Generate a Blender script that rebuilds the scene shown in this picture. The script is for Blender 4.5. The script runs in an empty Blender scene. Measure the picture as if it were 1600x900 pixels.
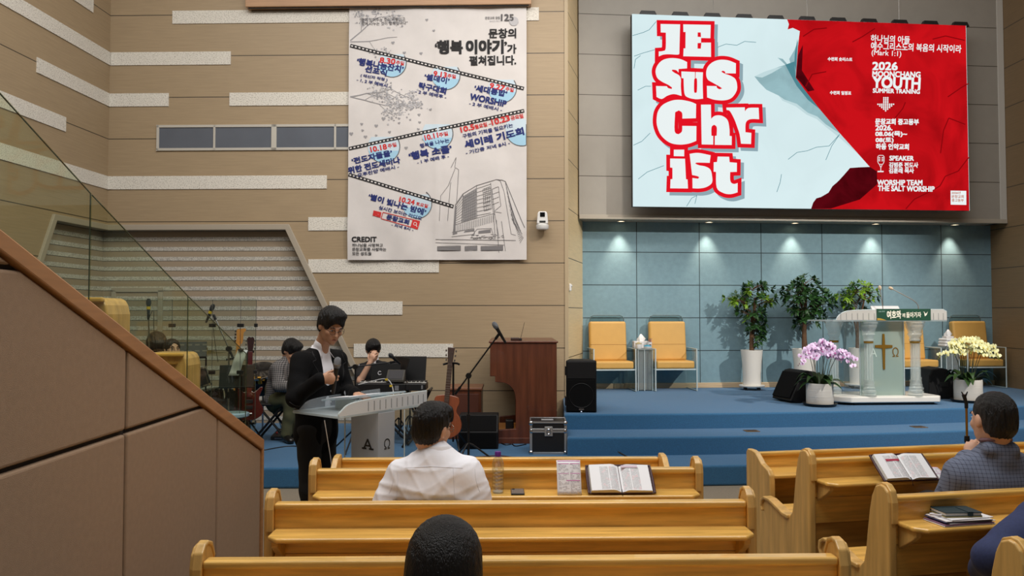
import bpy, bmesh, math, random
import numpy as np
from mathutils import Vector, Matrix, Euler

random.seed(11)
S = bpy.context.scene
COL = S.collection
PI = math.pi

# ------------------------------------------------------------------ camera
FPX, CX, CY, HOR, CAMH = 1200.0, 800.0, 450.0, 488.0, 1.68
PITCH = math.atan((HOR - CY) / FPX)
cam_data = bpy.data.cameras.new('camera')
cam_data.sensor_width = 36.0
cam_data.lens = FPX / 1600.0 * 36.0
cam_data.clip_start = 0.05
cam = bpy.data.objects.new('camera', cam_data)
cam.location = (0, 0, CAMH)
cam.rotation_euler = (PI / 2 + PITCH, 0, 0)
COL.objects.link(cam)
S.camera = cam
CAMROT = Euler((PI / 2 + PITCH, 0, 0)).to_matrix()

# ------------------------------------------------------------------ look
S.view_settings.view_transform = 'Standard'
S.view_settings.look = 'None'
S.view_settings.exposure = 0.0
S.view_settings.gamma = 1.0
S.view_settings.use_curve_mapping = False
S.cycles.use_denoising = True
S.cycles.max_bounces = 10
S.cycles.transparent_max_bounces = 24
S.cycles.transmission_bounces = 8
S.cycles.caustics_refractive = False
S.cycles.caustics_reflective = False
S.cycles.sample_clamp_indirect = 4.0

def lin(r, g, b):
    f = lambda c: c / 12.92 if c <= 0.04045 else ((c + 0.055) / 1.055) ** 2.4
    return (f(r / 255.0), f(g / 255.0), f(b / 255.0), 1.0)

# ------------------------------------------------------------------ world + large lights
world = bpy.data.worlds.new('hall_ambient')
S.world = world
world.use_nodes = True
wb = world.node_tree.nodes['Background']
wb.inputs[0].default_value = (1.0, 0.98, 0.95, 1)
wb.inputs[1].default_value = 0.13

def area(name, loc, target, sx, sy, power, col=(1, .975, .945)):
    d = bpy.data.lights.new(name, 'AREA')
    d.shape = 'RECTANGLE'; d.size = sx; d.size_y = sy; d.energy = power; d.color = col
    o = bpy.data.objects.new(name, d); COL.objects.link(o)
    o.location = loc
    o.rotation_euler = (Vector(target) - Vector(loc)).to_track_quat('-Z', 'Y').to_euler()
    return o

def spot(name, loc, target, power, angle, blend=.4, rad=.05, col=(1, .93, .84)):
    d = bpy.data.lights.new(name, 'SPOT')
    d.energy = power; d.spot_size = math.radians(angle); d.spot_blend = blend
    d.shadow_soft_size = rad; d.color = col
    o = bpy.data.objects.new(name, d); COL.objects.link(o)
    o.location = loc
    o.rotation_euler = (Vector(target) - Vector(loc)).to_track_quat('-Z', 'Y').to_euler()
    return o

area('ceiling_light_nave', (0.3, 2.6, 7.3), (0.3, 3.4, 0), 6, 3.5, 390)
area('ceiling_light_band', (-2.4, 6.2, 7.4), (-2.6, 9.0, .8), 6, 2.5, 210)
area('ceiling_light_stage', (3.6, 7.2, 7.4), (3.9, 10.6, 1), 5, 2.0, 150)
spot('stage_spot', (6.9, 5.4, 5.0), (3.6, 10.9, 1.1), 1300, 58, .6, .06, (1, .95, .88))
spot('wall_spot', (3.2, 5.0, 6.6), (-0.2, 10.2, 3.3), 620, 58, .8, .25, (1, .89, .78))

# ------------------------------------------------------------------ pixel helpers
def ray(px, py):
    return CAMROT @ Vector(((px - CX) / FPX, (CY - py) / FPX, -1.0))

def at_y(px, py, y):
    v = ray(px, py); t = y / v.y
    return Vector((v.x * t, y, CAMH + v.z * t))

def at_z(px, py, z):
    v = ray(px, py); t = (z - CAMH) / v.z
    return Vector((v.x * t, v.y * t, z))

class Frame:
    """vertical plane: local x along it, local -y towards the room, z up"""
    def __init__(s, x, y, dx, dy, length=None):
        L = math.hypot(dx, dy)
        s.o = Vector((x, y, 0)); s.ux = Vector((dx / L, dy / L, 0)); s.uy = Vector((-dy / L, dx / L, 0))
        s.ang = math.atan2(dy, dx); s.L = length if length else L
    def hit(s, px, py, off=0.0):
        v = ray(px, py); c = Vector((0, 0, CAMH)); o = s.o + s.uy * off
        t = (o - c).dot(s.uy) / v.dot(s.uy)
        p = c + v * t
        return ((p - s.o).dot(s.ux), p.z)
    def w(s, a, b, z):
        return s.o + s.ux * a + s.uy * b + Vector((0, 0, z))

# ------------------------------------------------------------------ materials
MATS = {}
def _new(name):
    m = bpy.data.materials.new(name); m.use_nodes = True
    nt = m.node_tree
    return m, nt, nt.nodes, nt.links, nt.nodes['Principled BSDF']

def mat(name, col, rough=.5, metal=0.0, var=0.0, vscale=8.0, stretch=(1, 1, 1), bump=0.0, bscale=120.0,
        bstretch=None, spec=.5, coat=0.0, sheen=0.0, detail=4.0, rvar=0.0):
    if name in MATS: return MATS[name]
    m, nt, N, L, p = _new(name)
    c = lin(*col)
    p.inputs['Base Color'].default_value = c
    p.inputs['Roughness'].default_value = rough
    p.inputs['Metallic'].default_value = metal
    p.inputs['Specular IOR Level'].default_value = spec
    p.inputs['Coat Weight'].default_value = coat
    p.inputs['Sheen Weight'].default_value = sheen
    tc = N.new('ShaderNodeTexCoord')
    if var:
        mp = N.new('ShaderNodeMapping'); mp.inputs['Scale'].default_value = stretch
        nz = N.new('ShaderNodeTexNoise'); nz.inputs['Scale'].default_value = vscale; nz.inputs['Detail'].default_value = detail
        rp = N.new('ShaderNodeValToRGB')
        rp.color_ramp.elements[0].position = .3; rp.color_ramp.elements[1].position = .7
        rp.color_ramp.elements[0].color = tuple(max(0, x * (1 - var)) for x in c[:3]) + (1,)
        rp.color_ramp.elements[1].color = tuple(min(1, x * (1 + var)) for x in c[:3]) + (1,)
        L.new(tc.outputs['Object'], mp.inputs['Vector']); L.new(mp.outputs[0], nz.inputs['Vector'])
        L.new(nz.outputs['Fac'], rp.inputs[0]); L.new(rp.outputs[0], p.inputs['Base Color'])
        if rvar:
            mr = N.new('ShaderNodeMapRange'); mr.inputs[3].default_value = rough - rvar; mr.inputs[4].default_value = rough + rvar
            L.new(nz.outputs['Fac'], mr.inputs[0]); L.new(mr.outputs[0], p.inputs['Roughness'])
    if bump:
        mp2 = N.new('ShaderNodeMapping'); mp2.inputs['Scale'].default_value = bstretch or (1, 1, 1)
        n2 = N.new('ShaderNodeTexNoise'); n2.inputs['Scale'].default_value = bscale; n2.inputs['Detail'].default_value = 3
        b = N.new('ShaderNodeBump'); b.inputs['Strength'].default_value = bump; b.inputs['Distance'].default_value = .01
        L.new(tc.outputs['Object'], mp2.inputs['Vector']); L.new(mp2.outputs[0], n2.inputs['Vector'])
        L.new(n2.outputs['Fac'], b.inputs['Height']); L.new(b.outputs[0], p.inputs['Normal'])
    MATS[name] = m
    return m

def clear_mat(name, tint=(250, 252, 252), gloss=.06, rough=.02, graze=.9):
    """thin acrylic or glass sheet: mostly see-through with a fresnel gloss"""
    if name in MATS: return MATS[name]
    m, nt, N, L, p = _new(name)
    N.remove(p)
    out = N['Material Output']
    t = N.new('ShaderNodeBsdfTransparent'); t.inputs[0].default_value = lin(*tint)
    g = N.new('ShaderNodeBsdfGlossy'); g.inputs['Roughness'].default_value = rough
    ge = N.new('ShaderNodeNewGeometry'); dt = N.new('ShaderNodeVectorMath'); dt.operation = 'DOT_PRODUCT'
    L.new(ge.outputs['Incoming'], dt.inputs[0]); L.new(ge.outputs['Normal'], dt.inputs[1])
    def mt(op, a, b=None):
        n = N.new('ShaderNodeMath'); n.operation = op; n.use_clamp = op != 'POWER'
        for i, v in enumerate((a, b)):
            if v is None: continue
            if hasattr(v, 'is_output'): L.new(v, n.inputs[i])
            else: n.inputs[i].default_value = v
        return n.outputs[0]
    ca = mt('ABSOLUTE', dt.outputs['Value'])
    sch = mt('MULTIPLY', mt('POWER', mt('SUBTRACT', 1.0, ca), 5.0), graze)
    mx = N.new('ShaderNodeMixShader')
    L.new(mt('ADD', sch, gloss), mx.inputs[0])
    L.new(t.outputs[0], mx.inputs[1]); L.new(g.outputs[0], mx.inputs[2]); L.new(mx.outputs[0], out.inputs[0])
    MATS[name] = m
    return m

def frosted_mat(name, col, amount=.6, rough=.35):
    """etched acrylic: part diffuse, part clear"""
    if name in MATS: return MATS[name]
    m, nt, N, L, p = _new(name)
    out = N['Material Output']
    p.inputs['Base Color'].default_value = lin(*col); p.inputs['Roughness'].default_value = rough
    t = N.new('ShaderNodeBsdfTransparent'); t.inputs[0].default_value = (.95, .97, .97, 1)
    tl = N.new('ShaderNodeBsdfTranslucent'); tl.inputs[0].default_value = lin(*col)
    m1 = N.new('ShaderNodeMixShader'); m1.inputs[0].default_value = .35
    L.new(p.outputs[0], m1.inputs[1]); L.new(tl.outputs[0], m1.inputs[2])
    mx = N.new('ShaderNodeMixShader'); mx.inputs[0].default_value = amount
    L.new(t.outputs[0], mx.inputs[1]); L.new(m1.outputs[0], mx.inputs[2]); L.new(mx.outputs[0], out.inputs[0])
    MATS[name] = m
    return m

def emit_mat(name, col, strength=1.0, var=0.0, vscale=2.0):
    if name in MATS: return MATS[name]
    m, nt, N, L, p = _new(name)
    N.remove(p)
    e = N.new('ShaderNodeEmission'); c = lin(*col)
    e.inputs[0].default_value = c; e.inputs[1].default_value = strength
    if var:
        tc = N.new('ShaderNodeTexCoord'); nz = N.new('ShaderNodeTexNoise'); nz.inputs['Scale'].default_value = vscale
        nz.inputs['Detail'].default_value = 5; nz.inputs['Distortion'].default_value = 1.2
        rp = N.new('ShaderNodeValToRGB')
        rp.color_ramp.elements[0].position = .3; rp.color_ramp.elements[1].position = .62
        rp.color_ramp.elements[0].color = tuple(x * (1 - var) for x in c[:3]) + (1,)
        rp.color_ramp.elements[1].color = c
        L.new(tc.outputs['Object'], nz.inputs['Vector']); L.new(nz.outputs['Fac'], rp.inputs[0]); L.new(rp.outputs[0], e.inputs[0])
    L.new(e.outputs[0], N['Material Output'].inputs[0])
    MATS[name] = m
    return m

def panel_mat(name, col, z0, pitch, x0=None, xpitch=None, gap=.008, rough=.5, var=.12, grain=(1.2, 1, 26), gapcol=(60, 52, 42), bump=0.0, bscale=300):
    """boards or panels with narrow dark joints, in the wall's own x (along) and z (up)"""
    m, nt, N, L, p = _new(name)
    c = lin(*col)
    tc = N.new('ShaderNodeTexCoord')
    mp = N.new('ShaderNodeMapping'); mp.inputs['Scale'].default_value = grain
    nz = N.new('ShaderNodeTexNoise'); nz.inputs['Scale'].default_value = 2.2; nz.inputs['Detail'].default_value = 6; nz.inputs['Roughness'].default_value = .65
    rp = N.new('ShaderNodeValToRGB')
    rp.color_ramp.elements[0].position = .25; rp.color_ramp.elements[1].position = .75
    rp.color_ramp.elements[0].color = tuple(x * (1 - var) for x in c[:3]) + (1,)
    rp.color_ramp.elements[1].color = tuple(min(1, x * (1 + var)) for x in c[:3]) + (1,)
    L.new(tc.outputs['Object'], mp.inputs['Vector']); L.new(mp.outputs[0], nz.inputs['Vector']); L.new(nz.outputs['Fac'], rp.inputs[0])
    sx = N.new('ShaderNodeSeparateXYZ'); L.new(tc.outputs['Object'], sx.inputs[0])
    def band(sock, off, pt):
        a = N.new('ShaderNodeMath'); a.operation = 'SUBTRACT'; a.inputs[1].default_value = off - gap / 2
        b = N.new('ShaderNodeMath'); b.operation = 'FLOORED_MODULO'; b.inputs[1].default_value = pt
        d = N.new('ShaderNodeMath'); d.operation = 'LESS_THAN'; d.inputs[1].default_value = gap
        L.new(sock, a.inputs[0]); L.new(a.outputs[0], b.inputs[0]); L.new(b.outputs[0], d.inputs[0])
        return d.outputs[0]
    f = band(sx.outputs['Z'], z0, pitch)
    if xpitch:
        g = band(sx.outputs['X'], x0, xpitch)
        mx = N.new('ShaderNodeMath'); mx.operation = 'MAXIMUM'
        L.new(f, mx.inputs[0]); L.new(g, mx.inputs[1]); f = mx.outputs[0]
    mix = N.new('ShaderNodeMix'); mix.data_type = 'RGBA'
    L.new(f, mix.inputs['Factor']); L.new(rp.outputs[0], mix.inputs['A']); mix.inputs['B'].default_value = lin(*gapcol)
    L.new(mix.outputs['Result'], p.inputs['Base Color'])
    p.inputs['Roughness'].default_value = rough
    if bump:
        n2 = N.new('ShaderNodeTexNoise'); n2.inputs['Scale'].default_value = bscale
        b = N.new('ShaderNodeBump'); b.inputs['Strength'].default_value = bump; b.inputs['Distance'].default_value = .01
        L.new(tc.outputs['Object'], n2.inputs['Vector']); L.new(n2.outputs['Fac'], b.inputs['Height']); L.new(b.outputs[0], p.inputs['Normal'])
    MATS[name] = m
    return m

def stripe_mat(name, cola, colb, z0, pitch, frac):
    """veneer boards alternating with pale speckled strips (in z)"""
    m, nt, N, L, p = _new(name)
    tc = N.new('ShaderNodeTexCoord'); sx = N.new('ShaderNodeSeparateXYZ'); L.new(tc.outputs['Object'], sx.inputs[0])
    a = N.new('ShaderNodeMath'); a.operation = 'SUBTRACT'; a.inputs[1].default_value = z0
    b = N.new('ShaderNodeMath'); b.operation = 'FLOORED_MODULO'; b.inputs[1].default_value = pitch
    d = N.new('ShaderNodeMath'); d.operation = 'LESS_THAN'; d.inputs[1].default_value = pitch * frac
    e = N.new('ShaderNodeMath'); e.operation = 'LESS_THAN'; e.inputs[1].default_value = .008
    L.new(sx.outputs['Z'], a.inputs[0]); L.new(a.outputs[0], b.inputs[0]); L.new(b.outputs[0], d.inputs[0]); L.new(b.outputs[0], e.inputs[0])
    nz = N.new('ShaderNodeTexNoise'); nz.inputs['Scale'].default_value = 70; nz.inputs['Detail'].default_value = 3
    L.new(tc.outputs['Object'], nz.inputs['Vector'])
    rp = N.new('ShaderNodeValToRGB'); rp.color_ramp.elements[0].position = .35; rp.color_ramp.elements[1].position = .6
    rp.color_ramp.elements[0].color = tuple(x * .55 for x in lin(*colb)[:3]) + (1,); rp.color_ramp.elements[1].color = lin(*colb)
    L.new(nz.outputs['Fac'], rp.inputs[0])
    m1 = N.new('ShaderNodeMix'); m1.data_type = 'RGBA'; L.new(d.outputs[0], m1.inputs['Factor'])
    m1.inputs['A'].default_value = lin(*cola); L.new(rp.outputs[0], m1.inputs['B'])
    m2 = N.new('ShaderNodeMix'); m2.data_type = 'RGBA'; L.new(e.outputs[0], m2.inputs['Factor'])
    L.new(m1.outputs['Result'], m2.inputs['A']); m2.inputs['B'].default_value = lin(70, 62, 52)
    L.new(m2.outputs['Result'], p.inputs['Base Color']); p.inputs['Roughness'].default_value = .7
    MATS[name] = m
    return m

# ------------------------------------------------------------------ mesh builder
class MB:
    def __init__(s): s.v = []; s.f = []
    def add(s, vs, fs):
        n = len(s.v); s.v.extend([tuple(x) for x in vs]); s.f.extend([tuple(i + n for i in f) for f in fs]); return s
    def box(s, c, size, R=None):
        hx, hy, hz = size[0] / 2, size[1] / 2, size[2] / 2
        vs = [Vector((x, y, z)) for z in (-hz, hz) for y in (-hy, hy) for x in (-hx, hx)]
        if R is not None: vs = [R @ v for v in vs]
        c = Vector(c)
        return s.add([v + c for v in vs], [(0, 2, 3, 1), (4, 5, 7, 6), (0, 1, 5, 4), (2, 6, 7, 3), (0, 4, 6, 2), (1, 3, 7, 5)])
    def bb(s, x0, x1, y0, y1, z0, z1):
        return s.box(((x0 + x1) / 2, (y0 + y1) / 2, (z0 + z1) / 2), (x1 - x0, y1 - y0, z1 - z0))
    def prism(s, poly, axis, a, b):
        f = {'x': lambda u, v, w: (w, u, v), 'y': lambda u, v, w: (u, w, v), 'z': lambda u, v, w: (u, v, w)}[axis]
        n = len(poly)
        vs = [f(u, v, a) for u, v in poly] + [f(u, v, b) for u, v in poly]
        fs = [tuple(range(n - 1, -1, -1)), tuple(range(n, 2 * n))] + [(i, (i + 1) % n, n + (i + 1) % n, n + i) for i in range(n)]
        return s.add(vs, fs)
    def poly(s, pts): return s.add(pts, [tuple(range(len(pts)))])
    def tube(s, pts, r, n=8, cap=True, closed=False):
        pts = [Vector(p) for p in pts]; m = len(pts)
        rs = list(r) if hasattr(r, '__len__') else [r] * m
        vs, fs = [], []
        prev = None
        for i, p in enumerate(pts):
            if closed: t = pts[(i + 1) % m] - pts[i - 1]
            else: t = pts[min(i + 1, m - 1)] - pts[max(i - 1, 0)]
            if t.length < 1e-9: t = Vector((0, 0, 1))
            t.normalize()
            if prev is None:
                a = Vector((0, 0, 1)) if abs(t.z) < .9 else Vector((1, 0, 0))
                prev = t.cross(a).normalized()
            u = prev - t * prev.dot(t)
            if u.length < 1e-6: u = t.orthogonal()
            u.normalize(); prev = u; w = t.cross(u)
            for k in range(n):
                q = 2 * PI * k / n
                vs.append(p + (u * math.cos(q) + w * math.sin(q)) * rs[i])
        for i in range(m if closed else m - 1):
            for k in range(n):
                a, b = i * n + k, i * n + (k + 1) % n
                c, d = ((i + 1) % m) * n + (k + 1) % n, ((i + 1) % m) * n + k
                fs.append((a, b, c, d))
        if cap and not closed:
            fs.append(tuple(range(n - 1, -1, -1))); fs.append(tuple((m - 1) * n + k for k in range(n)))
        return s.add(vs, fs)
    def lathe(s, prof, n=24, c=(0, 0, 0), R=None):
        vs, fs = [], []
        m = len(prof); c = Vector(c)
        for r, z in prof:
            for k in range(n):
                q = 2 * PI * k / n
                p = Vector((r * math.cos(q), r * math.sin(q), z))
                if R is not None: p = R @ p
                vs.append(p + c)
        for i in range(m - 1):
            for k in range(n):
                fs.append((i * n + k, i * n + (k + 1) % n, (i + 1) * n + (k + 1) % n, (i + 1) * n + k))
        fs.append(tuple(range(n - 1, -1, -1))); fs.append(tuple((m - 1) * n + k for k in range(n)))
        return s.add(vs, fs)
    def ell(s, c, r, n=16, m=10, R=None):
        vs, fs = [], []
        c = Vector(c)
        for i in range(m + 1):
            th = PI * i / m
            for k in range(n):
                q = 2 * PI * k / n
                p = Vector((r[0] * math.sin(th) * math.cos(q), r[1] * math.sin(th) * math.sin(q), r[2] * math.cos(th)))
                if R is not None: p = R @ p
                vs.append(p + c)
        for i in range(m):
            for k in range(n):
                fs.append((i * n + k, (i + 1) * n + k, (i + 1) * n + (k + 1) % n, i * n + (k + 1) % n))
        return s.add(vs, fs)
    def build(s, name, m, parent=None, smooth=False, bevel=0.0, seg=2, loc=None, rot=None, weld=False, angle=40):
        me = bpy.data.meshes.new(name)
        me.from_pydata([tuple(v) for v in s.v], [], s.f)
        bm = bmesh.new(); bm.from_mesh(me)
        if weld or bevel or smooth: bmesh.ops.remove_doubles(bm, verts=bm.verts, dist=1e-6)
        bmesh.ops.recalc_face_normals(bm, faces=bm.faces)
        bm.to_mesh(me); bm.free()
        if m is not None: me.materials.append(m)
        if smooth:
            me.polygons.foreach_set('use_smooth', [True] * len(me.polygons))
            if angle < 180: me.set_sharp_from_angle(angle=math.radians(angle))
        o = bpy.data.objects.new(name, me); COL.objects.link(o)
        if parent is not None: o.parent = parent
        if loc is not None: o.location = loc
        if rot is not None: o.rotation_euler = rot
        if bevel:
            b = o.modifiers.new('edge', 'BEVEL'); b.width = bevel; b.segments = seg; b.limit_method = 'ANGLE'; b.angle_limit = math.radians(30)
            b.harden_normals = False
        return o

def raw(name, vs, fs, m, parent=None, smooth=True):
    me = bpy.data.meshes.new(name); me.from_pydata(vs, [], fs)
    if m is not None: me.materials.append(m)
    if smooth: me.polygons.foreach_set('use_smooth', [True] * len(me.polygons))
    o = bpy.data.objects.new(name, me); COL.objects.link(o)
    if parent is not None: o.parent = parent
    return o

def thing(name, label, cat, loc=(0, 0, 0), rotz=0.0, group=None):
    o = bpy.data.objects.new(name, None); COL.objects.link(o)
    o.empty_display_size = .05
    o.location = loc; o.rotation_euler = (0, 0, rotz)
    o['label'] = label; o['category'] = cat
    if group: o['group'] = group
    return o

def struct(o):
    o['kind'] = 'structure'; return o

def sroot(name, fr, z=0):
    o = bpy.data.objects.new(name, None); COL.objects.link(o)
    o.location = (fr.o.x, fr.o.y, z); o.rotation_euler = (0, 0, fr.ang); o['kind'] = 'structure'
    return o

def kids(o): return [c for c in bpy.data.objects if c.parent == o]

def copy_tree(o, parent=None):
    c = o.copy(); COL.objects.link(c)
    if parent is not None: c.parent = parent
    for ch in list(o.children): copy_tree(ch, c)
    return c

def relabel(o, label): o['label'] = label; return o

def catenary(a, b, sag, n=10):
    a, b = Vector(a), Vector(b)
    return [a.lerp(b, i / n) - Vector((0, 0, sag * 4 * (i / n) * (1 - i / n))) for i in range(n + 1)]

def smooth_pts(pts, n=6, closed=False):
    """Catmull-Rom through points (tuples of any length)"""
    P = [np.array(p, float) for p in pts]; m = len(P); out = []
    rng = range(m) if closed else range(m - 1)
    for i in rng:
        p0 = P[(i - 1) % m] if closed or i > 0 else P[0]
        p1 = P[i]; p2 = P[(i + 1) % m]
        p3 = P[(i + 2) % m] if closed or i + 2 < m else P[-1]
        for k in range(n):
            t = k / n
            out.append(tuple(.5 * ((2 * p1) + (-p0 + p2) * t + (2 * p0 - 5 * p1 + 4 * p2 - p3) * t * t + (-p0 + 3 * p1 - 3 * p2 + p3) * t ** 3)))
    if not closed: out.append(tuple(P[-1]))
    return out

# ------------------------------------------------------------------ lettering
_txt = {}
def glyphs(body):
    if body in _txt: return _txt[body]
    cu = bpy.data.curves.new('t', 'FONT'); cu.body = body; cu.resolution_u = 3
    o = bpy.data.objects.new('t', cu); COL.objects.link(o)
    dg = bpy.context.evaluated_depsgraph_get()
    me = bpy.data.meshes.new_from_object(o.evaluated_get(dg))
    vs = [(v.co.x, v.co.y) for v in me.vertices]; fs = [tuple(p.vertices) for p in me.polygons]
    bpy.data.objects.remove(o); bpy.data.curves.remove(cu); bpy.data.meshes.remove(me)
    x0 = min(v[0] for v in vs); x1 = max(v[0] for v in vs); y0 = min(v[1] for v in vs); y1 = max(v[1] for v in vs)
    _txt[body] = ([((x - x0) / (x1 - x0), (y - y0) / (y1 - y0)) for x, y in vs], fs, (x1 - x0) / (y1 - y0))
    return _txt[body]

def text2d(mb, fn, body, a, b, h, bold=0.0, lift=0.0):
    """letters from bottom-left a to bottom-right b (2-D), height h up; fn(x, y, lift) gives the 3-D point"""
    vs, fs, asp = glyphs(body)
    ax, ay = a; bx, by = b
    L = math.hypot(bx - ax, by - ay); ux, uy = (bx - ax) / L, (by - ay) / L
    sgn = -1 if fn.ydown else 1
    vx, vy = (-uy * 1, ux * 1) if sgn > 0 else (uy, -ux)
    offs = [(0, 0)] if not bold else [(-bold, -bold), (bold, -bold), (-bold, bold), (bold, bold), (0, 0)]
    for k, (dx, dy) in enumerate(offs):
        out = []
        for x, y in vs:
            X = x * L + dx * h; Y = y * h + dy * h
            out.append(fn(ax + ux * X + vx * Y, ay + uy * X + vy * Y, lift + k * 2e-5))
        mb.add(out, fs)

def homography(src, dst):
    A = []; B = []
    for (x, y), (u, v) in zip(src, dst):
        A.append([x, y, 1, 0, 0, 0, -u * x, -u * y]); B.append(u)
        A.append([0, 0, 0, x, y, 1, -v * x, -v * y]); B.append(v)
    h = np.linalg.solve(np.array(A), np.array(B))
    def f(x, y):
        d = h[6] * x + h[7] * y + 1
        return ((h[0] * x + h[1] * y + h[2]) / d, (h[3] * x + h[4] * y + h[5]) / d)
    return f
# ================================================================== SETTING
OAK = (162, 142, 113)
FB = Frame(-5.42, 10.25, 6.15, -0.15)                 # wall behind the band
FL = Frame(-5.92, -1.74, 0.50, 11.99)                 # side wall, far end meets FB
FC = Frame(1.04, 11.3, math.cos(math.radians(5.1)), math.sin(math.radians(5.1)), 6.4)   # chancel
FR = Frame(0.73, 10.1, 0.31, 1.2)                     # short return wall
CE = FC.w(6.4, 0, 0)
FW = Frame(CE.x, CE.y, 0.0, -1.0, 13.0)               # side wall beside the pulpit
CEIL = 7.8
ZS = (0.20, 0.39, 0.56)

# floor
fl = MB().bb(-7, 9.5, -2.0, 13, -.1, 0)
struct(fl.build('floor', mat('carpet_beige', (128, 118, 102), .95, var=.12, vscale=60, bump=.4, bscale=260)))
struct(MB().bb(-7, 9.5, -2.0, 13, CEIL, CEIL + .1).build('ceiling', mat('ceiling_paint', (205, 200, 190), .9)))

# joint rows of the oak panelling
zA = FB.hit(850, 411)[1]; zB = FB.hit(850, 83)[1]
PJ = (zB - zA) / 5.0
oak_back = panel_mat('oak_back', OAK, zA, PJ, gap=.011)
# opening of the recess
rt = FB.hit(452, 350); rb = FB.hit(510, 472)
slope = (rb[0] - rt[0]) / (rb[1] - rt[1])
ztop = FB.hit(300, 351)[1]
s_top = rt[0] + slope * (ztop - rt[1]); s_bot = s_top + slope * (0 - ztop)
wb_ = MB().prism([(s_bot, 0), (FB.L, 0), (FB.L, CEIL), (0, CEIL), (0, ztop), (s_top, ztop)], 'y', 0, .12)
wall_back = struct(wb_.build('wall_back', oak_back, loc=FB.o, rot=(0, 0, FB.ang)))
# left wall
LL = FL.L
lt = FL.hit(83, 331); lb = FL.hit(57, 408)
slopeL = (lb[0] - lt[0]) / (lb[1] - lt[1])
l_top = lt[0] + slopeL * (ztop - lt[1]); l_bot = l_top + slopeL * (0 - ztop)
oak_left = panel_mat('oak_left', OAK, zA, PJ, gap=.011)
wl_ = MB().prism([(0, 0), (l_bot, 0), (l_top, ztop), (LL, ztop), (LL, CEIL), (0, CEIL)], 'y', 0, .12)
wall_left = struct(wl_.build('wall_left', oak_left, loc=FL.o, rot=(0, 0, FL.ang)))
# recess lining
zr = FB.hit(300, 362, .12)[1]
rec = stripe_mat('recess_stripes', (158, 142, 120), (200, 196, 186), zr, .1335, .45)
struct(MB().prism([(-.3, 0), (s_bot + .3, 0), (s_top + .3, ztop + .3), (-.3, ztop + .3)], 'y', .125, .2).build('wall_recess_back', rec, loc=FB.o, rot=(0, 0, FB.ang)))
struct(MB().prism([(l_bot - .3, 0), (LL + .3, 0), (LL + .3, ztop + .3), (l_top - .3, ztop + .3)], 'y', .125, .2).build('wall_recess_left', rec, loc=FL.o, rot=(0, 0, FL.ang)))
# trim around the opening
trim_m = mat('trim_paint', (166, 156, 140), .55)
def strip_prism(p, q, w):
    dx, dz = q[0] - p[0], q[1] - p[1]; L = math.hypot(dx, dz); nx, nz = -dz / L * w, dx / L * w
    return [p, q, (q[0] + nx, q[1] + nz), (p[0] + nx, p[1] + nz)]
tw = .075
t1 = MB().prism([(s_bot, 0), (s_bot - tw * 1.08, 0), (s_top - tw * .62, ztop - tw), (0.0, ztop - tw), (0, ztop), (s_top, ztop)], 'y', -.035, .14)
struct(t1.build('trim_1', trim_m, loc=FB.o, rot=(0, 0, FB.ang), bevel=.006))
t2 = MB().prism([(l_bot, 0), (l_top, ztop), (LL, ztop), (LL, ztop - tw), (l_top + tw * .62, ztop - tw), (l_bot + tw * 1.08, 0)], 'y', -.035, .14)
struct(t2.build('trim_2', trim_m, loc=FL.o, rot=(0, 0, FL.ang), bevel=.006))

# pale wood-wool acoustic strips
wool, nt, N, L, p = _new('wood_wool')
tc = N.new('ShaderNodeTexCoord'); nz = N.new('ShaderNodeTexNoise'); nz.inputs['Scale'].default_value = 75; nz.inputs['Detail'].default_value = 4; nz.inputs['Roughness'].default_value = .7
rp = N.new('ShaderNodeValToRGB'); rp.color_ramp.elements[0].position = .30; rp.color_ramp.elements[1].position = .50
rp.color_ramp.elements[0].color = lin(132, 124, 110); rp.color_ramp.elements[1].color = lin(226, 222, 212)
bp = N.new('ShaderNodeBump'); bp.inputs['Strength'].default_value = .5; bp.inputs['Distance'].default_value = .01
L.new(tc.outputs['Object'], nz.inputs['Vector']); L.new(nz.outputs['Fac'], rp.inputs[0]); L.new(rp.outputs[0], p.inputs['Base Color'])
L.new(nz.outputs['Fac'], bp.inputs['Height']); L.new(bp.outputs[0], p.inputs['Normal']); p.inputs['Roughness'].default_value = .9
SU, SD = .055, -.122
def strip(fr, wall, x0, x1, k, py):
    s0 = fr.L if x1 is None and False else fr.hit(x0, py)[0]
    s1 = fr.hit(x1, py)[0]
    z = zA + k * PJ
    MB().bb(min(s0, s1), max(s0, s1), -.012, .0, z + SD, z + SU).build('acoustic_strip', wool, wall)
for x0, x1, k, py in [(270, 842, 6, 22), (174, 361, 5, 88), (168, 264, 4, 150), (359, 700, 4, 148), (165, 511, 2, 279), (482, 620, 1, 344),
                      (482, 686, 0, 411), (515, 629, -1, 479), (553, 708, -2, 547)]:
    strip(FB, wall_back, x0, x1, k, py)
def lstrip(px0, py0, px1, py1, k):
    s0 = FL.hit(px0, py0)[0] if px0 is not None else 2.0
    s1 = FL.hit(px1, py1)[0] if px1 is not None else LL - .001
    z = zA + k * PJ
    MB().bb(s0, s1, -.012, 0, z + SD, z + SU).build('acoustic_strip', wool, wall_left)
lstrip(None, 0, 145, 5, 6)
lstrip(None, 0, None, 0, 5)
lstrip(57, 95, None, 0, 4)
lstrip(None, 0, 102, 188, 3)
lstrip(None, 0, None, 0, 2)

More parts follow.
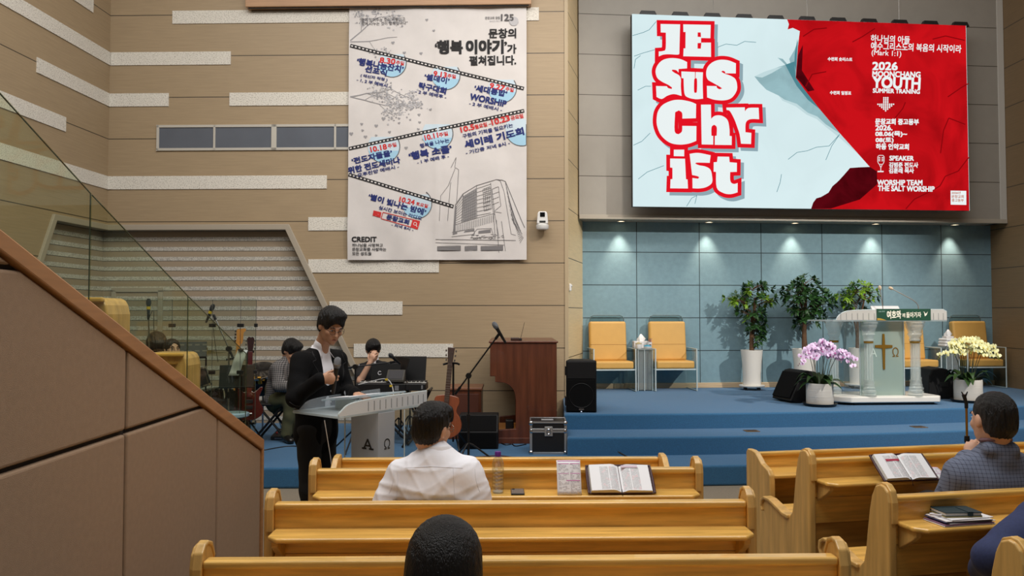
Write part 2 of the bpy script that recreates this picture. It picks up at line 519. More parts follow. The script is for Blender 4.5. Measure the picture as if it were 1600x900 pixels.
# control-room window strip in the back wall
s0, z0 = FB.hit(245, 236); s1, z1 = FB.hit(560, 194)
win = sroot('window_1', FB)
fm = mat('window_frame_white', (188, 184, 174), .45)
pane_m = mat('window_pane_grey', (92, 98, 108), .35, var=.06, vscale=3)
f = MB()
f.bb(s0, s1, -.02, .02, z1 - .035, z1); f.bb(s0, s1, -.02, .02, z0, z0 + .035)
edges = [s0] + [FB.hit(x, 215)[0] for x in (335.5, 428.5, 524)] + [s1]
for i, e in enumerate(edges):
    w = .035 if i in (0, 2, 4) else .014
    f.bb(e - (0 if i == 0 else w), e + (w if i < 4 else 0), -.02, .02, z0, z1)
f.build('window_frame', fm, win, bevel=.003)
for a, b in zip(edges[:-1], edges[1:]):
    MB().bb(a + .012, b - .012, -.008, .01, z0 + .03, z1 - .03).build('window_pane', pane_m, win)

# flush door in the recess
d0 = FB.hit(175, 700, .12)[0]; d1 = FB.hit(248, 700, .12)[0]; dz = FB.hit(210, 453, .12)[1]
door = sroot('door_1', FB)
MB().bb(d0 + .03, d1 - .03, .105, .124, .21, dz - .03).build('door_panel', rec, door)
dfm = MB().bb(d0 - .03, d0 + .03, .09, .124, .2, dz); dfm.bb(d1 - .03, d1 + .03, .09, .124, .2, dz); dfm.bb(d0 - .03, d1 + .03, .09, .124, dz - .03, dz + .03)
dfm.build('door_frame', trim_m, door, bevel=.004)

# return wall between band wall and chancel
ret_m = panel_mat('oak_return', (212, 190, 148), FR.hit(898, 481)[1], .66, gap=.010)
struct(MB().prism([(0, 0), (FR.L, 0), (FR.L, CEIL), (0, CEIL)], 'y', .0, .1).build('wall_return', ret_m, loc=FR.o, rot=(0, 0, FR.ang)))
edge = MB().bb(FB.L - .035, FB.L + .012, -.012, .10, 0, CEIL)
struct(edge.build('trim_3', mat('corner_trim', (172, 154, 124), .5), loc=FB.o, rot=(0, 0, FB.ang)))

# chancel wall of blue felt panels
jz = FC.hit(1300, 446.3)[1]; jx = FC.hit(1190, 470)[0]; jx0 = FC.hit(995, 470)[0]
jp = (FC.hit(1300, 446.3)[1] - FC.hit(1300, 496.5)[1])
felt = panel_mat('felt_blue', (124, 154, 165), jz, jp, jx, (jx - jx0) / 2, gap=.012, rough=.95, var=.10, grain=(6, 1, 6), gapcol=(52, 64, 68), bump=.3, bscale=150)
struct(MB().bb(-.05, FC.L, 0, .1, 0, CEIL).build('wall_chancel', felt, loc=FC.o, rot=(0, 0, FC.ang)))
struct(MB().bb(0, FC.L, -.025, 0, ZS[2], ZS[2] + .075).build('baseboard_chancel', mat('base_oak', (206, 178, 142), .45, var=.1, vscale=3, stretch=(1, 1, 20)), loc=FC.o, rot=(0, 0, FC.ang), bevel=.004))
# header above the chancel
hz = FC.hit(909, 346)[1]; hx1 = FC.hit(1571, 300, -.4)[0]
hmat = panel_mat('header_panels', (152, 147, 138), hz + .02, .585, gap=.010, grain=(2, 1, 2), var=.05)
header = struct(MB().bb(-.12, hx1, -.4, 0, hz, CEIL).build('wall_header', hmat, loc=FC.o, rot=(0, 0, FC.ang)))
struct(MB().bb(-.12, hx1 + .01, -.42, -.38, hz - .012, hz + .05).build('trim_4', mat('header_edge', (166, 158, 144), .5), loc=FC.o, rot=(0, 0, FC.ang), bevel=.004))
struct(MB().bb(hx1 - .09, hx1 + .012, -.41, -.02, hz, CEIL).build('trim_5', mat('header_end', (188, 184, 176), .55), loc=FC.o, rot=(0, 0, FC.ang), bevel=.004))
# side wall beside the pulpit
walnut = panel_mat('oak_dark', (124, 102, 74), FW.hit(1560, 481)[1], .60, gap=.012)
struct(MB().bb(0, FW.L, 0, .1, 0, CEIL).build('wall_right', walnut, loc=FW.o, rot=(0, 0, FW.ang)))

# stage: three carpeted levels
blue = mat('carpet_blue', (44, 99, 140), .95, var=.14, vscale=90, bump=.5, bscale=330, sheen=.2)
def front(y0, X):
    return y0 + (.0225 * (X - .3) ** 2 if X > .3 else .02 * (X - .3))
def level(y0, xl, z0, z1, name):
    xs = [xl + (7.44 - xl) * i / 28 for i in range(29)]
    pts = [(x, front(y0, x)) for x in xs]
    pts += [(7.44, 12.2), (xl, 12.2)] if xl < -1 else [(7.44, 12.2), (1.1, 12.2), (xl + .12, 10.6)]
    o = MB().prism(pts, 'z', z0, z1).build(name, blue, bevel=.022, seg=3)
    return struct(o)
level(7.42, -5.9, 0, ZS[0], 'floor_stage_step')
level(7.97, .57, 0, ZS[1], 'floor_stage_tread')
level(8.49, .575, 0, ZS[2], 'floor_stage')

# ------------------------------------------------------------------ soffit downlights
spots_px = [(972, 343.5), (1110, 345), (1245, 346.5), (1372, 348), (1496, 350)]
for i, (px, py) in enumerate(spots_px):
    sx_ = FC.hit(px, py, -.2)[0]
    pos = FC.w(sx_, -.14, hz)
    d = thing('downlight', 'small round soffit downlight directly above ' + ['the armchair beside the loudspeaker', 'the wall between armchairs and first potted tree', 'the tallest potted tree', 'the glass pulpit', 'the pale yellow orchids'][i], 'ceiling light', pos, FC.ang, 'soffit downlights')
    MB().lathe([(.05, 0), (.062, -.006), (.062, -.012), (.048, -.012), (.045, -.004)], 20).build('ring', mat('ring_white', (220, 214, 204), .4), d, smooth=True)
    MB().lathe([(.0, -.003), (.044, -.003), (.044, -.0045), (.0, -.0045)], 20).build('lens', emit_mat('lamp_glow', (255, 236, 200), 5), d)
    ld = bpy.data.lights.new('downlight_beam', 'SPOT'); ld.energy = 42; ld.spot_size = math.radians(64); ld.spot_blend = .9; ld.shadow_soft_size = .03; ld.color = (1, .84, .66)
    lo = bpy.data.objects.new('downlight_beam', ld); COL.objects.link(lo); lo.parent = d
    lo.location = (0, .0, -.02); lo.rotation_euler = (math.radians(6), 0, 0)

# ================================================================== LED SCREEN
FSC = Frame(*FC.w(0, -.75, 0)[:2], FC.ux.x, FC.ux.y)
c_px = [(986, 21), (1507, 41), (1517, 330), (990, 322)]
hits = [FSC.hit(*q) for q in c_px]
sw = ((hits[1][0] - hits[0][0]) + (hits[2][0] - hits[3][0])) / 2
x_l = (hits[0][0] + hits[3][0]) / 2
zt = (hits[0][1] + hits[1][1]) / 2; zb = (hits[2][1] + hits[3][1]) / 2
sh = zt - zb
scr = thing('led_screen', 'large LED video wall hung above the blue chancel, showing a red and white poster', 'screen', FSC.w(x_l, 0, zb), FSC.ang)
blackm = mat('black_plastic', (20, 20, 21), .5)
MB().bb(0, sw, 0, .09, 0, sh).build('cabinet', blackm, scr, bevel=.004)
hm = homography(c_px, [(0, sh), (sw, sh), (sw, 0), (0, 0)])
def scr_fn(px, py, lift=0.0):
    x, z = hm(px, py); return (x, -.004 - lift, z)
scr_fn.ydown = True
E_white = emit_mat('led_white', (222, 243, 246), .95, var=.05, vscale=1.0)
E_white2 = emit_mat('led_letters', (240, 248, 248), .95)
E_red = emit_mat('led_red', (206, 18, 26), .95, var=.38, vscale=1.5)
E_red2 = emit_mat('led_letter_red', (232, 20, 36), .95)
E_maroon = emit_mat('led_maroon', (92, 8, 18), .9, var=.5, vscale=3)
E_shadow = emit_mat('led_grey', (150, 176, 186), .9)
E_flap = emit_mat('led_flap', (160, 198, 205), .9, var=.22, vscale=2.2)
E_teal = emit_mat('led_teal', (82, 140, 152), .9)
E_dkred = emit_mat('led_crack', (140, 8, 14), .9)
MB().poly([scr_fn(*q) for q in c_px]).build('display', E_white, scr)
def spoly(name, m, polys, lift):
    mb = MB()
    for q in polys: mb.poly([scr_fn(x, y, lift) for x, y in q])
    return mb.build(name, m, scr)
def sline(mb, pts, w, lift):
    for (x0, y0), (x1, y1) in zip(pts[:-1], pts[1:]):
        L = math.hypot(x1 - x0, y1 - y0) or 1; nx, ny = -(y1 - y0) / L * w / 2, (x1 - x0) / L * w / 2
        mb.poly([scr_fn(x0 - nx, y0 - ny, lift), scr_fn(x1 - nx, y1 - ny, lift), scr_fn(x1 + nx, y1 + ny, lift), scr_fn(x0 + nx, y0 + ny, lift)])
edge_ = [(1228, 30.4), (1231, 38), (1229, 46), (1237, 43.6), (1248, 48.7), (1244, 86), (1242.6, 121.5), (1257, 141), (1280, 170), (1313, 209), (1360, 261),
         (1343, 261.6), (1329, 262.6), (1321, 272), (1313, 281), (1309, 285), (1302, 291), (1296, 301), (1291, 304), (1284, 308), (1277, 310), (1272, 317), (1269, 326.4)]
spoly('red_field', E_red, [edge_ + [(1516.5, 330), (1506.5, 41)]], .001)
for q_ in [[(1360, 261), (1343, 261.6), (1329, 262.6), (1321, 272), (1313, 281), (1309, 285), (1302, 291), (1296, 301), (1291, 304), (1284, 308), (1277, 310), (1272, 317), (1269, 326.4), (1300, 326), (1345, 312), (1372, 288), (1371, 268)],
      [(1243, 121), (1250, 128), (1262, 143), (1272, 141), (1252, 110), (1253, 70), (1246, 86)]]: spoly('dark_tear', E_maroon, [q_], .0015)
spoly('paper_curl', E_flap, [[(1178, 119), (1193, 112), (1211, 106), (1226, 101), (1214, 90), (1222, 92), (1228, 99), (1236, 108), (1242.6, 121.5), (1257, 141), (1280, 170), (1297, 190), (1313, 209), (1304, 207), (1290, 194), (1277, 182), (1262, 176), (1244.5, 162), (1225.6, 155.5), (1216, 149), (1197, 140), (1186, 129)],
      [(1242.6, 121), (1246, 62), (1240, 78), (1232, 92), (1236, 106)]], .002)
spoly('curl_shade', E_teal, [[(1226, 101), (1240, 96), (1242.6, 121.5), (1257, 141), (1280, 170), (1262, 156), (1244, 134), (1234, 116)], [(1240.5, 84), (1244.5, 60), (1243, 110), (1240, 100)]], .0022)
spoly('curl_light', emit_mat('led_pale', (200, 226, 230), .92), [[(1178, 119), (1193, 112), (1211, 106), (1222, 104), (1205, 114), (1190, 121)], [(1216, 149), (1225.6, 155.5), (1244.5, 162), (1262, 176), (1277, 182), (1290, 194), (1313, 209), (1340, 240), (1313, 216), (1290, 198), (1276, 186), (1260, 179), (1243, 166), (1222, 157)]], .0024)
cr = MB()
for pts in ([(987, 55), (1004, 50), (1013, 46), (1024, 33)], [(990, 87), (1004, 82), (1022, 77)], [(990, 106), (992, 92), (1000, 86)],
            [(996, 140), (1008, 134), (1017, 134)], [(1116, 83), (1121, 73), (1133, 68.5), (1150, 70.5), (1162, 64.5), (1180, 66)],
            [(990, 226), (1003, 220), (1010, 213), (1016, 207)], [(998, 279), (1012, 268), (1038, 258)], [(1074, 322), (1082, 309), (1090, 305), (1087, 318)],
            [(1232, 249), (1246, 238), (1262, 235.5), (1276, 230), (1296, 228), (1312, 210), (1300, 228), (1291, 250)], [(1215, 300), (1220, 285), (1222, 272)]):
    cr = MB(); sline(cr, pts, .8, .0025); cr.build('crack_line', E_teal, scr)
cr = MB()
for pts in ([(1253, 57), (1270, 46), (1290, 44)], [(1258, 135), (1268, 116), (1290, 112)], [(1330, 66), (1345, 58), (1365, 45)],
            [(1417, 327), (1430, 312), (1446, 304), (1462, 296), (1470, 291), (1478, 276), (1498, 268), (1510, 252), (1515, 246)],
            [(1455, 62), (1475, 57), (1505, 64)], [(1470, 240), (1474, 205), (1482, 185), (1508, 195)], [(1480, 152), (1500, 138), (1512, 131)], [(1398, 185), (1410, 170), (1414, 160)]):
    cr = MB(); sline(cr, pts, 1.6, .0025); cr.build('crease_line', E_dkred, scr)

# the big title, letter by letter (traced on two grids)
g4 = lambda q: [(980 + x / 5.293, 10 + y / 5.293) for x, y in q]
g6 = lambda q: [(980 + x / 5.293, 170 + y / 5.293) for x, y in q]
LET = [
 g4([(268,143),(430,147),(428,215),(425,390),(408,397),(340,393),(290,397),(255,412),(255,370),(290,366),(312,345),(312,215),(270,213)]),
 g4([(455,147),(682,152),(680,262),(603,260),(600,214),(575,214),(575,250),(603,252),(604,300),(575,302),(575,347),(602,348),(606,298),(685,298),(687,416),(458,410),(460,345),(475,345),(475,210),(457,210)]),
 g4([(490,458),(430,432),(350,425),(285,443),(245,485),(230,535),(245,588),(285,620),(335,645),(368,668),(365,680),(335,672),(325,657),(235,655),(240,745),(283,762),(330,735),(385,722),(447,738),(440,660),(440,600),(425,568),(385,545),(363,528),(370,520),(400,525),(420,545),(420,515),(490,510)]),
 g4([(443,535),(556,540),(555,595),(550,602),(550,700),(562,712),(573,700),(573,602),(560,592),(562,540),(622,543),(620,625),(625,760),(565,765),(500,750),(470,715),(462,592),(445,590)]),
 g4([(893,470),(830,445),(760,440),(700,460),(660,500),(648,550),(660,600),(705,630),(750,655),(782,676),(760,683),(740,672),(735,657),(655,655),(658,750),(720,770),(800,775),(860,755),(900,700),(905,650),(890,600),(850,572),(805,556),(772,538),(785,530),(803,538),(806,552),(893,553)]),
 g6([(568,-42),(520,-62),(440,-77),(370,-72),(300,-42),(262,0),(245,50),(245,130),(280,215),(350,275),(430,293),(510,285),(572,262),(572,140),(455,138),(452,185),(425,207),(392,180),(395,25),(425,10),(452,30),(455,78),(567,75)]),
 g6([(608,-37),(690,-37),(693,80),(725,55),(780,55),(828,90),(845,160),(847,222),(865,225),(865,298),(725,296),(725,222),(740,220),(740,150),(718,130),(697,150),(697,220),(712,222),(712,294),(617,292)]),
 g6([(818,-12),(970,-14),(972,20),(1000,-8),(1085,-10),(1090,85),(1015,85),(980,115),(978,192),(1027,198),(1025,290),(942,287),(930,210),(910,150),(885,85),(848,18),(820,8)]),
 g6([(387,335),(473,335),(473,390),(387,388)]),
 g6([(357,408),(480,410),(490,580),(503,582),(507,657),(360,655),(362,580),(378,578),(377,485),(358,482)]),
 g6([(518,370),(590,362),(692,382),(685,445),(625,443),(575,443),(566,452),(600,465),(650,475),(690,500),(705,550),(705,610),(660,645),(600,657),(545,655),(543,570),(590,576),(600,565),(585,555),(540,545)]),
 g6([(750,393),(845,395),(850,440),(910,445),(910,520),(855,522),(855,580),(865,610),(890,620),(918,612),(918,690),(860,705),(800,695),(745,650),(738,520),(718,518),(718,440),(745,438)]),
]
def dilate(q, o):
    A = sum(q[i][0] * q[(i + 1) % len(q)][1] - q[(i + 1) % len(q)][0] * q[i][1] for i in range(len(q)))
    sg = 1 if A > 0 else -1
    out = [q]; n = len(q); nm = []
    for i in range(n):
        (x0, y0), (x1, y1) = q[i], q[(i + 1) % n]; L = math.hypot(x1 - x0, y1 - y0) or 1
        nm.append((sg * (y1 - y0) / L * o, -sg * (x1 - x0) / L * o))
        a = nm[-1]; out.append([(x0, y0), (x1, y1), (x1 + a[0], y1 + a[1]), (x0 + a[0], y0 + a[1])])
    for i in range(n):
        a, b = nm[i - 1], nm[i]; x, y = q[i]
        cx = a[0] * b[1] - a[1] * b[0]
        if cx * sg > 0:
            dt = a[0] * b[0] + a[1] * b[1]; k = o * o / max(o * o + dt, .35 * o * o)
            out.append([(x, y), (x + a[0], y + a[1]), (x + (a[0] + b[0]) * k, y + (a[1] + b[1]) * k), (x + b[0], y + b[1])])
    return out
def soften(q):
    n = len(q); sm = []
    for i in range(n):
        ax_, ay_ = q[i][0] - q[i - 1][0], q[i][1] - q[i - 1][1]; bx_, by_ = q[(i + 1) % n][0] - q[i][0], q[(i + 1) % n][1] - q[i][1]
        t = abs(math.atan2(ax_ * by_ - ay_ * bx_, ax_ * bx_ + ay_ * by_)); sm.append(t < .95)
    out = []
    for i in range(n):
        j = (i + 1) % n; p1, p2 = q[i], q[j]; out.append(p1)
        if sm[i] or sm[j]:
            p0 = q[i - 1] if sm[i] else p1; p3 = q[(j + 1) % n] if sm[j] else p2
            if math.hypot(p2[0] - p1[0], p2[1] - p1[1]) < 2: continue
            for k in (1, 2, 3):
                t = k / 4
                out.append(tuple(.5 * (2 * p1[c] + (p2[c] - p0[c]) * t + (2 * p0[c] - 5 * p1[c] + 4 * p2[c] - p3[c]) * t * t + (3 * p1[c] - p0[c] - 3 * p2[c] + p3[c]) * t ** 3) for c in (0, 1)))
    return out
LET = [soften(q) for q in LET]
red = [d for q in LET for d in dilate(q, 6.0)]
spoly('title_shadow', E_shadow, [[(x + 5.2, y + 5.2) for x, y in d] for d in red], .0035)
spoly('title_outline', E_red2, red, .0050)
for q, ch in zip(LET, 'JESUSChriist'):
    spoly('title_letter', E_white2, [q], .0065)
tx = MB()
for body, a, b, h, bd in [
    ('하나님의 아들', (1358.5, 66), (1419, 69), 11.5, .02), ('예수그리스도의 복음의 시작이라', (1359, 78), (1499.5, 83.5), 12, .02), ('(Mark 1:1)', (1360, 88.5), (1406, 91), 10.5, .012),
    ('2026', (1362, 109.5), (1400.5, 110), 12, .05), ('MOONCHANG', (1362, 120), (1436.5, 121.5), 8.5, .05), ('YOUTH', (1362.5, 137), (1436, 139.5), 17, .05), ('SUMMER TRANING', (1363, 145), (1436, 147), 6.6, .05),
    ('문창교회 중고등부', (1367.5, 194.5), (1435, 195.5), 9, .045), ('2026.', (1368, 204), (1394, 204), 8, .05), ('08.06(목)~', (1368, 214.5), (1417, 214.5), 9, .045), ('08(토)', (1368.5, 224), (1396, 224), 8.5, .045), ('하동 언약교회', (1369, 233.5), (1420, 234.5), 9, .045),
    ('SPEAKER', (1390.5, 251), (1428, 251.5), 7.2, .05), ('김범준 전도사', (1390, 262), (1435, 262.5), 8, .04), ('김훈래 목사', (1390, 271), (1428.5, 271), 8, .04),
    ('WORSHIP TEAM', (1372, 289.5), (1442, 290), 8, .05), ('THE SALT WORSHIP', (1373, 298.5), (1461, 300), 8, .05),
    ('수련회 숏리스트', (1292, 95), (1330, 96), 5.5, .04), ('수련회 일정표', (1296, 147.5), (1329, 148.5), 5.5, .04)]:
    text2d(tx, scr_fn, body, a, b, h, bd, .004)
# dotted arrow and microphone sign
def sdot(x, y, r): tx.poly([scr_fn(x + r * math.cos(k * PI / 4), y + r * math.sin(k * PI / 4), .004) for k in range(8)])
for r_ in range(9):
    for c_ in range(-4, 5):
        if (abs(c_) <= 1.5 and r_ < 5) or (r_ >= 4 and abs(c_) <= 4.2 - (r_ - 4) * 1.0 - (0.2 if r_ > 4 else 0)):
            sdot(1383.3 + c_ * 3.05, 153 + r_ * 2.55, 1.25)
mic = [(1372, 245), (1374, 243), (1380, 243), (1382, 245), (1382, 253), (1380, 257), (1374, 257), (1372, 253), (1372, 245)]
sline(tx, mic, .9, .004)
for yy in (246.5, 249, 251.5): sline(tx, [(1373, yy), (1376, yy)], 1.3, .004); sline(tx, [(1378, yy), (1381, yy)], 1.3, .004)
sline(tx, [(1375, 258), (1377, 262), (1377, 268)], 1, .004); sline(tx, [(1379, 258), (1377, 262)], 1, .004); sline(tx, [(1372, 268.3), (1381.5, 268.3)], 2, .004)
tx.build('poster_lettering', E_white2, scr)
spoly('badge', E_white2, [[(1486.5, 298.5), (1511, 299), (1511.5, 321), (1487, 320.5)]], .004)
bt = MB()
text2d(bt, scr_fn, '2026년', (1488, 304), (1502, 304), 4, .02, .006)
text2d(bt, scr_fn, '문창교회', (1488, 310), (1507, 310.3), 4.6, .02, .006)
text2d(bt, scr_fn, '중고등부', (1488.5, 316), (1507, 316.2), 4.6, .02, .006)
bt.build('badge_lettering', emit_mat('led_orange', (196, 96, 60), .9), scr)
for i in range(11):
    x = sw * (.048 + i * .0940)
    MB().prism([(x - .132, sh), (x + .132, sh), (x + .098, sh + .066), (x - .098, sh + .066)], 'y', .02, .075).build('lifting_lug', blackm, scr, bevel=.004)
for f_ in (.24, .52, .80):
    MB().tube([(sw * f_, .05, sh + .07), (sw * f_, .06, CEIL - zb - .01)], .004, 6).build('hanger_cable', mat('steel', (120, 118, 114), .35, 1.0), scr)

# ================================================================== BANNER
cb = [(545, 10), (822.5, 10), (823, 406), (543, 406)]
hb = [FB.hit(q[0], q[1], -.06) for q in cb]
bx0 = (hb[0][0] + hb[3][0]) / 2; bx1 = (hb[1][0] + hb[2][0]) / 2
bz0 = (hb[2][1] + hb[3][1]) / 2; bz1 = (hb[0][1] + hb[1][1]) / 2
bw, bh = bx1 - bx0, bz1 - bz0
ban = thing('banner', 'tall pale fabric banner with Korean programme lettering hanging on the oak wall', 'banner', FB.w(bx0, -.05, bz0), FB.ang)
hbm = homography(cb, [(0, bh), (bw, bh), (bw, 0), (0, 0)])
rw = np.random.RandomState(5)
def wr(x, z):
    u, v = x / bw, z / bh
    d = .010 * math.sin(u * 9 + v * 4) * math.sin(v * 7 + 1) + .006 * math.sin(u * 23 + 9 * v) * math.sin(v * 17)
    d += .016 * math.exp(-((u - .50) / .02) ** 2) * (.3 + .7 * (1 - v))
    d += .012 * (1 - v) ** 2 * math.sin((u * 1.2 + v) * 16)
    d += .004 * math.sin((u - v) * 40) * (1 - v)
    return d * .8
def ban_fn(px, py, lift=0.0):
    x, z = hbm(px, py); x = min(max(x, 0), bw); z = min(max(z, 0), bh)
    return (x, -wr(x, z) - .004 - lift, z)
ban_fn.ydown = True
NX, NZ = 70, 100
vs = []; fs = []
for j in range(NZ + 1):
    for i in range(NX + 1):
        x, z = bw * i / NX, bh * j / NZ; vs.append((x, -wr(x, z), z))
for j in range(NZ):
    for i in range(NX):
        a = j * (NX + 1) + i; fs.append((a, a + 1, a + NX + 2, a + NX + 1))
raw('cloth', vs, fs, mat('banner_cloth', (212, 208, 206), .85, var=.04, vscale=4, bump=.12, bscale=14), ban)
inkm = mat('ink_black', (32, 31, 34), .8); navy = mat('ink_navy', (26, 40, 108), .8); redk = mat('ink_red', (202, 44, 44), .8)
grey = mat('ink_grey', (150, 149, 152), .8); lgrey = mat('ink_light_grey', (182, 181, 184), .8); dgrey = mat('ink_dark_grey', (92, 90, 92), .8)
sky1 = mat('ink_sky', (160, 202, 226), .8); sky2 = mat('ink_pale_sky', (196, 214, 226), .8); whitek = mat('ink_white', (222, 218, 216), .8)
def bline(mb, pts, w, lift=.001, w2=None):
    n = len(pts) - 1
    for i, ((x0, y0), (x1, y1)) in enumerate(zip(pts[:-1], pts[1:])):
        L = math.hypot(x1 - x0, y1 - y0) or 1e-6
        ww = w if w2 is None else w + (w2 - w) * i / max(n - 1, 1)
        nx, ny = -(y1 - y0) / L * ww / 2, (x1 - x0) / L * ww / 2
        k = max(1, int(L / 6))
        for j in range(k):
            ax, ay = x0 + (x1 - x0) * j / k, y0 + (y1 - y0) * j / k; bx, by = x0 + (x1 - x0) * (j + 1) / k, y0 + (y1 - y0) * (j + 1) / k
            mb.poly([ban_fn(ax - nx, ay - ny, lift), ban_fn(bx - nx, by - ny, lift), ban_fn(bx + nx, by + ny, lift), ban_fn(ax + nx, ay + ny, lift)])
def bpoly(mb, pts, lift=.001): mb.poly([ban_fn(x, y, lift) for x, y in pts])
# blossom sprays
rg = random.Random(3)
br = MB(); bl1 = MB(); bl2 = MB()
def root_branch(*a_):
    global br
    br = MB(); branch(*a_); br.build('branch_print', grey, ban)
def branch(x, y, a, L, w, depth):
    pts = [(x, y)]
    for _ in range(5):
        a += rg.uniform(-.22, .22); x += math.cos(a) * L / 5; y += math.sin(a) * L / 5; pts.append((x, y))
    pts = [(min(max(px, 547), 700), py) for px, py in pts]
    bline(br, pts, w, .001, w * .6)
    for px, py in pts[2:]:
        if depth < 2 and rg.random() < .7: branch(px, py, a + rg.choice((-1, 1)) * rg.uniform(.3, .9), L * .55, w * .55, depth + 1)
        if depth >= 1:
            for _ in range(4):
                qx, qy, r = px + rg.gauss(0, 5), py + rg.gauss(0, 4), rg.uniform(.7, 1.9)
                if 547 < qx < 700:
                    bpoly(bl1 if rg.random() < .5 else bl2, [(qx + r * math.cos(k * 1.2566 + qx), qy + r * math.sin(k * 1.2566 + qx)) for k in range(5)], .0012)
root_branch(547, 62, -.6, 55, 1.6, 0); root_branch(547, 64, -.2, 74, 1.2, 0); root_branch(547, 150, -.3, 66, 1.6, 0); root_branch(547, 150, .3, 58, 1.4, 0)
bl1.build('print_blossoms', lgrey, ban); bl2.build('print_blossoms', grey, ban)
def heart(x, y, s, t=0):
    pts = [(16 * math.sin(k) ** 3, -(13 * math.cos(k) - 5 * math.cos(2 * k) - 2 * math.cos(3 * k) - math.cos(4 * k))) for k in [2 * PI * i / 14 for i in range(14)]]
    he = MB(); bpoly(he, [(x + (a * math.cos(t) - b * math.sin(t)) * s / 16, y + (a * math.sin(t) + b * math.cos(t)) * s / 16) for a, b in pts], .0012); he.build('heart_print', grey, ban)
for x, y, s in [(548.5, 208, 3.3), (565, 193, 2.4), (566.5, 203, 2.2), (571, 213, 2.8), (588, 196, 2.9), (599.5, 185, 3.2), (613, 173.5, 2.4), (624, 185, 2.1), (624, 192, 2), (588, 211, 1.9), (609, 206, 2.4), (654, 202, 2.2), (655, 179, 2.4), (656, 191, 2.2), (635, 231, 2.8), (661, 218, 1.4), (614, 66, 2.8), (632, 82, 2.6), (658, 83, 2.6), (667, 31, 2.4), (678, 48, 2.2), (673, 171, 2.3)]:
    heart(x, y, s, rg.uniform(-.3, .3))
# blue discs behind the dates, each with a dark rim on one side
for x, y, r, a0, a1 in [(613, 98, 22, -.55, 2.6), (697, 118, 22, -.6, 2.5), (785, 139, 22, -.6, 2.4), (600, 229, 25, -.5, 2.2), (684, 209, 24, -.5, 2.2), (816, 203, 26, -.3, 2.8), (652, 318, 23, -.9, 1.9)]:
    for nm, m_, lo, li in (('disc_print', sky2, -.62, .0013), ('disc_glow_print', sky1, .25, .0016)):
        d_ = MB(); n = 22; y_ = r * lo
        rows = [y_ + (r - y_) * k / n for k in range(n + 1)]
        grid = []
        for v_ in rows:
            w_ = math.sqrt(max(r * r - v_ * v_, .01)); x0_, x1_ = x - w_, min(x + w_, 822)
            grid.append([ban_fn(x0_ + (x1_ - x0_) * k / 12, y + v_, li) for k in range(13)])
        vs = [p_ for row in grid for p_ in row]
        d_.add(vs, [(i * 13 + k, i * 13 + k + 1, (i + 1) * 13 + k + 1, (i + 1) * 13 + k) for i in range(n) for k in range(12)])
        d_.build(nm, m_, ban)
    rim = MB(); bline(rim, [(min(x + r * math.cos(a0 + (a1 - a0) * k / 14), 822.4), y + r * math.sin(a0 + (a1 - a0) * k / 14)) for k in range(15)], 1.5, .0019, .7); rim.build('disc_rim_print', dgrey, ban)
# film strips
def film(x0, y0, x1, y1):
    fi, fw = MB(), MB()
    bline(fi, [(x0, y0), (x1, y1)], 5.4, .0022)
    L = math.hypot(x1 - x0, y1 - y0); n = int(L / 5.9); ux, uy = (x1 - x0) / L, (y1 - y0) / L
    for i in range(n):
        t = (i + .5) * L / n
        bline(fw, [(x0 + ux * (t - 1.5), y0 + uy * (t - 1.5)), (x0 + ux * (t + 1.5), y0 + uy * (t + 1.5))], 1.9, .0029)
    fs_ = fi.build('film_strip_print', inkm, ban); fw.build('film_hole_print', whitek, fs_)
film(547, 70, 818.5, 139.5); film(545, 231.5, 819, 174); film(544.5, 272, 709, 323)
# words
def words_(name, m, rows):
    for body, a, b, h, bd in rows:
        mb = MB(); text2d(mb, ban_fn, body, a, b, h, bd, .0042); mb.build(name, m, ban)
words_('heading_lettering', inkm, [('문창의', (764, 60), (806, 60), 14.5, .035), ('‘', (680, 74), (683, 74), 6, .04), ('행복', (684, 84), (722.5, 84), 20, .05), ('이야기', (729, 84), (786, 84), 21, .05), ('’', (788, 72), (792, 72), 6, .04), ('가', (793, 84), (806.5, 84), 14, .035), ('펼쳐집니다.', (734, 102.5), (806, 102), 14.5, .035)])
words_('quote_lettering', dgrey, [('“곁에 있어주는 것이 사랑이고', (561.5, 32.5), (633, 32), 5.6, .008), ('함께 나누는 것이 행복입니다”', (564.5, 38.5), (637, 38), 5.6, .008), ('문창교회 창립', (758, 30.5), (781, 30.5), 4.4, .01), ('125', (783, 33), (802, 33.5), 10, .05)])
words_('since_lettering', lgrey, [('SINCE 1901', (765, 34.6), (780.5, 34.6), 2.6, 0)])
words_('date_lettering', redk, [('8.30', (593, 97), (617, 100), 8.4, .05), ('주일', (618.5, 100), (631, 102), 6.2, .03), ('9.13', (677.5, 119), (697.5, 121.5), 8, .05), ('주일', (699, 121.5), (712, 123), 6.2, .03),
    ('9.27', (765, 138), (787.5, 143), 8, .05), ('주일', (789.5, 142.5), (802, 145), 6.2, .03), ('10.18', (580, 237.5), (605, 232.5), 8, .05), ('주일', (607, 231.5), (620, 228.5), 6.5, .03),
    ('10.11', (665, 219.5), (685.5, 215), 8, .05), ('주일', (687, 214.5), (700.5, 211.5), 6.5, .03), ('10.5', (721, 207), (742, 202), 8, .05), ('월요일 –', (743, 202), (768, 196), 6.5, .03), ('10.23', (769.5, 196), (797, 189.5), 8.5, .05), ('금요일', (799, 189), (818, 185), 6.5, .03),
    ('10.24', (624, 314.5), (647, 320), 7.6, .05), ('토요일', (650, 320.5), (668, 325), 5.6, .03)])
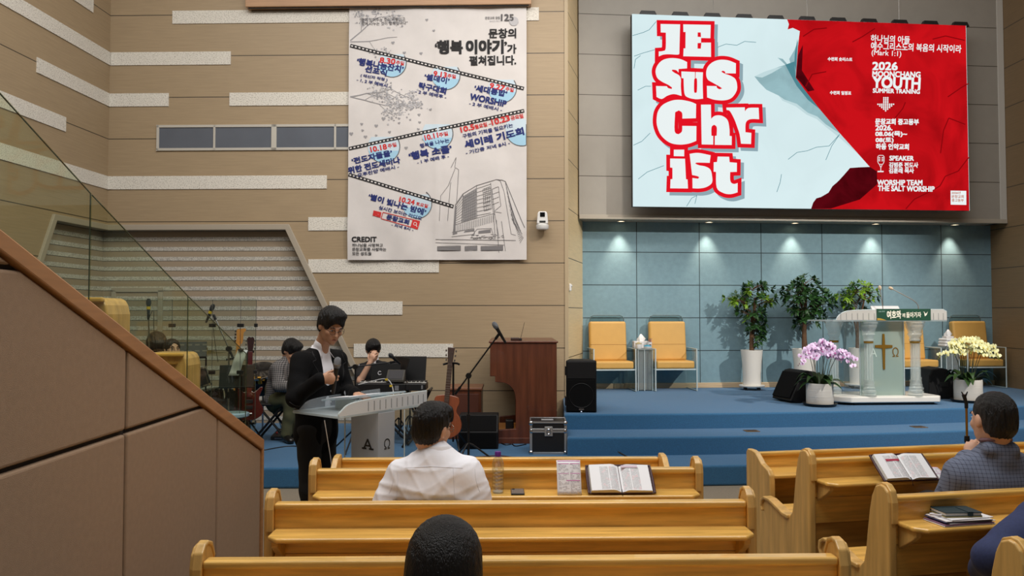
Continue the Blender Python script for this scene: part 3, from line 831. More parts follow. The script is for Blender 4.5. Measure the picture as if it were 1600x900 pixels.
words_('event_lettering', navy, [('‘행복나눔잔치’', (557, 100), (629, 113.5), 11, .045), ('선포식', (570, 111), (603, 118.5), 9.5, .05), ('( 태신자 작정 )', (563, 119.5), (605, 127.5), 5.5, .03), ('- 1, 2 부 예배시 -', (557, 126), (610, 138), 5.8, .03),
    ('‘셀데이’', (663, 124), (701, 131.5), 9.5, .05), ('탁구대회', (654, 138), (696, 147.5), 10, .05), ('- 2 부 예배후 -', (649, 145), (697, 155), 5.8, .03),
    ('‘세대통합’', (741, 142.5), (791, 152.5), 10, .05), ('WORSHIP', (734, 155.5), (790, 168), 9.5, .05), ('- 2 부 예배시 -', (733, 164), (784, 175.5), 5.8, .03),
    ('‘전도자들을’', (551, 256), (613.5, 243), 9.5, .05), ('위한 전도세미나', (545, 271), (626, 254.5), 10, .05), ('- 오후찬양 예배시 -', (554, 277.5), (624, 262.5), 5.8, .03),
    ('행복을 나누는', (657.5, 231.5), (702.5, 222), 6.5, .03), ('‘행복 소품’', (641, 250), (706.5, 237.5), 11.5, .06), ('- 1 부 예배 후 -', (653, 257), (702, 246.5), 6, .03),
    ('구원의 기적을 일으키는', (724, 216.5), (802, 199.5), 6.5, .03), ('세이레 기도회', (728, 232), (819, 211.5), 11.5, .06), ('- 기간중 저녁 8시 -', (729, 242), (797, 226.5), 6, .03),
    ('‘별이 빛나는 밤에’', (575.5, 311), (664, 336.5), 9.5, .05), ('실시간 보이는 라디오', (592, 326.5), (658.5, 344), 6, .03), ('문창교회', (604, 342), (638.5, 351), 7.5, .05), ('- 저녁 8시 -', (612, 353), (646, 361.5), 5, .03)])
words_('credit_lettering', inkm, [('CREDIT', (550.5, 377.5), (588.5, 377.5), 7.6, .05), ('하나님을 사랑하고', (551, 385.5), (598.5, 385.5), 5.2, .02), ('문창교회를 사랑하는', (551, 392), (604, 392), 5.2, .02), ('모든 성도들', (551, 398.7), (581, 398.7), 5.2, .02)])
sg = MB()
R_ = lambda x, y, t: (x + .0, y + (x - 620) * t)
bpoly(sg, [(584, 328.5), (596.5, 331.5), (595, 340), (582.5, 336.5)], .0024)
bline(sg, [(599, 331.5), (656, 345.5), (652.5, 357.5), (596, 341.5), (599, 331.5)], 1.1, .0024)
bpoly(sg, [(645, 343), (656.5, 346), (653, 358.5), (642, 355)], .0024)
sg.build('search_box_print', redk, ban)
sg = MB()
bpoly(sg, [(588, 331.8), (592, 335), (587.3, 336.8)], .0034)
bline(sg, [(649 + 2.4 * math.cos(k * PI / 5), 349.5 + 2.4 * math.sin(k * PI / 5)) for k in range(11)], .8, .0034); bline(sg, [(650.5, 351.5), (652, 354.5)], .9, .0034)
sg.build('sign_print', whitek, ban)
# pencil sketch of a building
sk, sd = MB(), MB()
def ln(*p_, w=.55): bline(sk, list(p_), w, .0014)
ln((709, 362), (712, 320), (724, 303), (745, 290), (776, 281), (785, 282), (790, 284), (815, 345), (820, 356), w=.8)
ln((745, 290), (745.5, 341)); ln((776, 281), (782, 283), (788, 300), (799, 366), (806, 368)); ln((767, 286), (772, 340), (774, 372)); ln((709, 352), (745, 341), (772, 334), (773, 336)); ln((724, 303), (722, 348))
for k in range(9): ln((713, 321 + k * 3.4), (724, 305 + k * 4.8))
for k in range(8): ln((745, 295 + k * 6), (767, 288 + k * 6.4))
ln((755, 296), (766, 292), (769, 326), (757, 330), (755, 296))
for k in range(1, 6): ln((755.3, 296 + k * 5.6), (766.5, 292 + k * 5.6)); 
for k in range(1, 4): ln((755 + k * 2.8, 295.5 - k), (757.5 + k * 2.9, 330 - k))
ln((769, 296), (779, 292), (783, 322), (773, 330), (769, 296))
for k in range(1, 4): ln((769.5, 296 + k * 8), (780, 292 + k * 8))
for k in range(9): ln((790 + k * 1.2, 286 + k * 7), (800 + k * 2, 330 + k * 4.5))
ln((700, 345), (704, 290), (705, 285)); ln((689, 306), (701, 290), (712, 262), (717, 265), (714, 318)); ln((689, 306), (687, 345)); ln((705, 262), (713, 246), (711, 262))
for k in range(14): bline(sd, [(725 + k * 1.45, 306 - k * .9), (723.5 + k * 1.55, 347 - k * .4)], .9, .0014)
for k in range(10): bline(sd, [(725, 310 + k * 3.9), (744.5, 299 + k * 4.3)], .8, .0015)
bpoly(sd, [(711.5, 322), (714, 322), (712, 362), (708.5, 364)], .0014)
for k in range(22): bline(sd, [(712 + k * 2.8, 352 - k * .75), (712 + k * 2.8, 364 - k * .8)], .7, .0014)
bpoly(sd, [(708, 364), (741, 358), (741, 361), (708, 367)], .0014); bpoly(sd, [(748, 361), (767, 358.5), (767, 363.5), (748, 365)], .0014)
ln((707, 363), (741, 357), (742, 366), (706, 370)); ln((738, 368), (746, 358), (768, 357), (772, 370), (735, 372)); ln((681, 374), (806, 376), w=.7); ln((681, 379), (788, 383)); ln((776, 344), (780, 395)); ln((784, 346), (790, 392)); ln((772, 331), (784, 333)); ln((773, 332), (780, 372))
for x0, x1 in ((684, 720), (727, 746), (752, 786)):
    bpoly(sd, [(x0, 386), (x1, 385), (x1, 391), (x0, 391)], .0012); ln((x0, 385), (x1, 384), (x1, 391.5), (x0, 392), (x0, 385))
for k in range(30):
    x, y = rg.uniform(735, 785), rg.uniform(366, 374); ln((x, y), (x + rg.uniform(1, 3), y - rg.uniform(-1, 2)), (x + rg.uniform(3, 5), y))
for k in range(16): ln((799 + k * .9, 332 + k * 3.2), (803 + k * 1, 350 + k * 1.4)); 
sk.build('building_sketch_print', dgrey, ban); sd.build('building_shading_print', mat('ink_mid_grey', (122, 120, 122), .8), ban)
MB().lathe([(0, 0), (.06, 0), (.06, .002), (0, .002)], 24, R=Matrix.Rotation(PI / 2, 3, 'X'), c=ban_fn(803, 34, .001)).build('emblem_print', lgrey, ban)
# ================================================================== WALL FITTINGS
caseo = FB.hit(383, 8, -.13); casee = FB.hit(830, 8, -.13)
cz = FB.hit(600, 8.5, -.13)[1]
case = thing('projection_screen_case', 'long oak housing of the roll-up screen fixed high on the wall over the banner', 'screen housing', FB.w(caseo[0], 0, cz), FB.ang)
cl = casee[0] - caseo[0]
boxw = mat('case_oak', (176, 138, 104), .5, var=.1, vscale=3, stretch=(1, 8, 20))
MB().bb(0, cl, -.13, 0, .0, .6).build('housing', boxw, case, bevel=.008)
MB().bb(.03, cl - .03, -.105, -.085, -.012, .03).build('slot_rail', blackm, case, bevel=.004)
MB().tube([(.05, -.02, -.018), (cl - .05, -.02, -.018)], .014, 10).build('screen_roller', mat('roller_grey', (120, 110, 96), .6), case, smooth=True)

pc = FB.hit(847.5, 345, -.12)
ptz = thing('ceiling_camera', 'white dome-headed video camera fixed on the oak wall beside the banner', 'camera', FB.w(pc[0], 0, pc[1]), FB.ang)
wht = mat('camera_white', (226, 226, 224), .35)
MB().bb(-.06, .06, -.03, 0, -.10, .05).build('wall_bracket', wht, ptz, bevel=.01)
b = MB().lathe([(.0, -.115), (.07, -.115), (.082, -.10), (.082, -.055), (.07, -.045), (0, -.045)], 28, (0, -.12, 0)); b.build('base', wht, ptz, smooth=True)
MB().prism([(-.075, -.045), (.075, -.045), (.062, .10), (.045, .118), (-.045, .118), (-.062, .10)], 'y', -.18, -.05).build('head', wht, ptz, bevel=.018, seg=3)
MB().bb(-.032, .032, -.188, -.178, .045, .105).build('lens_window', mat('lens_black', (8, 8, 9), .1), ptz, bevel=.004)
MB().bb(-.04, .04, -.186, -.178, -.03, -.005).build('status_strip', blackm, ptz, bevel=.003)

tc_ = FR.hit(890, 449)
th = thing('wall_sensor', 'small white plastic sensor on the narrow oak return wall', 'sensor', FR.w(.12, 0, FR.w(.12, 0, 0).z + at_y(890, 449, FR.w(.12, 0, 0).y).z), FR.ang)
MB().bb(-.03, .03, -.03, 0, -.05, .05).build('body', wht, th, bevel=.012)
MB().lathe([(0, 0), (.018, 0), (.012, .012), (0, .014)], 14, (0, -.03, .02), Matrix.Rotation(PI / 2, 3, 'X')).build('lens', mat('sensor_lens', (200, 200, 198), .3), th, smooth=True)

# ================================================================== STAIR PARAPET
PX0, PY0 = at_y(0, 700, 2.35).x, 2.35
pe = at_y(408, 700, 5.0); ps = at_y(0, 700, 2.35)
FP = Frame(pe.x, pe.y, ps.x - pe.x, ps.y - pe.y)         # local x runs from the far end back towards the camera
def fph(px, py, off=0): return FP.hit(px, py, off)
par = thing('stair_parapet', 'tan fabric-panelled stair wall with sloping wooden cap and glass balustrade', 'stair wall', FP.o, FP.ang)
xe0, ze0 = fph(408, 688); xe1, ze1 = fph(0, 364)
sl = (ze1 - ze0) / (xe1 - xe0)
xb = 4.6
capz = lambda x: ze0 + sl * x
tan_m = mat('fabric_tan', (158, 133, 109), .95, var=.05, vscale=40, bump=.25, bscale=420)
# fabric panels: the joint runs level, verticals at the photographed spots
xj = [0.0, fph(340, 700)[0], fph(197, 700)[0]]
step = xj[2] - xj[1]; xj += [xj[2] + step, xj[2] + 2 * step]
zj = fph(200, 674)[1]
zj2 = fph(12, 417)[1]
g = .008
capd = .16
core = MB().prism([(0.02, 0), (xb, 0), (xb, capz(xb) - .05), (0.02, capz(.02) - .05)], 'y', -.145, -.02); core.build('core', mat('core_dark', (40, 34, 30), .9), par)
for i in range(len(xj)):
    a = xj[i] + g; bq = (xj[i + 1] if i + 1 < len(xj) else xb) - g
    for z0_, z1_ in ((.0, zj - g), (zj + g, zj2 - g), (zj2 + g, 9)):
        if a > xb: continue
        bq = min(bq, xb)
        def top(x): return min(z1_, capz(x) - .066)
        pts = [(a, z0_), (bq, z0_)]
        xs = [bq]; 
        xc = (z1_ + .066 - ze0) / sl
        if top(bq) <= z0_ + .02: continue
        if a < xc < bq: pts += [(bq, top(bq)), (xc, top(xc)), (a, top(a))]
        else: pts += [(bq, top(bq)), (a, top(a))]
        if top(a) <= z0_:
            xs0 = (z0_ + .066 - ze0) / sl; pts = [(xs0, z0_), (bq, z0_), (bq, top(bq))]
        for y0_, y1_ in ((-.035, .0),):
            MB().prism(pts, 'y', y0_, y1_).build('fabric_panel', tan_m, par, bevel=.012, seg=3)
        MB().prism(pts, 'y', -.165, -.13).build('fabric_panel', tan_m, par, bevel=.01)
capm = mat('cap_oak', (174, 126, 82), .42, var=.12, vscale=3, stretch=(1, 14, 14))
ca = MB().prism([(-.03, ze0 - .05), (-.03, ze0), (xb, capz(xb)), (xb, capz(xb) - .060), (.0, capz(0) - .060), (0, 0), (-.03, 0)], 'y', -.18, .012)
ca.build('cap_rail', capm, par, bevel=.006)
# glass sheets in the cap
glass_m = clear_mat('balustrade_glass', (243, 246, 234), .004, .02, .30)
gt = [fph(385, 553, -.085), fph(293, 462, -.085), fph(142, 303, -.085), fph(0, 130, -.085)]
gx = [fph(385, 560, -.085)[0], fph(293, 560, -.085)[0], fph(141, 400, -.085)[0], xb]
gz = lambda x: np.interp(x, [q[0] for q in gt], [q[1] for q in gt]) + (max(0, x - gt[3][0]) * sl)
for a, bq in zip(gx[:-1], gx[1:]):
    a_, b_ = a + .006, bq - .006
    sh_ = MB().prism([(a_, capz(a_) - .03), (b_, capz(b_) - .03), (b_, gz(b_)), (a_, gz(a_))], 'y', -.091, -.079)
    go = sh_.build('glass_panel', glass_m, par)
    MB().tube([(a_, -.085, capz(a_)), (a_, -.085, gz(a_))], .0026, 6).build('glass_edge', mat('glass_edge_green', (64, 74, 66), .2), go)
    MB().tube([(a_, -.085, gz(a_)), (b_, -.085, gz(b_))], .0026, 6).build('glass_edge', mat('glass_edge_green', (64, 74, 66), .2), go)

# ================================================================== PEWS
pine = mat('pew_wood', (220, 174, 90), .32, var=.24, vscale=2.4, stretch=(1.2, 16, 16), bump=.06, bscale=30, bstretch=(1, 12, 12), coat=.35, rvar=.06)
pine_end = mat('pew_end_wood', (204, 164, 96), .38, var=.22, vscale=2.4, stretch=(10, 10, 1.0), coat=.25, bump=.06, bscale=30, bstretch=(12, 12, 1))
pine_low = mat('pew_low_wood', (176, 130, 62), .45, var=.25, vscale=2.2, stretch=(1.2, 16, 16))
PEW_PROF = [(-.012, 0), (-.02, .30), (-.022, .80), (-.012, .845), (.012, .868), (.040, .872), (.075, .858), (.10, .81), (.118, .74), (.135, .64), (.150, .54), (.168, .475), (.20, .445),
            (.26, .445), (.34, .468), (.42, .488), (.48, .488), (.515, .468), (.520, .43), (.50, .40), (.465, .34), (.44, .22), (.43, .10), (.45, 0)]
ARM_PROF = [(.20, .452), (.26, .455), (.34, .480), (.42, .500), (.485, .500), (.527, .474), (.532, .43), (.516, .398), (.50, .404), (.512, .43), (.505, .462), (.478, .480), (.42, .478), (.34, .456), (.26, .432), (.20, .428)]
def end_panel(x, out, root):
    """x: inner face, out: -1 or +1 outward"""
    a, b = sorted((x, x + out * .042))
    p_ = MB().prism(PEW_PROF, 'x', a, b).build('end_panel', pine_end, root, bevel=.008, seg=3)
    a, b = sorted((x - out * .006, x + out * .056))
    MB().prism(ARM_PROF, 'x', a, b).build('armrest', pine_end, p_, bevel=.007, seg=3)
    c = [(y - .006 if i < 4 else y, z + .008) for i, (y, z) in enumerate(PEW_PROF[1:9])]
    tr = [(-.028, .70)] + [(-.030, .80), (-.018, .852), (.010, .878), (.042, .882), (.080, .867), (.108, .815), (.1, .80), (.072, .85), (.04, .866), (.012, .862), (-.01, .84), (-.018, .80), (-.018, .70)]
    a, b = sorted((x - out * .004, x + out * .030))
    MB().prism(tr, 'x', a, b).build('end_cap', pine_end, p_, bevel=.006)
def make_pew(name, label, loc, rotz, L):
    r = thing(name, label, 'pew', loc, rotz)
    MB().bb(0, L, 0, .026, .60, .80).build('back_board', pine, r, bevel=.003)
    MB().bb(0, L, .003, .026, .45, .598).build('back_board', pine, r, bevel=.003)
    MB().bb(0, L, -.016, .042, .795, .825).build('top_rail', pine, r, bevel=.010, seg=3)
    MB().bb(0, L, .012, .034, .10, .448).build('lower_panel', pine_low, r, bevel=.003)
    c = .045
    sh_ = MB().prism([(.004, 0), (L - .004, 0), (L - .004, -.12), (L - .004 - c, -.165), (.004 + c, -.165), (.004, -.12)], 'z', .690, .713)
    sh_.build('book_shelf', pine, r, bevel=.009, seg=3)
    for x in ([.02, L - .05] if L < 2.6 else [.02, L * .5, L - .05]):
        MB().prism([(0, .69), (-.12, .69), (-.12, .665), (-.09, .64), (-.03, .60), (0, .58)], 'x', x, x + .03).build('shelf_bracket', pine_end, r, bevel=.004)
    for x in (L * .17, L * .5, L * .83):
        MB().bb(x, x + .06, -.012, .012, .0, .47).build('leg', pine_end, r, bevel=.004)
    st = MB().prism([(.035, .40), (.44, .43), (.455, .44), (.44, .455), (.035, .425)], 'x', 0, L); st.build('seat', pine, r, bevel=.005)
    end_panel(0, -1, r); end_panel(L, 1, r)
    return r
def pew_between(label, pl, pr, ql=None):
    a, b = Vector(pl), Vector(pr); d = b - a
    ang = math.atan2(d.y, d.x)
    return make_pew('pew', label, (a.x, a.y, 0), ang, math.hypot(d.x, d.y))
def rail_pt(px, py, z=.825):
    p_ = at_z(px, py, z); return (p_.x, p_.y)
al = math.radians(1.2)
def left_row(label, xl, xr, py_mid):
    c = at_z((xl + xr) / 2, py_mid, .825)
    y = c.y
    def on(px):   # X where the row's line crosses the pixel column
        k = (px - CX) / FPX; t = math.tan(al)
        # x = k*y_, y_ = y + t*(x-c.x)
        return k * (y - t * c.x) / (1 - k * t)
    X0, X1 = on(xl), on(xr)
    return make_pew('pew', label, (X0, y + math.tan(al) * (X0 - c.x), 0), al, (X1 - X0) / math.cos(al))
pewB = left_row('golden wooden pew holding the water bottle, phone and open Bible', 497, 1084, 732)
pewC = left_row('golden wooden pew directly behind the person in the white shirt', 432, 1163, 784)
pewD = left_row('golden wooden pew nearest the camera, crossed by the dark-haired head', 323, 1303, 872)
be = math.radians(11)
def right_row(label, xl, py, L):
    c = at_z(xl, py, .825)
    return make_pew('pew', label, (c.x, c.y, 0), be, L)
pewR1 = right_row('golden wooden pew across the aisle with an open Bible on its shelf', 1271, 717, 2.4)
pewR2 = right_row('golden wooden pew across the aisle with a green notebook on its shelf', 1396, 775, 2.3)
pewR3 = right_row('golden wooden pew whose end panel stands before the blue-sleeved arm', 1606, 868, 2.0)

def make_desk(label, loc, rotz, L):
    r = thing('front_desk', label, 'pew front', loc, rotz)
    prof = [(y, z - .055 if z > .5 else z) for y, z in [(-.30, 0), (-.30, .60), (-.295, .655), (-.27, .685), (-.235, .70), (-.19, .715), (-.15, .745), (-.11, .775), (-.06, .785), (.0, .785), (.02, .76), (.02, 0)]]
    for x, o in ((0, -1), (L, 1)):
        a, b = sorted((x, x + o * .04)); MB().prism(prof, 'x', a, b).build('end_panel', pine_end, r, bevel=.008, seg=3)
    MB().bb(0, L, -.005, .02,   .04, .68).build('front_board', pine, r, bevel=.003)
    MB().bb(0, L, -.02, .035, .675, .70).build('top_rail', pine, r, bevel=.009, seg=3)
    MB().bb(0, L, -.27, -.005, .57, .595).build('book_shelf', pine, r, bevel=.009, seg=3)
    for x in (L * .33, L * .66): MB().bb(x, x + .03, -.22, -.005, .46, .57).build('shelf_bracket', pine_end, r, bevel=.004)
    return r
ca_ = at_z(782, 715, .70)
k0 = (537 - CX) / FPX; k1 = (1028 - CX) / FPX
X0, X1 = k0 * ca_.y, k1 * ca_.y
deskA = make_desk('golden wooden pew front closest to the small acrylic podium', (X0, ca_.y + math.tan(al) * (X0 - ca_.x), 0), al, X1 - X0)
c0 = at_z(1176, 707, .70)
deskR = make_desk('golden wooden pew front across the aisle, before the brass microphone stand', (c0.x, c0.y, 0), be, 2.6)

# tall wooden pew ends on the far side of the stair wall
def gallery(label, px0, px1, py, d, w):
    c = at_y(px0, py, d); e = at_y(px1, py, d)
    r = thing('gallery_pew', label, 'pew', (c.x, d, 0), 0)
    W = e.x - c.x; H = c.z
    MB().prism([(0, 0), (W - .0, 0), (W, H - .10), (W - .012, H - .045), (W - .03, H - .012), (W - .06, H), (0, H)], 'y', .02, .30).build('end_panel', pine_end, r, bevel=.012, seg=3)
    MB().bb(0, W - .02, -.012, .03, H - .028, H + .002).build('top_rail', pine, r, bevel=.010)
    MB().bb(.0, W * .70, .006, .022, H - .5, H - .105).build('inset_panel', pine, r, bevel=.006)
    MB().bb(.0, W * .78, -.002, .02, H - .085, H - .075).build('moulding', pine_low, r)
    return r
gallery('gold wooden pew end hiding the lower face of the woman in white', 226, 290, 552, 6.0, .3)
gallery('gold wooden pew end higher up behind the stair glass', 108, 166, 465, 4.6, .3)

# ================================================================== THINGS ON THE PEW SHELVES
def local_pt(root, p_): return root.matrix_basis.inverted() @ Vector(p_)
# open Bibles
ink_m = None
page_m, nt, N, L, p = _new('bible_page')
tc = N.new('ShaderNodeTexCoord'); sx = N.new('ShaderNodeSeparateXYZ'); L.new(tc.outputs['Object'], sx.inputs[0])
def mth(op, a, b=None):
    n = N.new('ShaderNodeMath'); n.operation = op
    for i, v in enumerate((a, b)):
        if v is None: continue
        if hasattr(v, 'is_output'): L.new(v, n.inputs[i])
        else: n.inputs[i].default_value = v
    return n.outputs[0]
rows_ = mth('LESS_THAN', mth('FLOORED_MODULO', sx.outputs['Y'], .0042), .0024)
ab = mth('ABSOLUTE', sx.outputs['X'])
col1 = mth('MULTIPLY', mth('GREATER_THAN', ab, .012), mth('LESS_THAN', ab, .056))
col2 = mth('MULTIPLY', mth('GREATER_THAN', ab, .061), mth('LESS_THAN', ab, .106))
cols = mth('MAXIMUM', col1, col2)
inr = mth('MULTIPLY', mth('GREATER_THAN', sx.outputs['Y'], .012), mth('LESS_THAN', sx.outputs['Y'], .165))
nz = N.new('ShaderNodeTexNoise'); nz.inputs['Scale'].default_value = 320; L.new(tc.outputs['Object'], nz.inputs['Vector'])
wd = mth('GREATER_THAN', nz.outputs['Fac'], .42)
ink = mth('MULTIPLY', mth('MULTIPLY', rows_, cols), mth('MULTIPLY', inr, wd))
ink = mth('MULTIPLY', ink, .62)
n2 = N.new('ShaderNodeTexNoise'); n2.inputs['Scale'].default_value = 34; L.new(tc.outputs['Object'], n2.inputs['Vector'])
redf = mth('GREATER_THAN', n2.outputs['Fac'], .6)
mxc = N.new('ShaderNodeMix'); mxc.data_type = 'RGBA'; L.new(redf, mxc.inputs['Factor']); mxc.inputs['A'].default_value = lin(60, 60, 66); mxc.inputs['B'].default_value = lin(170, 70, 80)
mxp = N.new('ShaderNodeMix'); mxp.data_type = 'RGBA'; L.new(ink, mxp.inputs['Factor']); mxp.inputs['A'].default_value = lin(232, 233, 236); L.new(mxc.outputs['Result'], mxp.inputs['B'])
L.new(mxp.outputs['Result'], p.inputs['Base Color']); p.inputs['Roughness'].default_value = .8
edge_m = mat('page_edges', (222, 220, 212), .8, var=.15, vscale=300, stretch=(1, 1, 12))
leather = mat('burgundy_leather', (58, 16, 26), .4, bump=.2, bscale=300)
blk_leather = mat('black_leather', (30, 28, 32), .45, bump=.2, bscale=300)
def bible(label, pew, px, py, tilt, w=.245, h=.185, yaw=0.0, band=True):
    loc = pew.matrix_basis
    inv = loc.inverted()
    # book's bottom edge rests on the shelf front, its back leans on the pew back
    base = at_z(px, py, .715); bl = inv @ base
    r = thing('open_bible', label, 'book')
    r.rotation_euler = (math.radians(tilt), 0, pew.rotation_euler.z + yaw)
    r.location = loc @ Vector((bl.x, bl.y, .7175))
    hw = w / 2
    MB().prism([(-hw, 0), (-.008, -.0), (.008, 0), (hw, 0), (hw, h + .006), (.01, h + .006), (-.01, h + .006), (-hw, h + .006)], 'z', .0, .006).build('cover', leather, r, bevel=.0028)
    zp = MB(); zp.tube([(-hw, .0, .008), (-hw - .002, h * .5, .008), (-hw, h, .008), (-hw * .5, h + .008, .008), (0, h + .004, .006), (hw * .5, h + .008, .008), (hw, h, .008), (hw + .002, h * .5, .008), (hw, 0, .008)], .0065, 8); zp.build('zip_edge', leather, r, smooth=True)
    for s_ in (-1, 1):
        prof = []
        n = 12
        for i in range(n + 1):
            u = i / n
            zt_ = .006 + .022 * (1 - (1 - min(u * 4, 1)) ** 2) * (1 - .35 * u) - .010 * (1 - min(u * 3, 1)) ** 2 + (.004 if s_ < 0 else 0)
            prof.append((s_ * (.002 + u * (hw - .016)), max(zt_, .008)))
        bot = [(s_ * (hw - .010), .0062), (s_ * .002, .0062)]
        poly = prof + bot
        MB().prism([(x, z) for x, z in poly], 'y', .006, h - .004).build('page_block', edge_m, r)
        vs = []; fs = []
        for i, (x, z) in enumerate(prof):
            vs += [(x, .006, z + .0006), (x, h - .004, z + .0006)]
        fs = [(2 * i, 2 * i + 2, 2 * i + 3, 2 * i + 1) for i in range(n)]
        pg = raw('page', vs, fs, page_m, r)
    if band:
        MB().bb(.012, .10, h - .028, h - .012, .0225, .0285).build('heading_band', mat('pale_pink', (206, 188, 200), .8), r)
    else:
        MB().bb(-.1, -.02, h - .06, h - .045, .0265, .0305).build('heading_band', mat('page_crimson', (168, 50, 76), .8), r)
    rb_ = MB().tube([(0, .02, .014), (.0, -.004, .012), (.002, -.012, .0), (.004, -.022, -.012)], .002, 6); rb_.build('ribbon', mat('ribbon_black', (18, 18, 20), .6), r)
    for k in range(7):
        MB().bb(hw - .016, hw - .009, .02 + k * .021, .028 + k * .021, .012, .0165).build('index_tab', mat('tab_dark', (80, 40, 50), .7), r)
    return r
bible('open zip-cover Bible leaning on the pew beside the paper leaflet', pewB, 972, 773, 38, w=.35, h=.185, band=True)
bible('open zip-cover Bible leaning on the pew in front of the grey tweed jacket', pewR1, 1424, 753, 40, w=.33, h=.185, yaw=-.06, band=False)

# leaflets
paper = mat('paper_white', (232, 232, 236), .8)
pinkm = mat('print_pink', (206, 110, 180), .8); gtext = mat('print_grey', (176, 174, 180), .8)
def leaflet(label, pew, px, py, w, h, tilt, yaw=0.0):
    base = at_z(px, py, .714); bl = pew.matrix_basis.inverted() @ base
    r = thing('leaflet', label, 'leaflet'); r.rotation_euler = (math.radians(tilt), 0, pew.rotation_euler.z + yaw)
    r.location = pew.matrix_basis @ Vector((bl.x, bl.y, .7155))
    n = 8; vs = []
    for i in range(n + 1):
        for j in range(5):
            x = -w / 2 + w * j / 4; y = h * i / n; vs.append((x, y, .004 * math.sin(PI * i / n) + .003 * math.sin(PI * j / 4)))
    fs = [(i * 5 + j, i * 5 + j + 1, (i + 1) * 5 + j + 1, (i + 1) * 5 + j) for i in range(n) for j in range(4)]
    o = raw('sheet', vs, fs, paper, r)
    sm = o.modifiers.new('thick', 'SOLIDIFY'); sm.thickness = .0012; sm.offset = -1
    z = lambda x, y: .004 * math.sin(PI * y / h) + .003 * math.sin(PI * (x + w / 2) / w) + .0006
    def bar(mb, x0, x1, y0, y1):
        k = 4
        for i in range(k):
            a, b_ = x0 + (x1 - x0) * i / k, x0 + (x1 - x0) * (i + 1) / k
            mb.poly([(a, y0, z(a, y0)), (b_, y0, z(b_, y0)), (b_, y1, z(b_, y1)), (a, y1, z(a, y1))])
    mb = MB()
    bar(mb, -w * .46, w * .48, h * .965, h * .985); bar(mb, -w * .44, w * .02, h * .885, h * .90); bar(mb, w * .06, w * .46, h * .885, h * .90)
    bar(mb, -w * .46, w * .0, h * .60, h * .612); bar(mb, w * .06, w * .46, h * .60, h * .615); bar(mb, -w * .12, w * .46, h * .395, h * .415)
    mb.build('pink_print', pinkm, r)
    mb = MB(); rr = random.Random(2)
    for k in range(26):
        y = h * (.04 + .033 * k)
        if any(abs(y / h - q) < .02 for q in (.605, .89, .405)): continue
        for c in (0, 1):
            x = -w * .42 + c * w * .48
            while x < (-.02 + c * .46) * w:
                l_ = rr.uniform(.03, .12) * w
                if rr.random() < .62: bar(mb, x, min(x + l_, (.0 + c * .46) * w), y, y + h * .012)
                x += l_ + .02 * w
    mb.build('grey_print', gtext, r)
    return r
leaflet('white leaflet with pink rules standing on the pew shelf near the phone', pewB, 890, 774, .128, .185, 66, yaw=.0)
leaflet('white leaflet half hidden by the grey tweed sleeve', pewR1, 1470, 749, .10, .10, 30)

# water bottle
bp_ = at_z(778, 770, .7135); bl = pewB.matrix_basis.inverted() @ bp_
bt_ = thing('water_bottle', 'clear plastic water bottle with a purple cap on the pew shelf', 'bottle', pewB.matrix_basis @ Vector((bl.x, -.08, .714)))
prof = [(0, 0), (.026, 0), (.031, .006), (.031, .02)]
for k in range(5): prof += [(.0315, .03 + k * .02), (.029, .036 + k * .02), (.0315, .042 + k * .02)]
prof += [(.032, .135), (.031, .155), (.024, .178), (.014, .192), (.013, .204), (.0, .204)]
pet = clear_mat('pet_plastic', (246, 249, 250), .24, .2)
MB().lathe(prof, 28).build('bottle_body', pet, bt_, smooth=True)
MB().lathe([(0, .004), (.027, .004), (.0275, .008), (0, .008)], 24).build('bottle_base', frosted_mat('pet_base', (226, 230, 234), .5), bt_, smooth=True)
MB().lathe([(0, .192), (.0165, .192), (.0168, .214), (.015, .218), (0, .218)], 24).build('cap', mat('cap_purple', (92, 34, 128), .4), bt_, smooth=True)
# phone
pp = at_z(809, 772, .7135); pl = pewB.matrix_basis.inverted() @ pp
ph = thing('phone', 'dark grey mobile phone lying on the pew shelf right of the bottle', 'phone', pewB.matrix_basis @ Vector((pl.x, -.085, .7138)), pewB.rotation_euler.z)
MB().prism([(-.036, -.06), (.036, -.06), (.036, .06), (-.036, .06)], 'z', 0, .008).build('case', mat('phone_edge', (40, 42, 46), .3), ph, bevel=.003)
MB().bb(-.033, .033, -.057, .057, .0081, .0087).build('glass_back', mat('phone_glass', (92, 106, 118), .12, coat=.6), ph)
MB().lathe([(0, 0), (.008, 0), (.008, .002), (0, .002)], 16, (-.022, .042, .0086)).build('camera_lens', blackm, ph)
# notebook stack on pew R2
def stack(label, cat, name, px, py, w, d, h, z, yaw, parts):
    base = at_z(px, py, .7135)
    r = thing(name, label, cat, (base.x, base.y, z), pewR2.rotation_euler.z + yaw)
    return r
bs = at_z(1490, 812, .7135); sl_ = pewR2.matrix_basis.inverted() @ bs
base = pewR2.matrix_basis @ Vector((sl_.x, -.083, .7135))
pps = thing('folded_bulletins', 'pile of folded white bulletins under the green notebook', 'papers', base, be + .03)
rr = random.Random(4)
shm = [mat('bulletin_white', (214, 212, 214), .8), mat('bulletin_mauve', (120, 84, 110), .8), mat('bulletin_navy', (60, 66, 110), .8)]
for k in range(6):
    o = MB().box((rr.uniform(-.012, .014), rr.uniform(-.003, .006), .003 + k * .0052), (.27 - .008 * k, .135, .0042), Matrix.Rotation(rr.uniform(-.06, .06), 3, 'Z')).build('bulletin', shm[(0, 1, 0, 2, 0, 0)[k]], pps, bevel=.0015)
grn = mat('notebook_green', (26, 48, 54), .55, bump=.15, bscale=300)
nb = thing('notebook', 'dark green strap-closed notebook on top of the bulletins', 'notebook', base + Vector((-.01, .012, .0325)), be - .12)
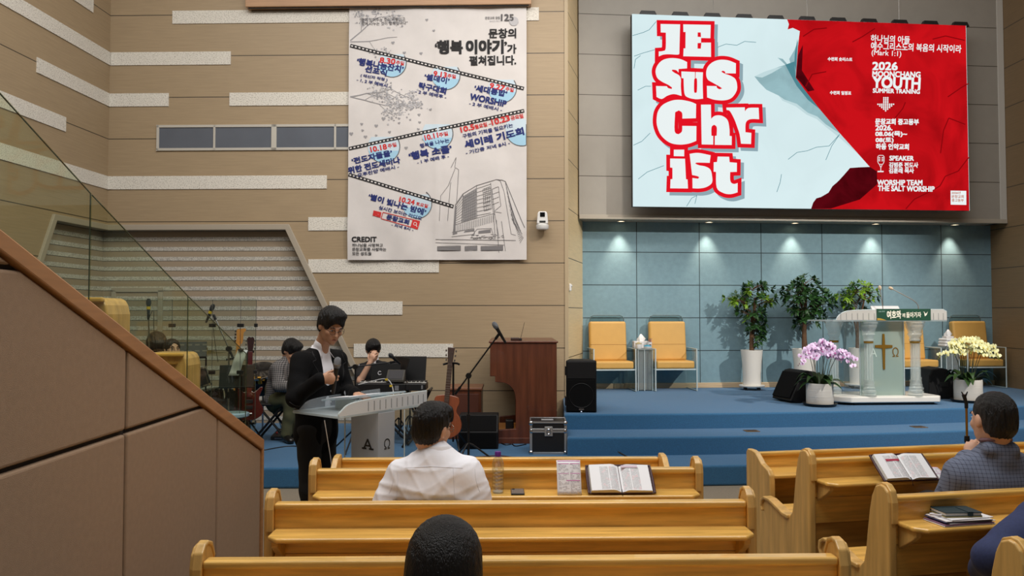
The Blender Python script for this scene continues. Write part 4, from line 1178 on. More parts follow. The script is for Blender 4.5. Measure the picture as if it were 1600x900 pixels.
MB().bb(-.088, .088, -.058, .058, 0, .004).build('cover', mat('notebook_cream', (176, 160, 96), .7), nb, bevel=.001)
MB().bb(-.085, .085, -.055, .055, .005, .018).build('page_block', edge_m, nb)
MB().bb(-.088, .088, -.058, .058, .018, .0225).build('cover', grn, nb, bevel=.0018)
MB().bb(-.088, .088, -.058, .058, .0041, .007).build('cover', grn, nb, bevel=.001)
MB().bb(.018, .042, -.0605, .03, .0226, .0255).build('strap', grn, nb, bevel=.001)
MB().bb(.018, .042, -.0612, -.0585, .006, .0254).build('strap', grn, nb)
pn = thing('pen', 'pale pen lying on the bulletins beside the green notebook', 'pen', base + Vector((-.098, -.02, .0365)), be - .5)
MB().tube([(-.045, 0, 0), (.04, 0, 0)], .0042, 10).build('barrel', mat('pen_white', (206, 200, 204), .4), pn, smooth=True)
MB().tube([(.04, 0, 0), (.056, 0, 0)], [.0042, .001], 10).build('tip', mat('pen_tip', (120, 60, 60), .4), pn, smooth=True)
# brass microphone stand before the front desk
mb_ = at_y(1510, 640, 6.3)
ms = thing('microphone_stand', 'brass microphone stand with an empty black clip before the grey-jacketed person', 'microphone stand', (mb_.x, 6.3, 0))
brass = mat('brass', (176, 132, 62), .3, .9); blk = mat('black_metal', (22, 22, 23), .4, .3)
ztop = at_y(1510, 634, 6.3).z
MB().lathe([(0, 0), (.15, 0), (.15, .012), (.03, .03), (0, .03)], 28).build('base', blk, ms, smooth=True)
MB().tube([(0, 0, .02), (0, 0, ztop - .25)], .012, 12).build('pole', brass, ms, smooth=True)
MB().tube([(0, 0, ztop - .25), (0, 0, ztop)], .009, 12).build('upper_pole', brass, ms, smooth=True)
MB().lathe([(0, 0), (.019, 0), (.021, .02), (.019, .055), (0, .055)], 16, (0, 0, ztop - .30)).build('clutch', blk, ms, smooth=True)
cm = MB().tube([(0, 0, ztop - .02), (0, 0, ztop + .03)], .014, 10)
R = Matrix.Rotation(math.radians(-28), 3, 'Y')
cm.tube([(0, 0, ztop + .02), (-.02, 0, ztop + .09)], [.012, .016], 10); cm.tube([(-.02, -.012, ztop + .07), (-.045, -.012, ztop + .115)], [.008, .004], 8); cm.tube([(-.015, .0, ztop + .06), (.012, 0, ztop + .115)], [.010, .004], 8)
cm.build('microphone_clip', blk, ms, smooth=True)
# ================================================================== CHANCEL FURNITURE
acry = clear_mat('acrylic', (238, 244, 244), .045, .03)
acry_edge = mat('acrylic_edge', (196, 210, 212), .15, coat=.5)
must = mat('leather_mustard', (206, 160, 84), .5, var=.04, vscale=6, bump=.05, bscale=60)
ZT = ZS[2]
def sheet(mb, a, b, w, t):
    pass
def make_chair(label, px, py, d=None, group=None, rot=None):
    p0 = at_z(px, py, ZT)
    r = thing('armchair', label, 'chair', (p0.x, p0.y, ZT), FC.ang if rot is None else rot)
    W = .60; hw = W / 2; D = .46       # front at y=0, back at y=D
    for s_ in (-1, 1):
        x = s_ * hw
        side = MB().prism([(0, 0.002), (.0, .60), (D, .60), (D, .0), (D - .02, 0), (D - .02, .02), (.02, .02), (.02, .002)], 'x', x - .008, x + .008)
        so = MB().bb(x - .008, x + .008, .0, D, .0, .60).build('side_sheet', acry, r)
        e = MB().tube([(x, 0, 0.008), (x, 0, .60), (x, D, .60)], .009, 6); e.build('sheet_edge', acry_edge, so)
        e = MB().tube([(x, 0, 0.008), (x, D, .008)], .008, 6); e.build('sheet_edge', acry_edge, so)
    MB().bb(-hw, hw, .01, D, .300, .318).build('seat_sheet', acry_edge, r)
    back = [(-hw + .07, .98), (-hw + .04, .965), (-hw + .03, .93)]
    bs_ = MB().prism([(-hw + .03, .318), (hw - .07, .318), (hw - .07, 1.02), (hw - .09, 1.06), (hw - .13, 1.075), (-hw + .09, 1.075), (-hw + .05, 1.06), (-hw + .03, 1.02)], 'y', D - .03, D - .016).build('back_sheet', acry, r)
    MB().tube([(-hw + .03, D - .023, .9), (-hw + .03, D - .023, 1.02), (-hw + .05, D - .023, 1.06), (-hw + .09, D - .023, 1.075), (hw - .13, D - .023, 1.075), (hw - .09, D - .023, 1.06), (hw - .07, D - .023, 1.02), (hw - .07, D - .023, .9)], .006, 6).build('sheet_edge', mat('sheet_edge_dark', (92, 108, 112), .2), bs_)
    MB().bb(-hw + .025, hw - .025, .012, D - .1, .322, .425).build('seat_cushion', must, r, bevel=.022, seg=3)
    Rb = Matrix.Rotation(math.radians(-7), 3, 'X')
    MB().box((-.03, D - .115, .70), (W - .06, .11, .57), Rb).build('back_cushion', must, r, bevel=.03, seg=4)
    sm = MB().box((-.03, D - .175, .655), (W - .075, .006, .004), Rb); sm.build('seam', mat('seam_mustard', (150, 104, 40), .6), r)
    return r
make_chair('mustard acrylic armchair at the edge of the chancel, beside the black loudspeaker', 961, 612.5)
make_chair('mustard acrylic armchair between the side table and the potted tree', 1057, 611.5)
make_chair('mustard acrylic armchair directly behind the glass pulpit', 1441, 608.6)
make_chair('mustard acrylic armchair partly hidden by the yellow orchids', 1543, 607)

def side_table(label, px, py, z=.60, w=.25):
    p0 = at_z(px, py, ZT)
    r = thing('side_table', label, 'table', (p0.x, p0.y, ZT), FC.ang)
    hw = w / 2
    MB().bb(-hw - .01, hw + .01, 0, .40, z - .015, z).build('table_top', acry_edge if False else frosted_mat('acrylic_top', (206, 214, 214), .45), r, bevel=.004)
    for x in (-hw, -hw * .1, hw):
        so = MB().bb(x - .006, x + .006, .02, .38, 0, z - .015).build('upright', frosted_mat('acrylic_haze', (190, 198, 198), .16), r)
        MB().tube([(x, .02, 0), (x, .02, z - .015)], .006, 6).build('sheet_edge', acry_edge, so)
    MB().bb(-hw + .01, hw - .01, .03, .04, .012, z - .016).build('front_sheet', frosted_mat('acrylic_mist', (200, 206, 206), .30), r)
    MB().bb(-hw, hw, .02, .38, 0, .012).build('base', acry, r)
    return r, Vector((p0.x, p0.y, ZT + z))
tab1, t1p = side_table('clear acrylic side table between the two open armchairs', 1009, 611, w=.21)
tab2, t2p = side_table('clear acrylic side table behind the pulpit with white cloths', 1491, 607, w=.20)
U, V_ = FC.ux, FC.uy
def on(tp, a, b): return tp + U * a + V_ * b
white_c = mat('card_white', (216, 214, 214), .6); tissue_m = mat('tissue', (238, 238, 238), .9)
def tissue(mb, s, zoff):
    rr = random.Random(5); n = 14
    top = []
    for ring, (rad, z) in enumerate(((.03, 0), (.035, .03), (.02, .06), (.006, .09))):
        top.append([(rad * (1 + .45 * math.sin(3 * k * 2 * PI / n + ring)) * math.cos(k * 2 * PI / n) * s * 1.3, rad * (1 + .3 * math.cos(2 * k * 2 * PI / n)) * math.sin(k * 2 * PI / n) * s, zoff + z * s) for k in range(n)])
    vs = [p_ for r_ in top for p_ in r_]
    fs = [(i * n + k, i * n + (k + 1) % n, (i + 1) * n + (k + 1) % n, (i + 1) * n + k) for i in range(3) for k in range(n)] + [tuple(3 * n + k for k in range(n))]
    mb.add(vs, fs); return mb
def tissue_box(label, tp, a, b, s=1.0):
    r = thing('tissue_box', label, 'tissue box', on(tp, a, b), FC.ang)
    MB().bb(-.115, .115, -.06, .06, 0, .10).build('carton', white_c, r, bevel=.005)
    tissue(MB(), 1.15, .10).build('tissue', tissue_m, r, smooth=True, angle=180)
    return r
tissue_box('white tissue box on the side table between the open armchairs', t1p, -.0, .26)
jar = thing('lidded_cup', 'small white lidded cup in front of the tissue box', 'cup', on(t1p, -.075, .10), FC.ang)
MB().lathe([(0, 0), (.035, 0), (.045, .02), (.045, .06), (.04, .065), (0, .065)], 20).build('cup', white_c, jar, smooth=True)
MB().lathe([(0, .065), (.047, .065), (.047, .075), (.02, .085), (.01, .095), (0, .096)], 20).build('lid', mat('lid_gold', (176, 160, 120), .4), jar, smooth=True)
dsh = thing('oval_dish', 'oval dish with a blue lid on the front of the side table', 'dish', on(t1p, .05, .07), FC.ang)
MB().lathe([(0, 0), (.045, 0), (.06, .02), (.06, .03), (0, .03)], 24).build('dish', white_c, dsh, smooth=True)
MB().lathe([(0, .03), (.058, .03), (.05, .045), (.02, .055), (0, .056)], 24).build('lid', mat('lid_blue', (60, 140, 170), .4), dsh, smooth=True)
cup = thing('pen_cup', 'printed cup holding pens beside the tissue box', 'cup', on(t1p, .10, .15), FC.ang)
MB().lathe([(0, 0), (.03, 0), (.036, .09), (.033, .09), (.028, .005), (0, .005)], 20).build('cup', white_c, cup, smooth=True)
MB().bb(-.014, .014, -.037, -.031, .025, .06).build('print', mat('print_brown', (120, 70, 50), .6), cup)
for k, (dx, cc) in enumerate([(-.015, (40, 40, 60)), (0, (150, 60, 90)), (.016, (176, 120, 140)), (.008, (60, 60, 70))]):
    pe_ = thing('pen', ['dark pen standing in the printed cup', 'plum pen standing in the printed cup', 'pink pen standing in the printed cup', 'grey pen standing in the printed cup'][k], 'pen', on(t1p, .10 + dx * .4, .15 + .004 * k))
    MB().tube([(0, 0, .006), (dx * 1.6, .004, .135)], .0045, 8).build('barrel', mat('pen%d' % k, cc, .4), pe_, smooth=True)
    MB().tube([(dx * 1.6, .004, .135), (dx * 1.75, .004, .145)], .003, 8).build('pen_cap', mat('pen_dark', (30, 30, 34), .4), pe_, smooth=True)
tw_ = thing('folded_towels', 'folded white cloths on the table behind the pulpit', 'cloth', on(t2p, .0, .12), FC.ang)
for k in range(3): MB().box((0, 0, .03 + k * .042), (.21 - .015 * k, .2, .04), Matrix.Rotation(.05 * (k - 1), 3, 'Z')).build('towel', tissue_m, tw_, bevel=.018, seg=3)
ts2 = thing('tissue_box', 'white tissue box standing on the folded cloths behind the pulpit', 'tissue box', on(t2p, .0, .12) + Vector((0, 0, .136)), FC.ang)
MB().bb(-.06, .06, -.05, .05, 0, .03).build('carton', white_c, ts2, bevel=.005)
tissue(MB(), 1.1, .03).build('tissue', tissue_m, ts2, smooth=True, angle=180)

# ------------------------------------------------------------------ potted trees
pot_m = mat('pot_white', (226, 222, 214), .35)
trunk_m = mat('trunk', (92, 66, 44), .85, var=.3, vscale=20, bump=.6, bscale=60)
leafm = mat('leaf_dark', (40, 74, 34), .42, var=.35, vscale=9)
leafy = mat('leaf_young', (112, 150, 36), .45, var=.2, vscale=9)
def leaf(mb, base, dirv, up, L, w):
    d = dirv.normalized(); s_ = d.cross(up)
    if s_.length < 1e-4: s_ = d.orthogonal()
    s_.normalize(); n = s_.cross(d)
    p0 = base; p1 = base + d * L * .45 - n * L * .02; p2 = base + d * L + Vector((0, 0, -L * .22))
    mb.add([p0, p1 + s_ * w - n * w * .35, p2, p1 - s_ * w - n * w * .35, p1], [(0, 1, 4), (1, 2, 4), (2, 3, 4), (3, 0, 4)])
def tree(label, px, pbase, pot_h, pot_r0, pot_r1, lobes, young, seed, stems, leafL=.105, shift=0):
    rr = random.Random(seed)
    p0 = at_z(px, pbase, ZT)
    r = thing('potted_tree', label, 'plant', (p0.x, p0.y, ZT))
    zb_ = .075
    pl = MB(); pl.lathe([(0, .045), (.17, .045), (.18, .055), (.18, .068), (0, .068)], 32); po = pl.build('dolly', pot_m, r, smooth=True)
    for k in range(4):
        q = k * PI / 2 + .5
        MB().lathe([(0, -.012), (.024, -.012), (.024, .012), (0, .012)], 14, (.13 * math.cos(q), .13 * math.sin(q), .024), Matrix.Rotation(PI / 2, 3, 'X')).build('caster', blackm, po)
    MB().lathe([(0, zb_ - .01), (pot_r0, zb_ - .01), (pot_r0 * 1.02, zb_ + .1), (pot_r0 * 1.08, zb_ + pot_h * .6), (pot_r1, zb_ + pot_h), (pot_r1 - .018, zb_ + pot_h), (pot_r1 - .025, zb_ + pot_h - .03), (0, zb_ + pot_h - .03)], 36).build('pot', pot_m, r, smooth=True)
    zt_ = zb_ + pot_h - .04
    MB().lathe([(0, zt_), (pot_r1 - .03, zt_), (0, zt_ + .02)], 20).build('soil', mat('soil', (52, 40, 30), .95), r)
    tb = MB()
    for (x0, x1, h, rad) in stems:
        pts = smooth_pts([(x0, 0, zt_), (x0 * .6 + x1 * .1, .01, zt_ + h * .35), (x1 * .6, -.01, zt_ + h * .7), (x1, .0, zt_ + h)], 4)
        tb.tube(pts, [rad * (1 - .6 * i / (len(pts) - 1)) for i in range(len(pts))], 10)
    f1, f2 = MB(), MB()
    for (cx, cz, rx, rz, n) in lobes:
        for _ in range(n):
            a = rr.uniform(0, 2 * PI); q = math.sqrt(rr.random()); ph_ = rr.uniform(-1, 1)
            q = .35 + .65 * q
            c = Vector((cx + rx * q * math.cos(a) * math.sqrt(1 - ph_ * ph_ * .9), rx * .6 * q * math.sin(a), cz + rz * ph_ * (.55 + .45 * q)))
            root_ = Vector((cx * .5, 0, c.z - rz * .35 - .03))
            tb.tube([root_, root_.lerp(c, .6) + Vector((0, 0, .02)), c], [.005, .0035, .002], 5)
            isy = rr.random() < young(c.x - cx, c.z)
            out = (c - Vector((cx, 0, cz - rz * .6))).normalized()
            for k in range(rr.randint(6, 8)):
                b = k * 2 * PI / 7 + rr.uniform(-.3, .3)
                t1_ = out.orthogonal().normalized(); t2_ = out.cross(t1_)
                d = (t1_ * math.cos(b) + t2_ * math.sin(b)) * .9 + out * .45 + Vector((0, 0, -.15))
                leaf(f2 if isy else f1, c, d, Vector((0, 0, 1)) + out * .2, leafL * rr.uniform(.7, 1.1), leafL * .24)
    tb.build('trunk', trunk_m, r, smooth=True)
    if f1.v: f1.build('foliage', leafm, r, smooth=True, angle=180)
    if f2.v: f2.build('young_foliage', leafy, r, smooth=True, angle=180)
    return r
k = 1 / FPX
tree('potted tree with light green upper leaves in a tall white pot beside the armchairs', 1175, 609, .50, .125, .155,
     [(.05, 1.47, .28, .07, 17), (-.16, 1.33, .26, .07, 15), (.12, 1.30, .26, .08, 15), (.0, 1.12, .24, .09, 18), (.05, .98, .20, .11, 16), (.06, .84, .15, .09, 10), (.05, .73, .14, .08, 6)],
     lambda dx, z: .75 if (1.22 < z < 1.36 and dx < .12) else (.14 if z > 1.0 else .05), 1, [(0.0, .06, .80, .035), (.02, .0, .5, .022)])
tree('tallest potted tree with dense dark leaves, behind the pink orchids', 1258, 609.5, .52, .14, .175,
     [(.05, 1.56, .20, .10, 17), (-.10, 1.42, .26, .11, 22), (.20, 1.36, .26, .10, 20), (-.02, 1.24, .30, .11, 26), (.05, 1.10, .26, .10, 20), (.02, .98, .20, .08, 10), (.26, 1.22, .2, .08, 8)],
     lambda dx, z: .0, 2, [(0, .02, .85, .04), (.02, -.04, .7, .028)])
tree('potted tree with sparse yellow-green crown directly behind the glass pulpit', 1341, 606.5, .52, .115, .13,
     [(.02, 1.50, .20, .08, 13), (-.14, 1.38, .20, .07, 10), (.10, 1.38, .24, .08, 13), (.0, 1.26, .22, .08, 12), (.1, 1.12, .16, .07, 7), (-.05, 1.12, .16, .07, 6)],
     lambda dx, z: .85 if z > 1.2 else .5, 3, [(0, .0, .45, .03), (0, .14, .95, .02), (0, -.15, .9, .02)], leafL=.095)

# ------------------------------------------------------------------ orchids
orl = mat('orchid_leaf', (40, 66, 30), .35, var=.2, vscale=12); orst = mat('orchid_stem', (46, 52, 30), .5)
def petal_mesh(name, mcol, mlip):
    me = bpy.data.meshes.new(name)
    vs, fs, mi = [], [], []
    def petal(a, L, w, cup):
        n = len(vs)
        c, s_ = math.cos(a), math.sin(a)
        pts = [(0, 0, 0)]
        for u, ww in ((.3, .55), (.6, 1.0), (.85, .8)):
            pts += [(u * L, -ww * w, cup * u * .6), (u * L, ww * w, cup * u * .6), (u * L, 0, cup * u)]
        pts += [(L, 0, cup * .8)]
        for x, y, z in pts: vs.append((x * c - y * s_, x * s_ + y * c, z))
        q = n
        tri = [(0, 1, 3), (0, 3, 2), (1, 4, 6, 3), (3, 6, 5, 2), (4, 7, 9, 6), (6, 9, 8, 5), (7, 10, 9), (9, 10, 8)]
        for t in tri: fs.append(tuple(q + i for i in t)); mi.append(0)
    for k in range(3): petal(PI / 2 + k * 2 * PI / 3, .036, .013, .004)
    for a in (.12, PI - .12): petal(a, .042, .021, .008)
    n = len(vs)
    vs.extend([(-.007, .002, .004), (.007, .002, .004), (.009, -.012, .014), (0, -.018, .018), (-.009, -.012, .014)]); fs.append((n, n + 1, n + 2, n + 3, n + 4)); mi.append(1)
    me.from_pydata(vs, [], fs); me.materials.append(mcol); me.materials.append(mlip)
    me.polygons.foreach_set('material_index', mi); me.polygons.foreach_set('use_smooth', [True] * len(fs))
    return me
def orchid(label, px, pbase, spread_l, spread_r, ztop_, mcol, mlip, mbud, seed, ns, R=.178, H=.27):
    rr = random.Random(seed)
    p0 = at_z(px, pbase, ZT)
    r = thing('potted_orchid', label, 'plant', (p0.x, p0.y, ZT))
    MB().lathe([(0, 0), (R + .02, 0), (R + .045, .035), (R + .03, .035), (R + .0, .01), (0, .01)], 36).build('saucer', mat('saucer_black', (24, 24, 25), .45), r, smooth=True)
    MB().lathe([(0, .012), (R - .01, .012), (R, .03), (R, .012 + H), (R - .014, .012 + H), (R - .016, H - .03), (0, H - .03)], 40).build('pot', mat('pot_ribbed', (220, 214, 204), .5, bump=.5, bscale=6, bstretch=(.01, .01, 12)), r, smooth=True)
    MB().lathe([(0, H - .03), (R - .02, H - .03), (0, H)], 20).build('moss', mat('moss', (60, 54, 36), .95), r)
    for k in range(15):
        a = rr.uniform(0, 2 * PI); L = rr.uniform(.17, .27); ux_ = Vector((math.cos(a), math.sin(a) * .9, 0)); sd = Vector((-ux_.y, ux_.x, 0))
        lift = rr.uniform(.05, .17); base = ux_ * rr.uniform(.03, .10) + Vector((0, 0, H - .01))
        rows = []
        for i in range(6):
            u = i / 5; w = .048 * math.sin(PI * min(.12 + u * .9, 1)) + .004
            c = base + ux_ * L * u + Vector((0, 0, lift * math.sin(u * 2.0) - .10 * u * u))
            rows.append((c - sd * w + Vector((0, 0, w * .4)), c, c + sd * w + Vector((0, 0, w * .4))))
        vs = [p_ for q in rows for p_ in q]
        fs = []
        for i in range(5):
            for j in range(2): fs.append((i * 3 + j, i * 3 + j + 1, (i + 1) * 3 + j + 1, (i + 1) * 3 + j))
        raw('leaf', vs, fs, orl, r)
    me = petal_mesh('flower', mcol, mlip)
    nfl = 0
    for s_ in range(ns):
        f = (s_ + .5) / ns
        xe = spread_l + (spread_r - spread_l) * f; ye = rr.uniform(-.16, .10)
        zt_ = ztop_ - .10 * abs(f - .45) * 2 + rr.uniform(-.02, .02)
        b0 = Vector((xe * .22, rr.uniform(-.05, .05), H))
        sgn = 1 if xe > .03 else -1
        pk = Vector((xe * .75, ye * .5, zt_)); tip = Vector((xe * 1.05 + sgn * .03, ye, zt_ - .13))
        pts = smooth_pts([tuple(b0), (xe * .42, ye * .2, H + (zt_ - H) * .55), tuple(pk), tuple(tip)], 7)
        MB().tube(pts, [.0045 * (1 - .6 * i / len(pts)) for i in range(len(pts))], 6).build('stem', orst, r, smooth=True)
        nf = 8
        for q in range(nf):
            t = .52 + .48 * q / (nf - 1)
            p_ = Vector(pts[min(int(t * (len(pts) - 1)), len(pts) - 1)])
            side = -1 if q % 2 else 1
            o = bpy.data.objects.new('flower', me); COL.objects.link(o); o.parent = r
            o.location = p_ + Vector((rr.uniform(-.03, .03) + side * .012, -.025 - rr.random() * .03, rr.uniform(-.03, .02)))
            o.rotation_euler = (math.radians(rr.uniform(55, 95)), rr.uniform(-.3, .3), rr.uniform(-.75, .75))
            sc = rr.uniform(.95, 1.2) * (.85 if q == nf - 1 else 1); o.scale = (sc, sc, sc); nfl += 1
        for q in range(2):
            e = Vector(pts[-1]) + Vector((sgn * .015 * (q + 1), 0, -.02 * (q + 1)))
            MB().ell(e, (.007, .007, .011), 8, 6).build('bud', mbud, r, smooth=True)
    return r
orchid('pink and white orchids in a round white pot before the glass pulpit', 1281, 634, -.27, .36, .76,
       mat('petal_pink', (226, 200, 234), .6, var=.14, vscale=40), mat('lip_purple', (150, 60, 130), .5), mat('bud_pink', (176, 150, 150), .6), 21, 10, R=.155, H=.26)
orchid('pale yellow orchids in a round white pot at the end of the pulpit', 1513, 628, -.36, .38, .80,
       mat('petal_lime', (226, 226, 172), .6, var=.06, vscale=40), mat('lip_gold', (206, 190, 90), .5), mat('bud_lime', (150, 160, 60), .6), 22, 11, R=.16, H=.27)

# ------------------------------------------------------------------ loudspeakers
spk = mat('speaker_black', (12, 12, 14), .6, bump=.1, bscale=300, spec=.3); grl = mat('grille_black', (7, 7, 8), .85, bump=.3, bscale=500, spec=.15)
def wedge(label, px, py, rotz, flip=1):
    p0 = at_z(px, py, ZT)
    r = thing('stage_monitor', label, 'loudspeaker', (p0.x, p0.y, ZT), rotz)
    prof = [(-.20, .03), (-.10, 0), (.18, 0), (.22, .04), (.205, .30), (.17, .38), (.05, .40), (-.02, .385)]
    MB().prism(prof, 'x', -.20, .20).build('cabinet', spk, r, bevel=.012)
    a, b = Vector((-.205, .04)), Vector((-.03, .385)); n = Vector((-(b - a).y, (b - a).x)).normalized()
    pts = [a + (b - a) * .06, a + (b - a) * .95]; 
    MB().prism([tuple(pts[0]), tuple(pts[1]), tuple(pts[1] + n * .012), tuple(pts[0] + n * .012)], 'x', -.185, .185).build('grille', grl, r, bevel=.004)
    mid = (a + b) / 2 + n * .013
    MB().bb(-.02, .02, mid.x - .004, mid.x + .0, mid.y - .11, mid.y - .10).build('badge', mat('badge_silver', (120, 120, 124), .3, .8), r)
    MB().bb(-.207, -.2, -.02, .08, .16, .22).build('handle', mat('handle_black', (8, 8, 8), .6), r, bevel=.003)
    return r
wedge('black wedge stage monitor between the pink orchids and the tall dark tree', 1242, 627, math.radians(-76))
wedge('black wedge stage monitor between the pulpit and the yellow orchids', 1468, 621, math.radians(84))
p0 = at_z(909, 645.5, ZT)
sp = thing('loudspeaker', 'upright black loudspeaker standing on the front corner of the stage', 'loudspeaker', (p0.x, p0.y + .05, ZT), math.radians(-2))
sw_, shh = .345, .58
MB().prism([(-sw_ / 2, 0), (sw_ / 2, 0), (sw_ / 2 - .05, .33), (-sw_ / 2 + .05, .33)], 'z', 0, shh).build('cabinet', spk, sp, bevel=.012, seg=3)
MB().bb(-sw_ / 2 + .012, sw_ / 2 - .012, -.014, .004, .012, .37).build('grille', grl, sp, bevel=.012, seg=3)
MB().bb(-sw_ / 2 + .012, sw_ / 2 - .012, -.010, .004, .374, shh - .012).build('horn_panel', spk, sp, bevel=.010, seg=3)
MB().lathe([(.13, .0), (.135, .006), (.14, .0)], 32, (0, -.012, .19), Matrix.Rotation(PI / 2, 3, 'X')).build('woofer_ring', mat('ring_black', (26, 26, 28), .4), sp)
MB().bb(-.028, .028, -.018, -.013, .028, .045).build('badge', mat('badge_silver', (120, 120, 124), .3, .8), sp)
MB().bb(-.006, .006, -.018, -.013, .008, .018).build('status_lamp', emit_mat('lamp_white', (210, 220, 240), 1.2), sp)
for z in (.12, .46): MB().bb(-sw_ / 2 - .006, -sw_ / 2 + .004, .04, .14, z - .05, z + .05).build('side_handle', mat('handle_black', (8, 8, 8), .6), sp, bevel=.003)

# ------------------------------------------------------------------ pulpit
pz = at_z(1391, 633, ZT)
PU = thing('pulpit', 'clear acrylic pulpit with gold cross, glass columns and green sign on a white base', 'pulpit', (pz.x, pz.y, ZT), math.radians(4))
mpx = pz.y / FPX
def X(px): return (px - 1391) * mpx
MB().prism([(X(1328), -.02), (X(1470), -.02), (X(1478), .06), (X(1476), .62), (X(1310), .62), (X(1304), .12)], 'z', .03, .105).build('base', mat('base_white', (228, 224, 216), .25), PU, bevel=.015, seg=3)
MB().prism([(X(1335), .03), (X(1465), .03), (X(1468), .58), (X(1315), .58)], 'z', 0, .03).build('plinth', blackm, PU)
etch = frosted_mat('acrylic_etched', (186, 206, 198), .62)
ph_ = MB().bb(X(1352), X(1424), .13, .142, .105, 1.01).build('front_panel', etch, PU)
goldm = mat('gold', (168, 128, 50), .35, .7)
for x in (1352, 1424): MB().bb(X(x) - .012, X(x) + .012, .12, .50, .105, 1.01).build('side_panel', frosted_mat('acrylic_haze', (190, 198, 198), .16), PU)
for x in (1352, 1424): MB().tube([(X(x), .125, .105), (X(x), .125, 1.01)], .006, 6).build('panel_edge', acry_edge, ph_)
cx_, cz_ = X(1391), .70
cr_ = MB()
cr_.prism([(cx_ - .012, cz_ + .155), (cx_ + .012, cz_ + .155), (cx_ + .018, cz_ + .02), (cx_ + .018, cz_ - .02), (cx_ + .012, cz_ - .28), (cx_ - .010, cz_ - .28), (cx_ - .018, cz_ - .02), (cx_ - .018, cz_ + .02)], 'y', .12, .131)
cr_.prism([(cx_ - .11, cz_ + .018), (cx_ - .018, cz_ + .022), (cx_ - .018, cz_ - .022), (cx_ - .11, cz_ - .014)], 'y', .12, .131)
cr_.prism([(cx_ + .11, cz_ + .018), (cx_ + .018, cz_ + .022), (cx_ + .018, cz_ - .022), (cx_ + .11, cz_ - .014)], 'y', .12, .131)
cr_.build('cross', goldm, PU)
def pfn(x, z, lift=0): return (x, .128 - lift, z)
pfn.ydown = False
t_ = MB(); text2d(t_, pfn, 'Ω', (X(1405.5), .575), (X(1415.5), .575), .115, .0, .002); t_.build('omega_lettering', goldm, PU)
t_ = MB(); text2d(t_, pfn, 'A', (X(1368), .575), (X(1380), .575), .11, .0, .002); t_.build('alpha_lettering', mat('etch_white', (206, 222, 214), .5), PU)
cryst, nt, N, L, p = _new('crystal'); p.inputs['Roughness'].default_value = .04; p.inputs['Base Color'].default_value = lin(214, 222, 220); p.inputs['Coat Weight'].default_value = 1.0; p.inputs['Specular IOR Level'].default_value = .9
tr_ = N.new('ShaderNodeBsdfTransparent'); tr_.inputs[0].default_value = (.97, .985, .98, 1); mx_ = N.new('ShaderNodeMixShader'); mx_.inputs[0].default_value = .33
L.new(tr_.outputs[0], mx_.inputs[1]); L.new(p.outputs[0], mx_.inputs[2]); L.new(mx_.outputs[0], N['Material Output'].inputs[0])
ztop_col = 1.0
def column(px, y):
    o = MB()
    x = X(px)
    c = MB().lathe([(0, .105), (.085, .105), (.085, .125), (.075, .135), (.082, .15), (.082, .17), (.066, .185), (.072, .205), (.06, .225), (.064, .245), (.056, .265), (.062, .285), (.062, .30), (0, .30)], 28, (x, y, 0)).build('column_base', cryst, PU, smooth=True)
    sh__ = MB()
    n = 32; vs, fs = [], []
    for zi in (.30, .745):
        for k_ in range(n):
            rr_ = .046 * (1 + .10 * math.cos(10 * k_ * 2 * PI / n)); vs.append((x + rr_ * math.cos(k_ * 2 * PI / n), y + rr_ * math.sin(k_ * 2 * PI / n), zi))
    fs = [(k_, (k_ + 1) % n, n + (k_ + 1) % n, n + k_) for k_ in range(n)] + [tuple(range(n - 1, -1, -1)), tuple(range(n, 2 * n))]
    raw('column_shaft', vs, fs, cryst, PU, smooth=False)
    MB().lathe([(.05, .745), (.055, .75), (.055, .765), (.05, .77)], 24, (x, y, 0)).build('column_ring', goldm, PU, smooth=True)
    MB().lathe([(0, .77), (.06, .77), (.064, .79), (.055, .80), (.066, .83), (.08, .85), (.07, .87), (.078, .90), (.092, .93), (.10, .955), (.10, .975), (.11, .985), (.11, 1.005), (0, 1.005)], 28, (x, y, 0)).build('column_capital', cryst, PU, smooth=True)
column(1361, .05); column(1436, .05); column(1324, .34); column(1466, .40)
# desk
ztd = 1.01
MB().prism([(X(1300), -.02), (X(1484), -.02), (X(1484), .50), (X(1290), .50), (X(1286), .10)], 'z', ztd, ztd + .018).build('desk_top', frosted_mat('acrylic_top', (206, 214, 214), .45), PU)
fr_ = smooth_pts([(X(1305), ztd + .02), (X(1309), ztd + .07), (X(1318), ztd + .115), (X(1334), ztd + .135), (X(1360), ztd + .14)], 4) + [(X(1478), ztd + .145), (X(1484), ztd + .12), (X(1484), ztd + .018), (X(1305), ztd + .018)]
fa = MB().prism(fr_, 'y', -.018, -.008).build('desk_apron', frosted_mat('acrylic_apron', (232, 228, 222), .72), PU)
MB().tube([(x, -.013, z) for x, z in fr_[:-2]], .006, 6).build('apron_edge', acry_edge, fa)
for px in list(range(1312, 1370, 9)) + list(range(1462, 1484, 8)): MB().bb(X(px), X(px) + .003, -.022, -.018, ztd + .02, ztd + .10).build('flute_groove', mat('flute_grey', (140, 140, 138), .5), fa)
sgn_ = MB().bb(X(1369.5), X(1457), -.028, -.0225, ztd + .012, ztd + .152).build('sign', mat('sign_green', (14, 66, 46), .5, var=.25, vscale=5), PU)
def sfn(px, py, lift=0): return (X(px), -.030 - lift, ztd + .012 + (506 - py) / 17.0 * .140)
sfn.ydown = True
t_ = MB(); text2d(t_, sfn, '여호와', (1386, 503.5), (1408.5, 503), 11.5, .03, .001); text2d(t_, sfn, '께', (1410.5, 501.5), (1415, 501.5), 6, .02, .001); text2d(t_, sfn, '돌아가자', (1417, 502), (1441, 501.5), 8, .02, .001)
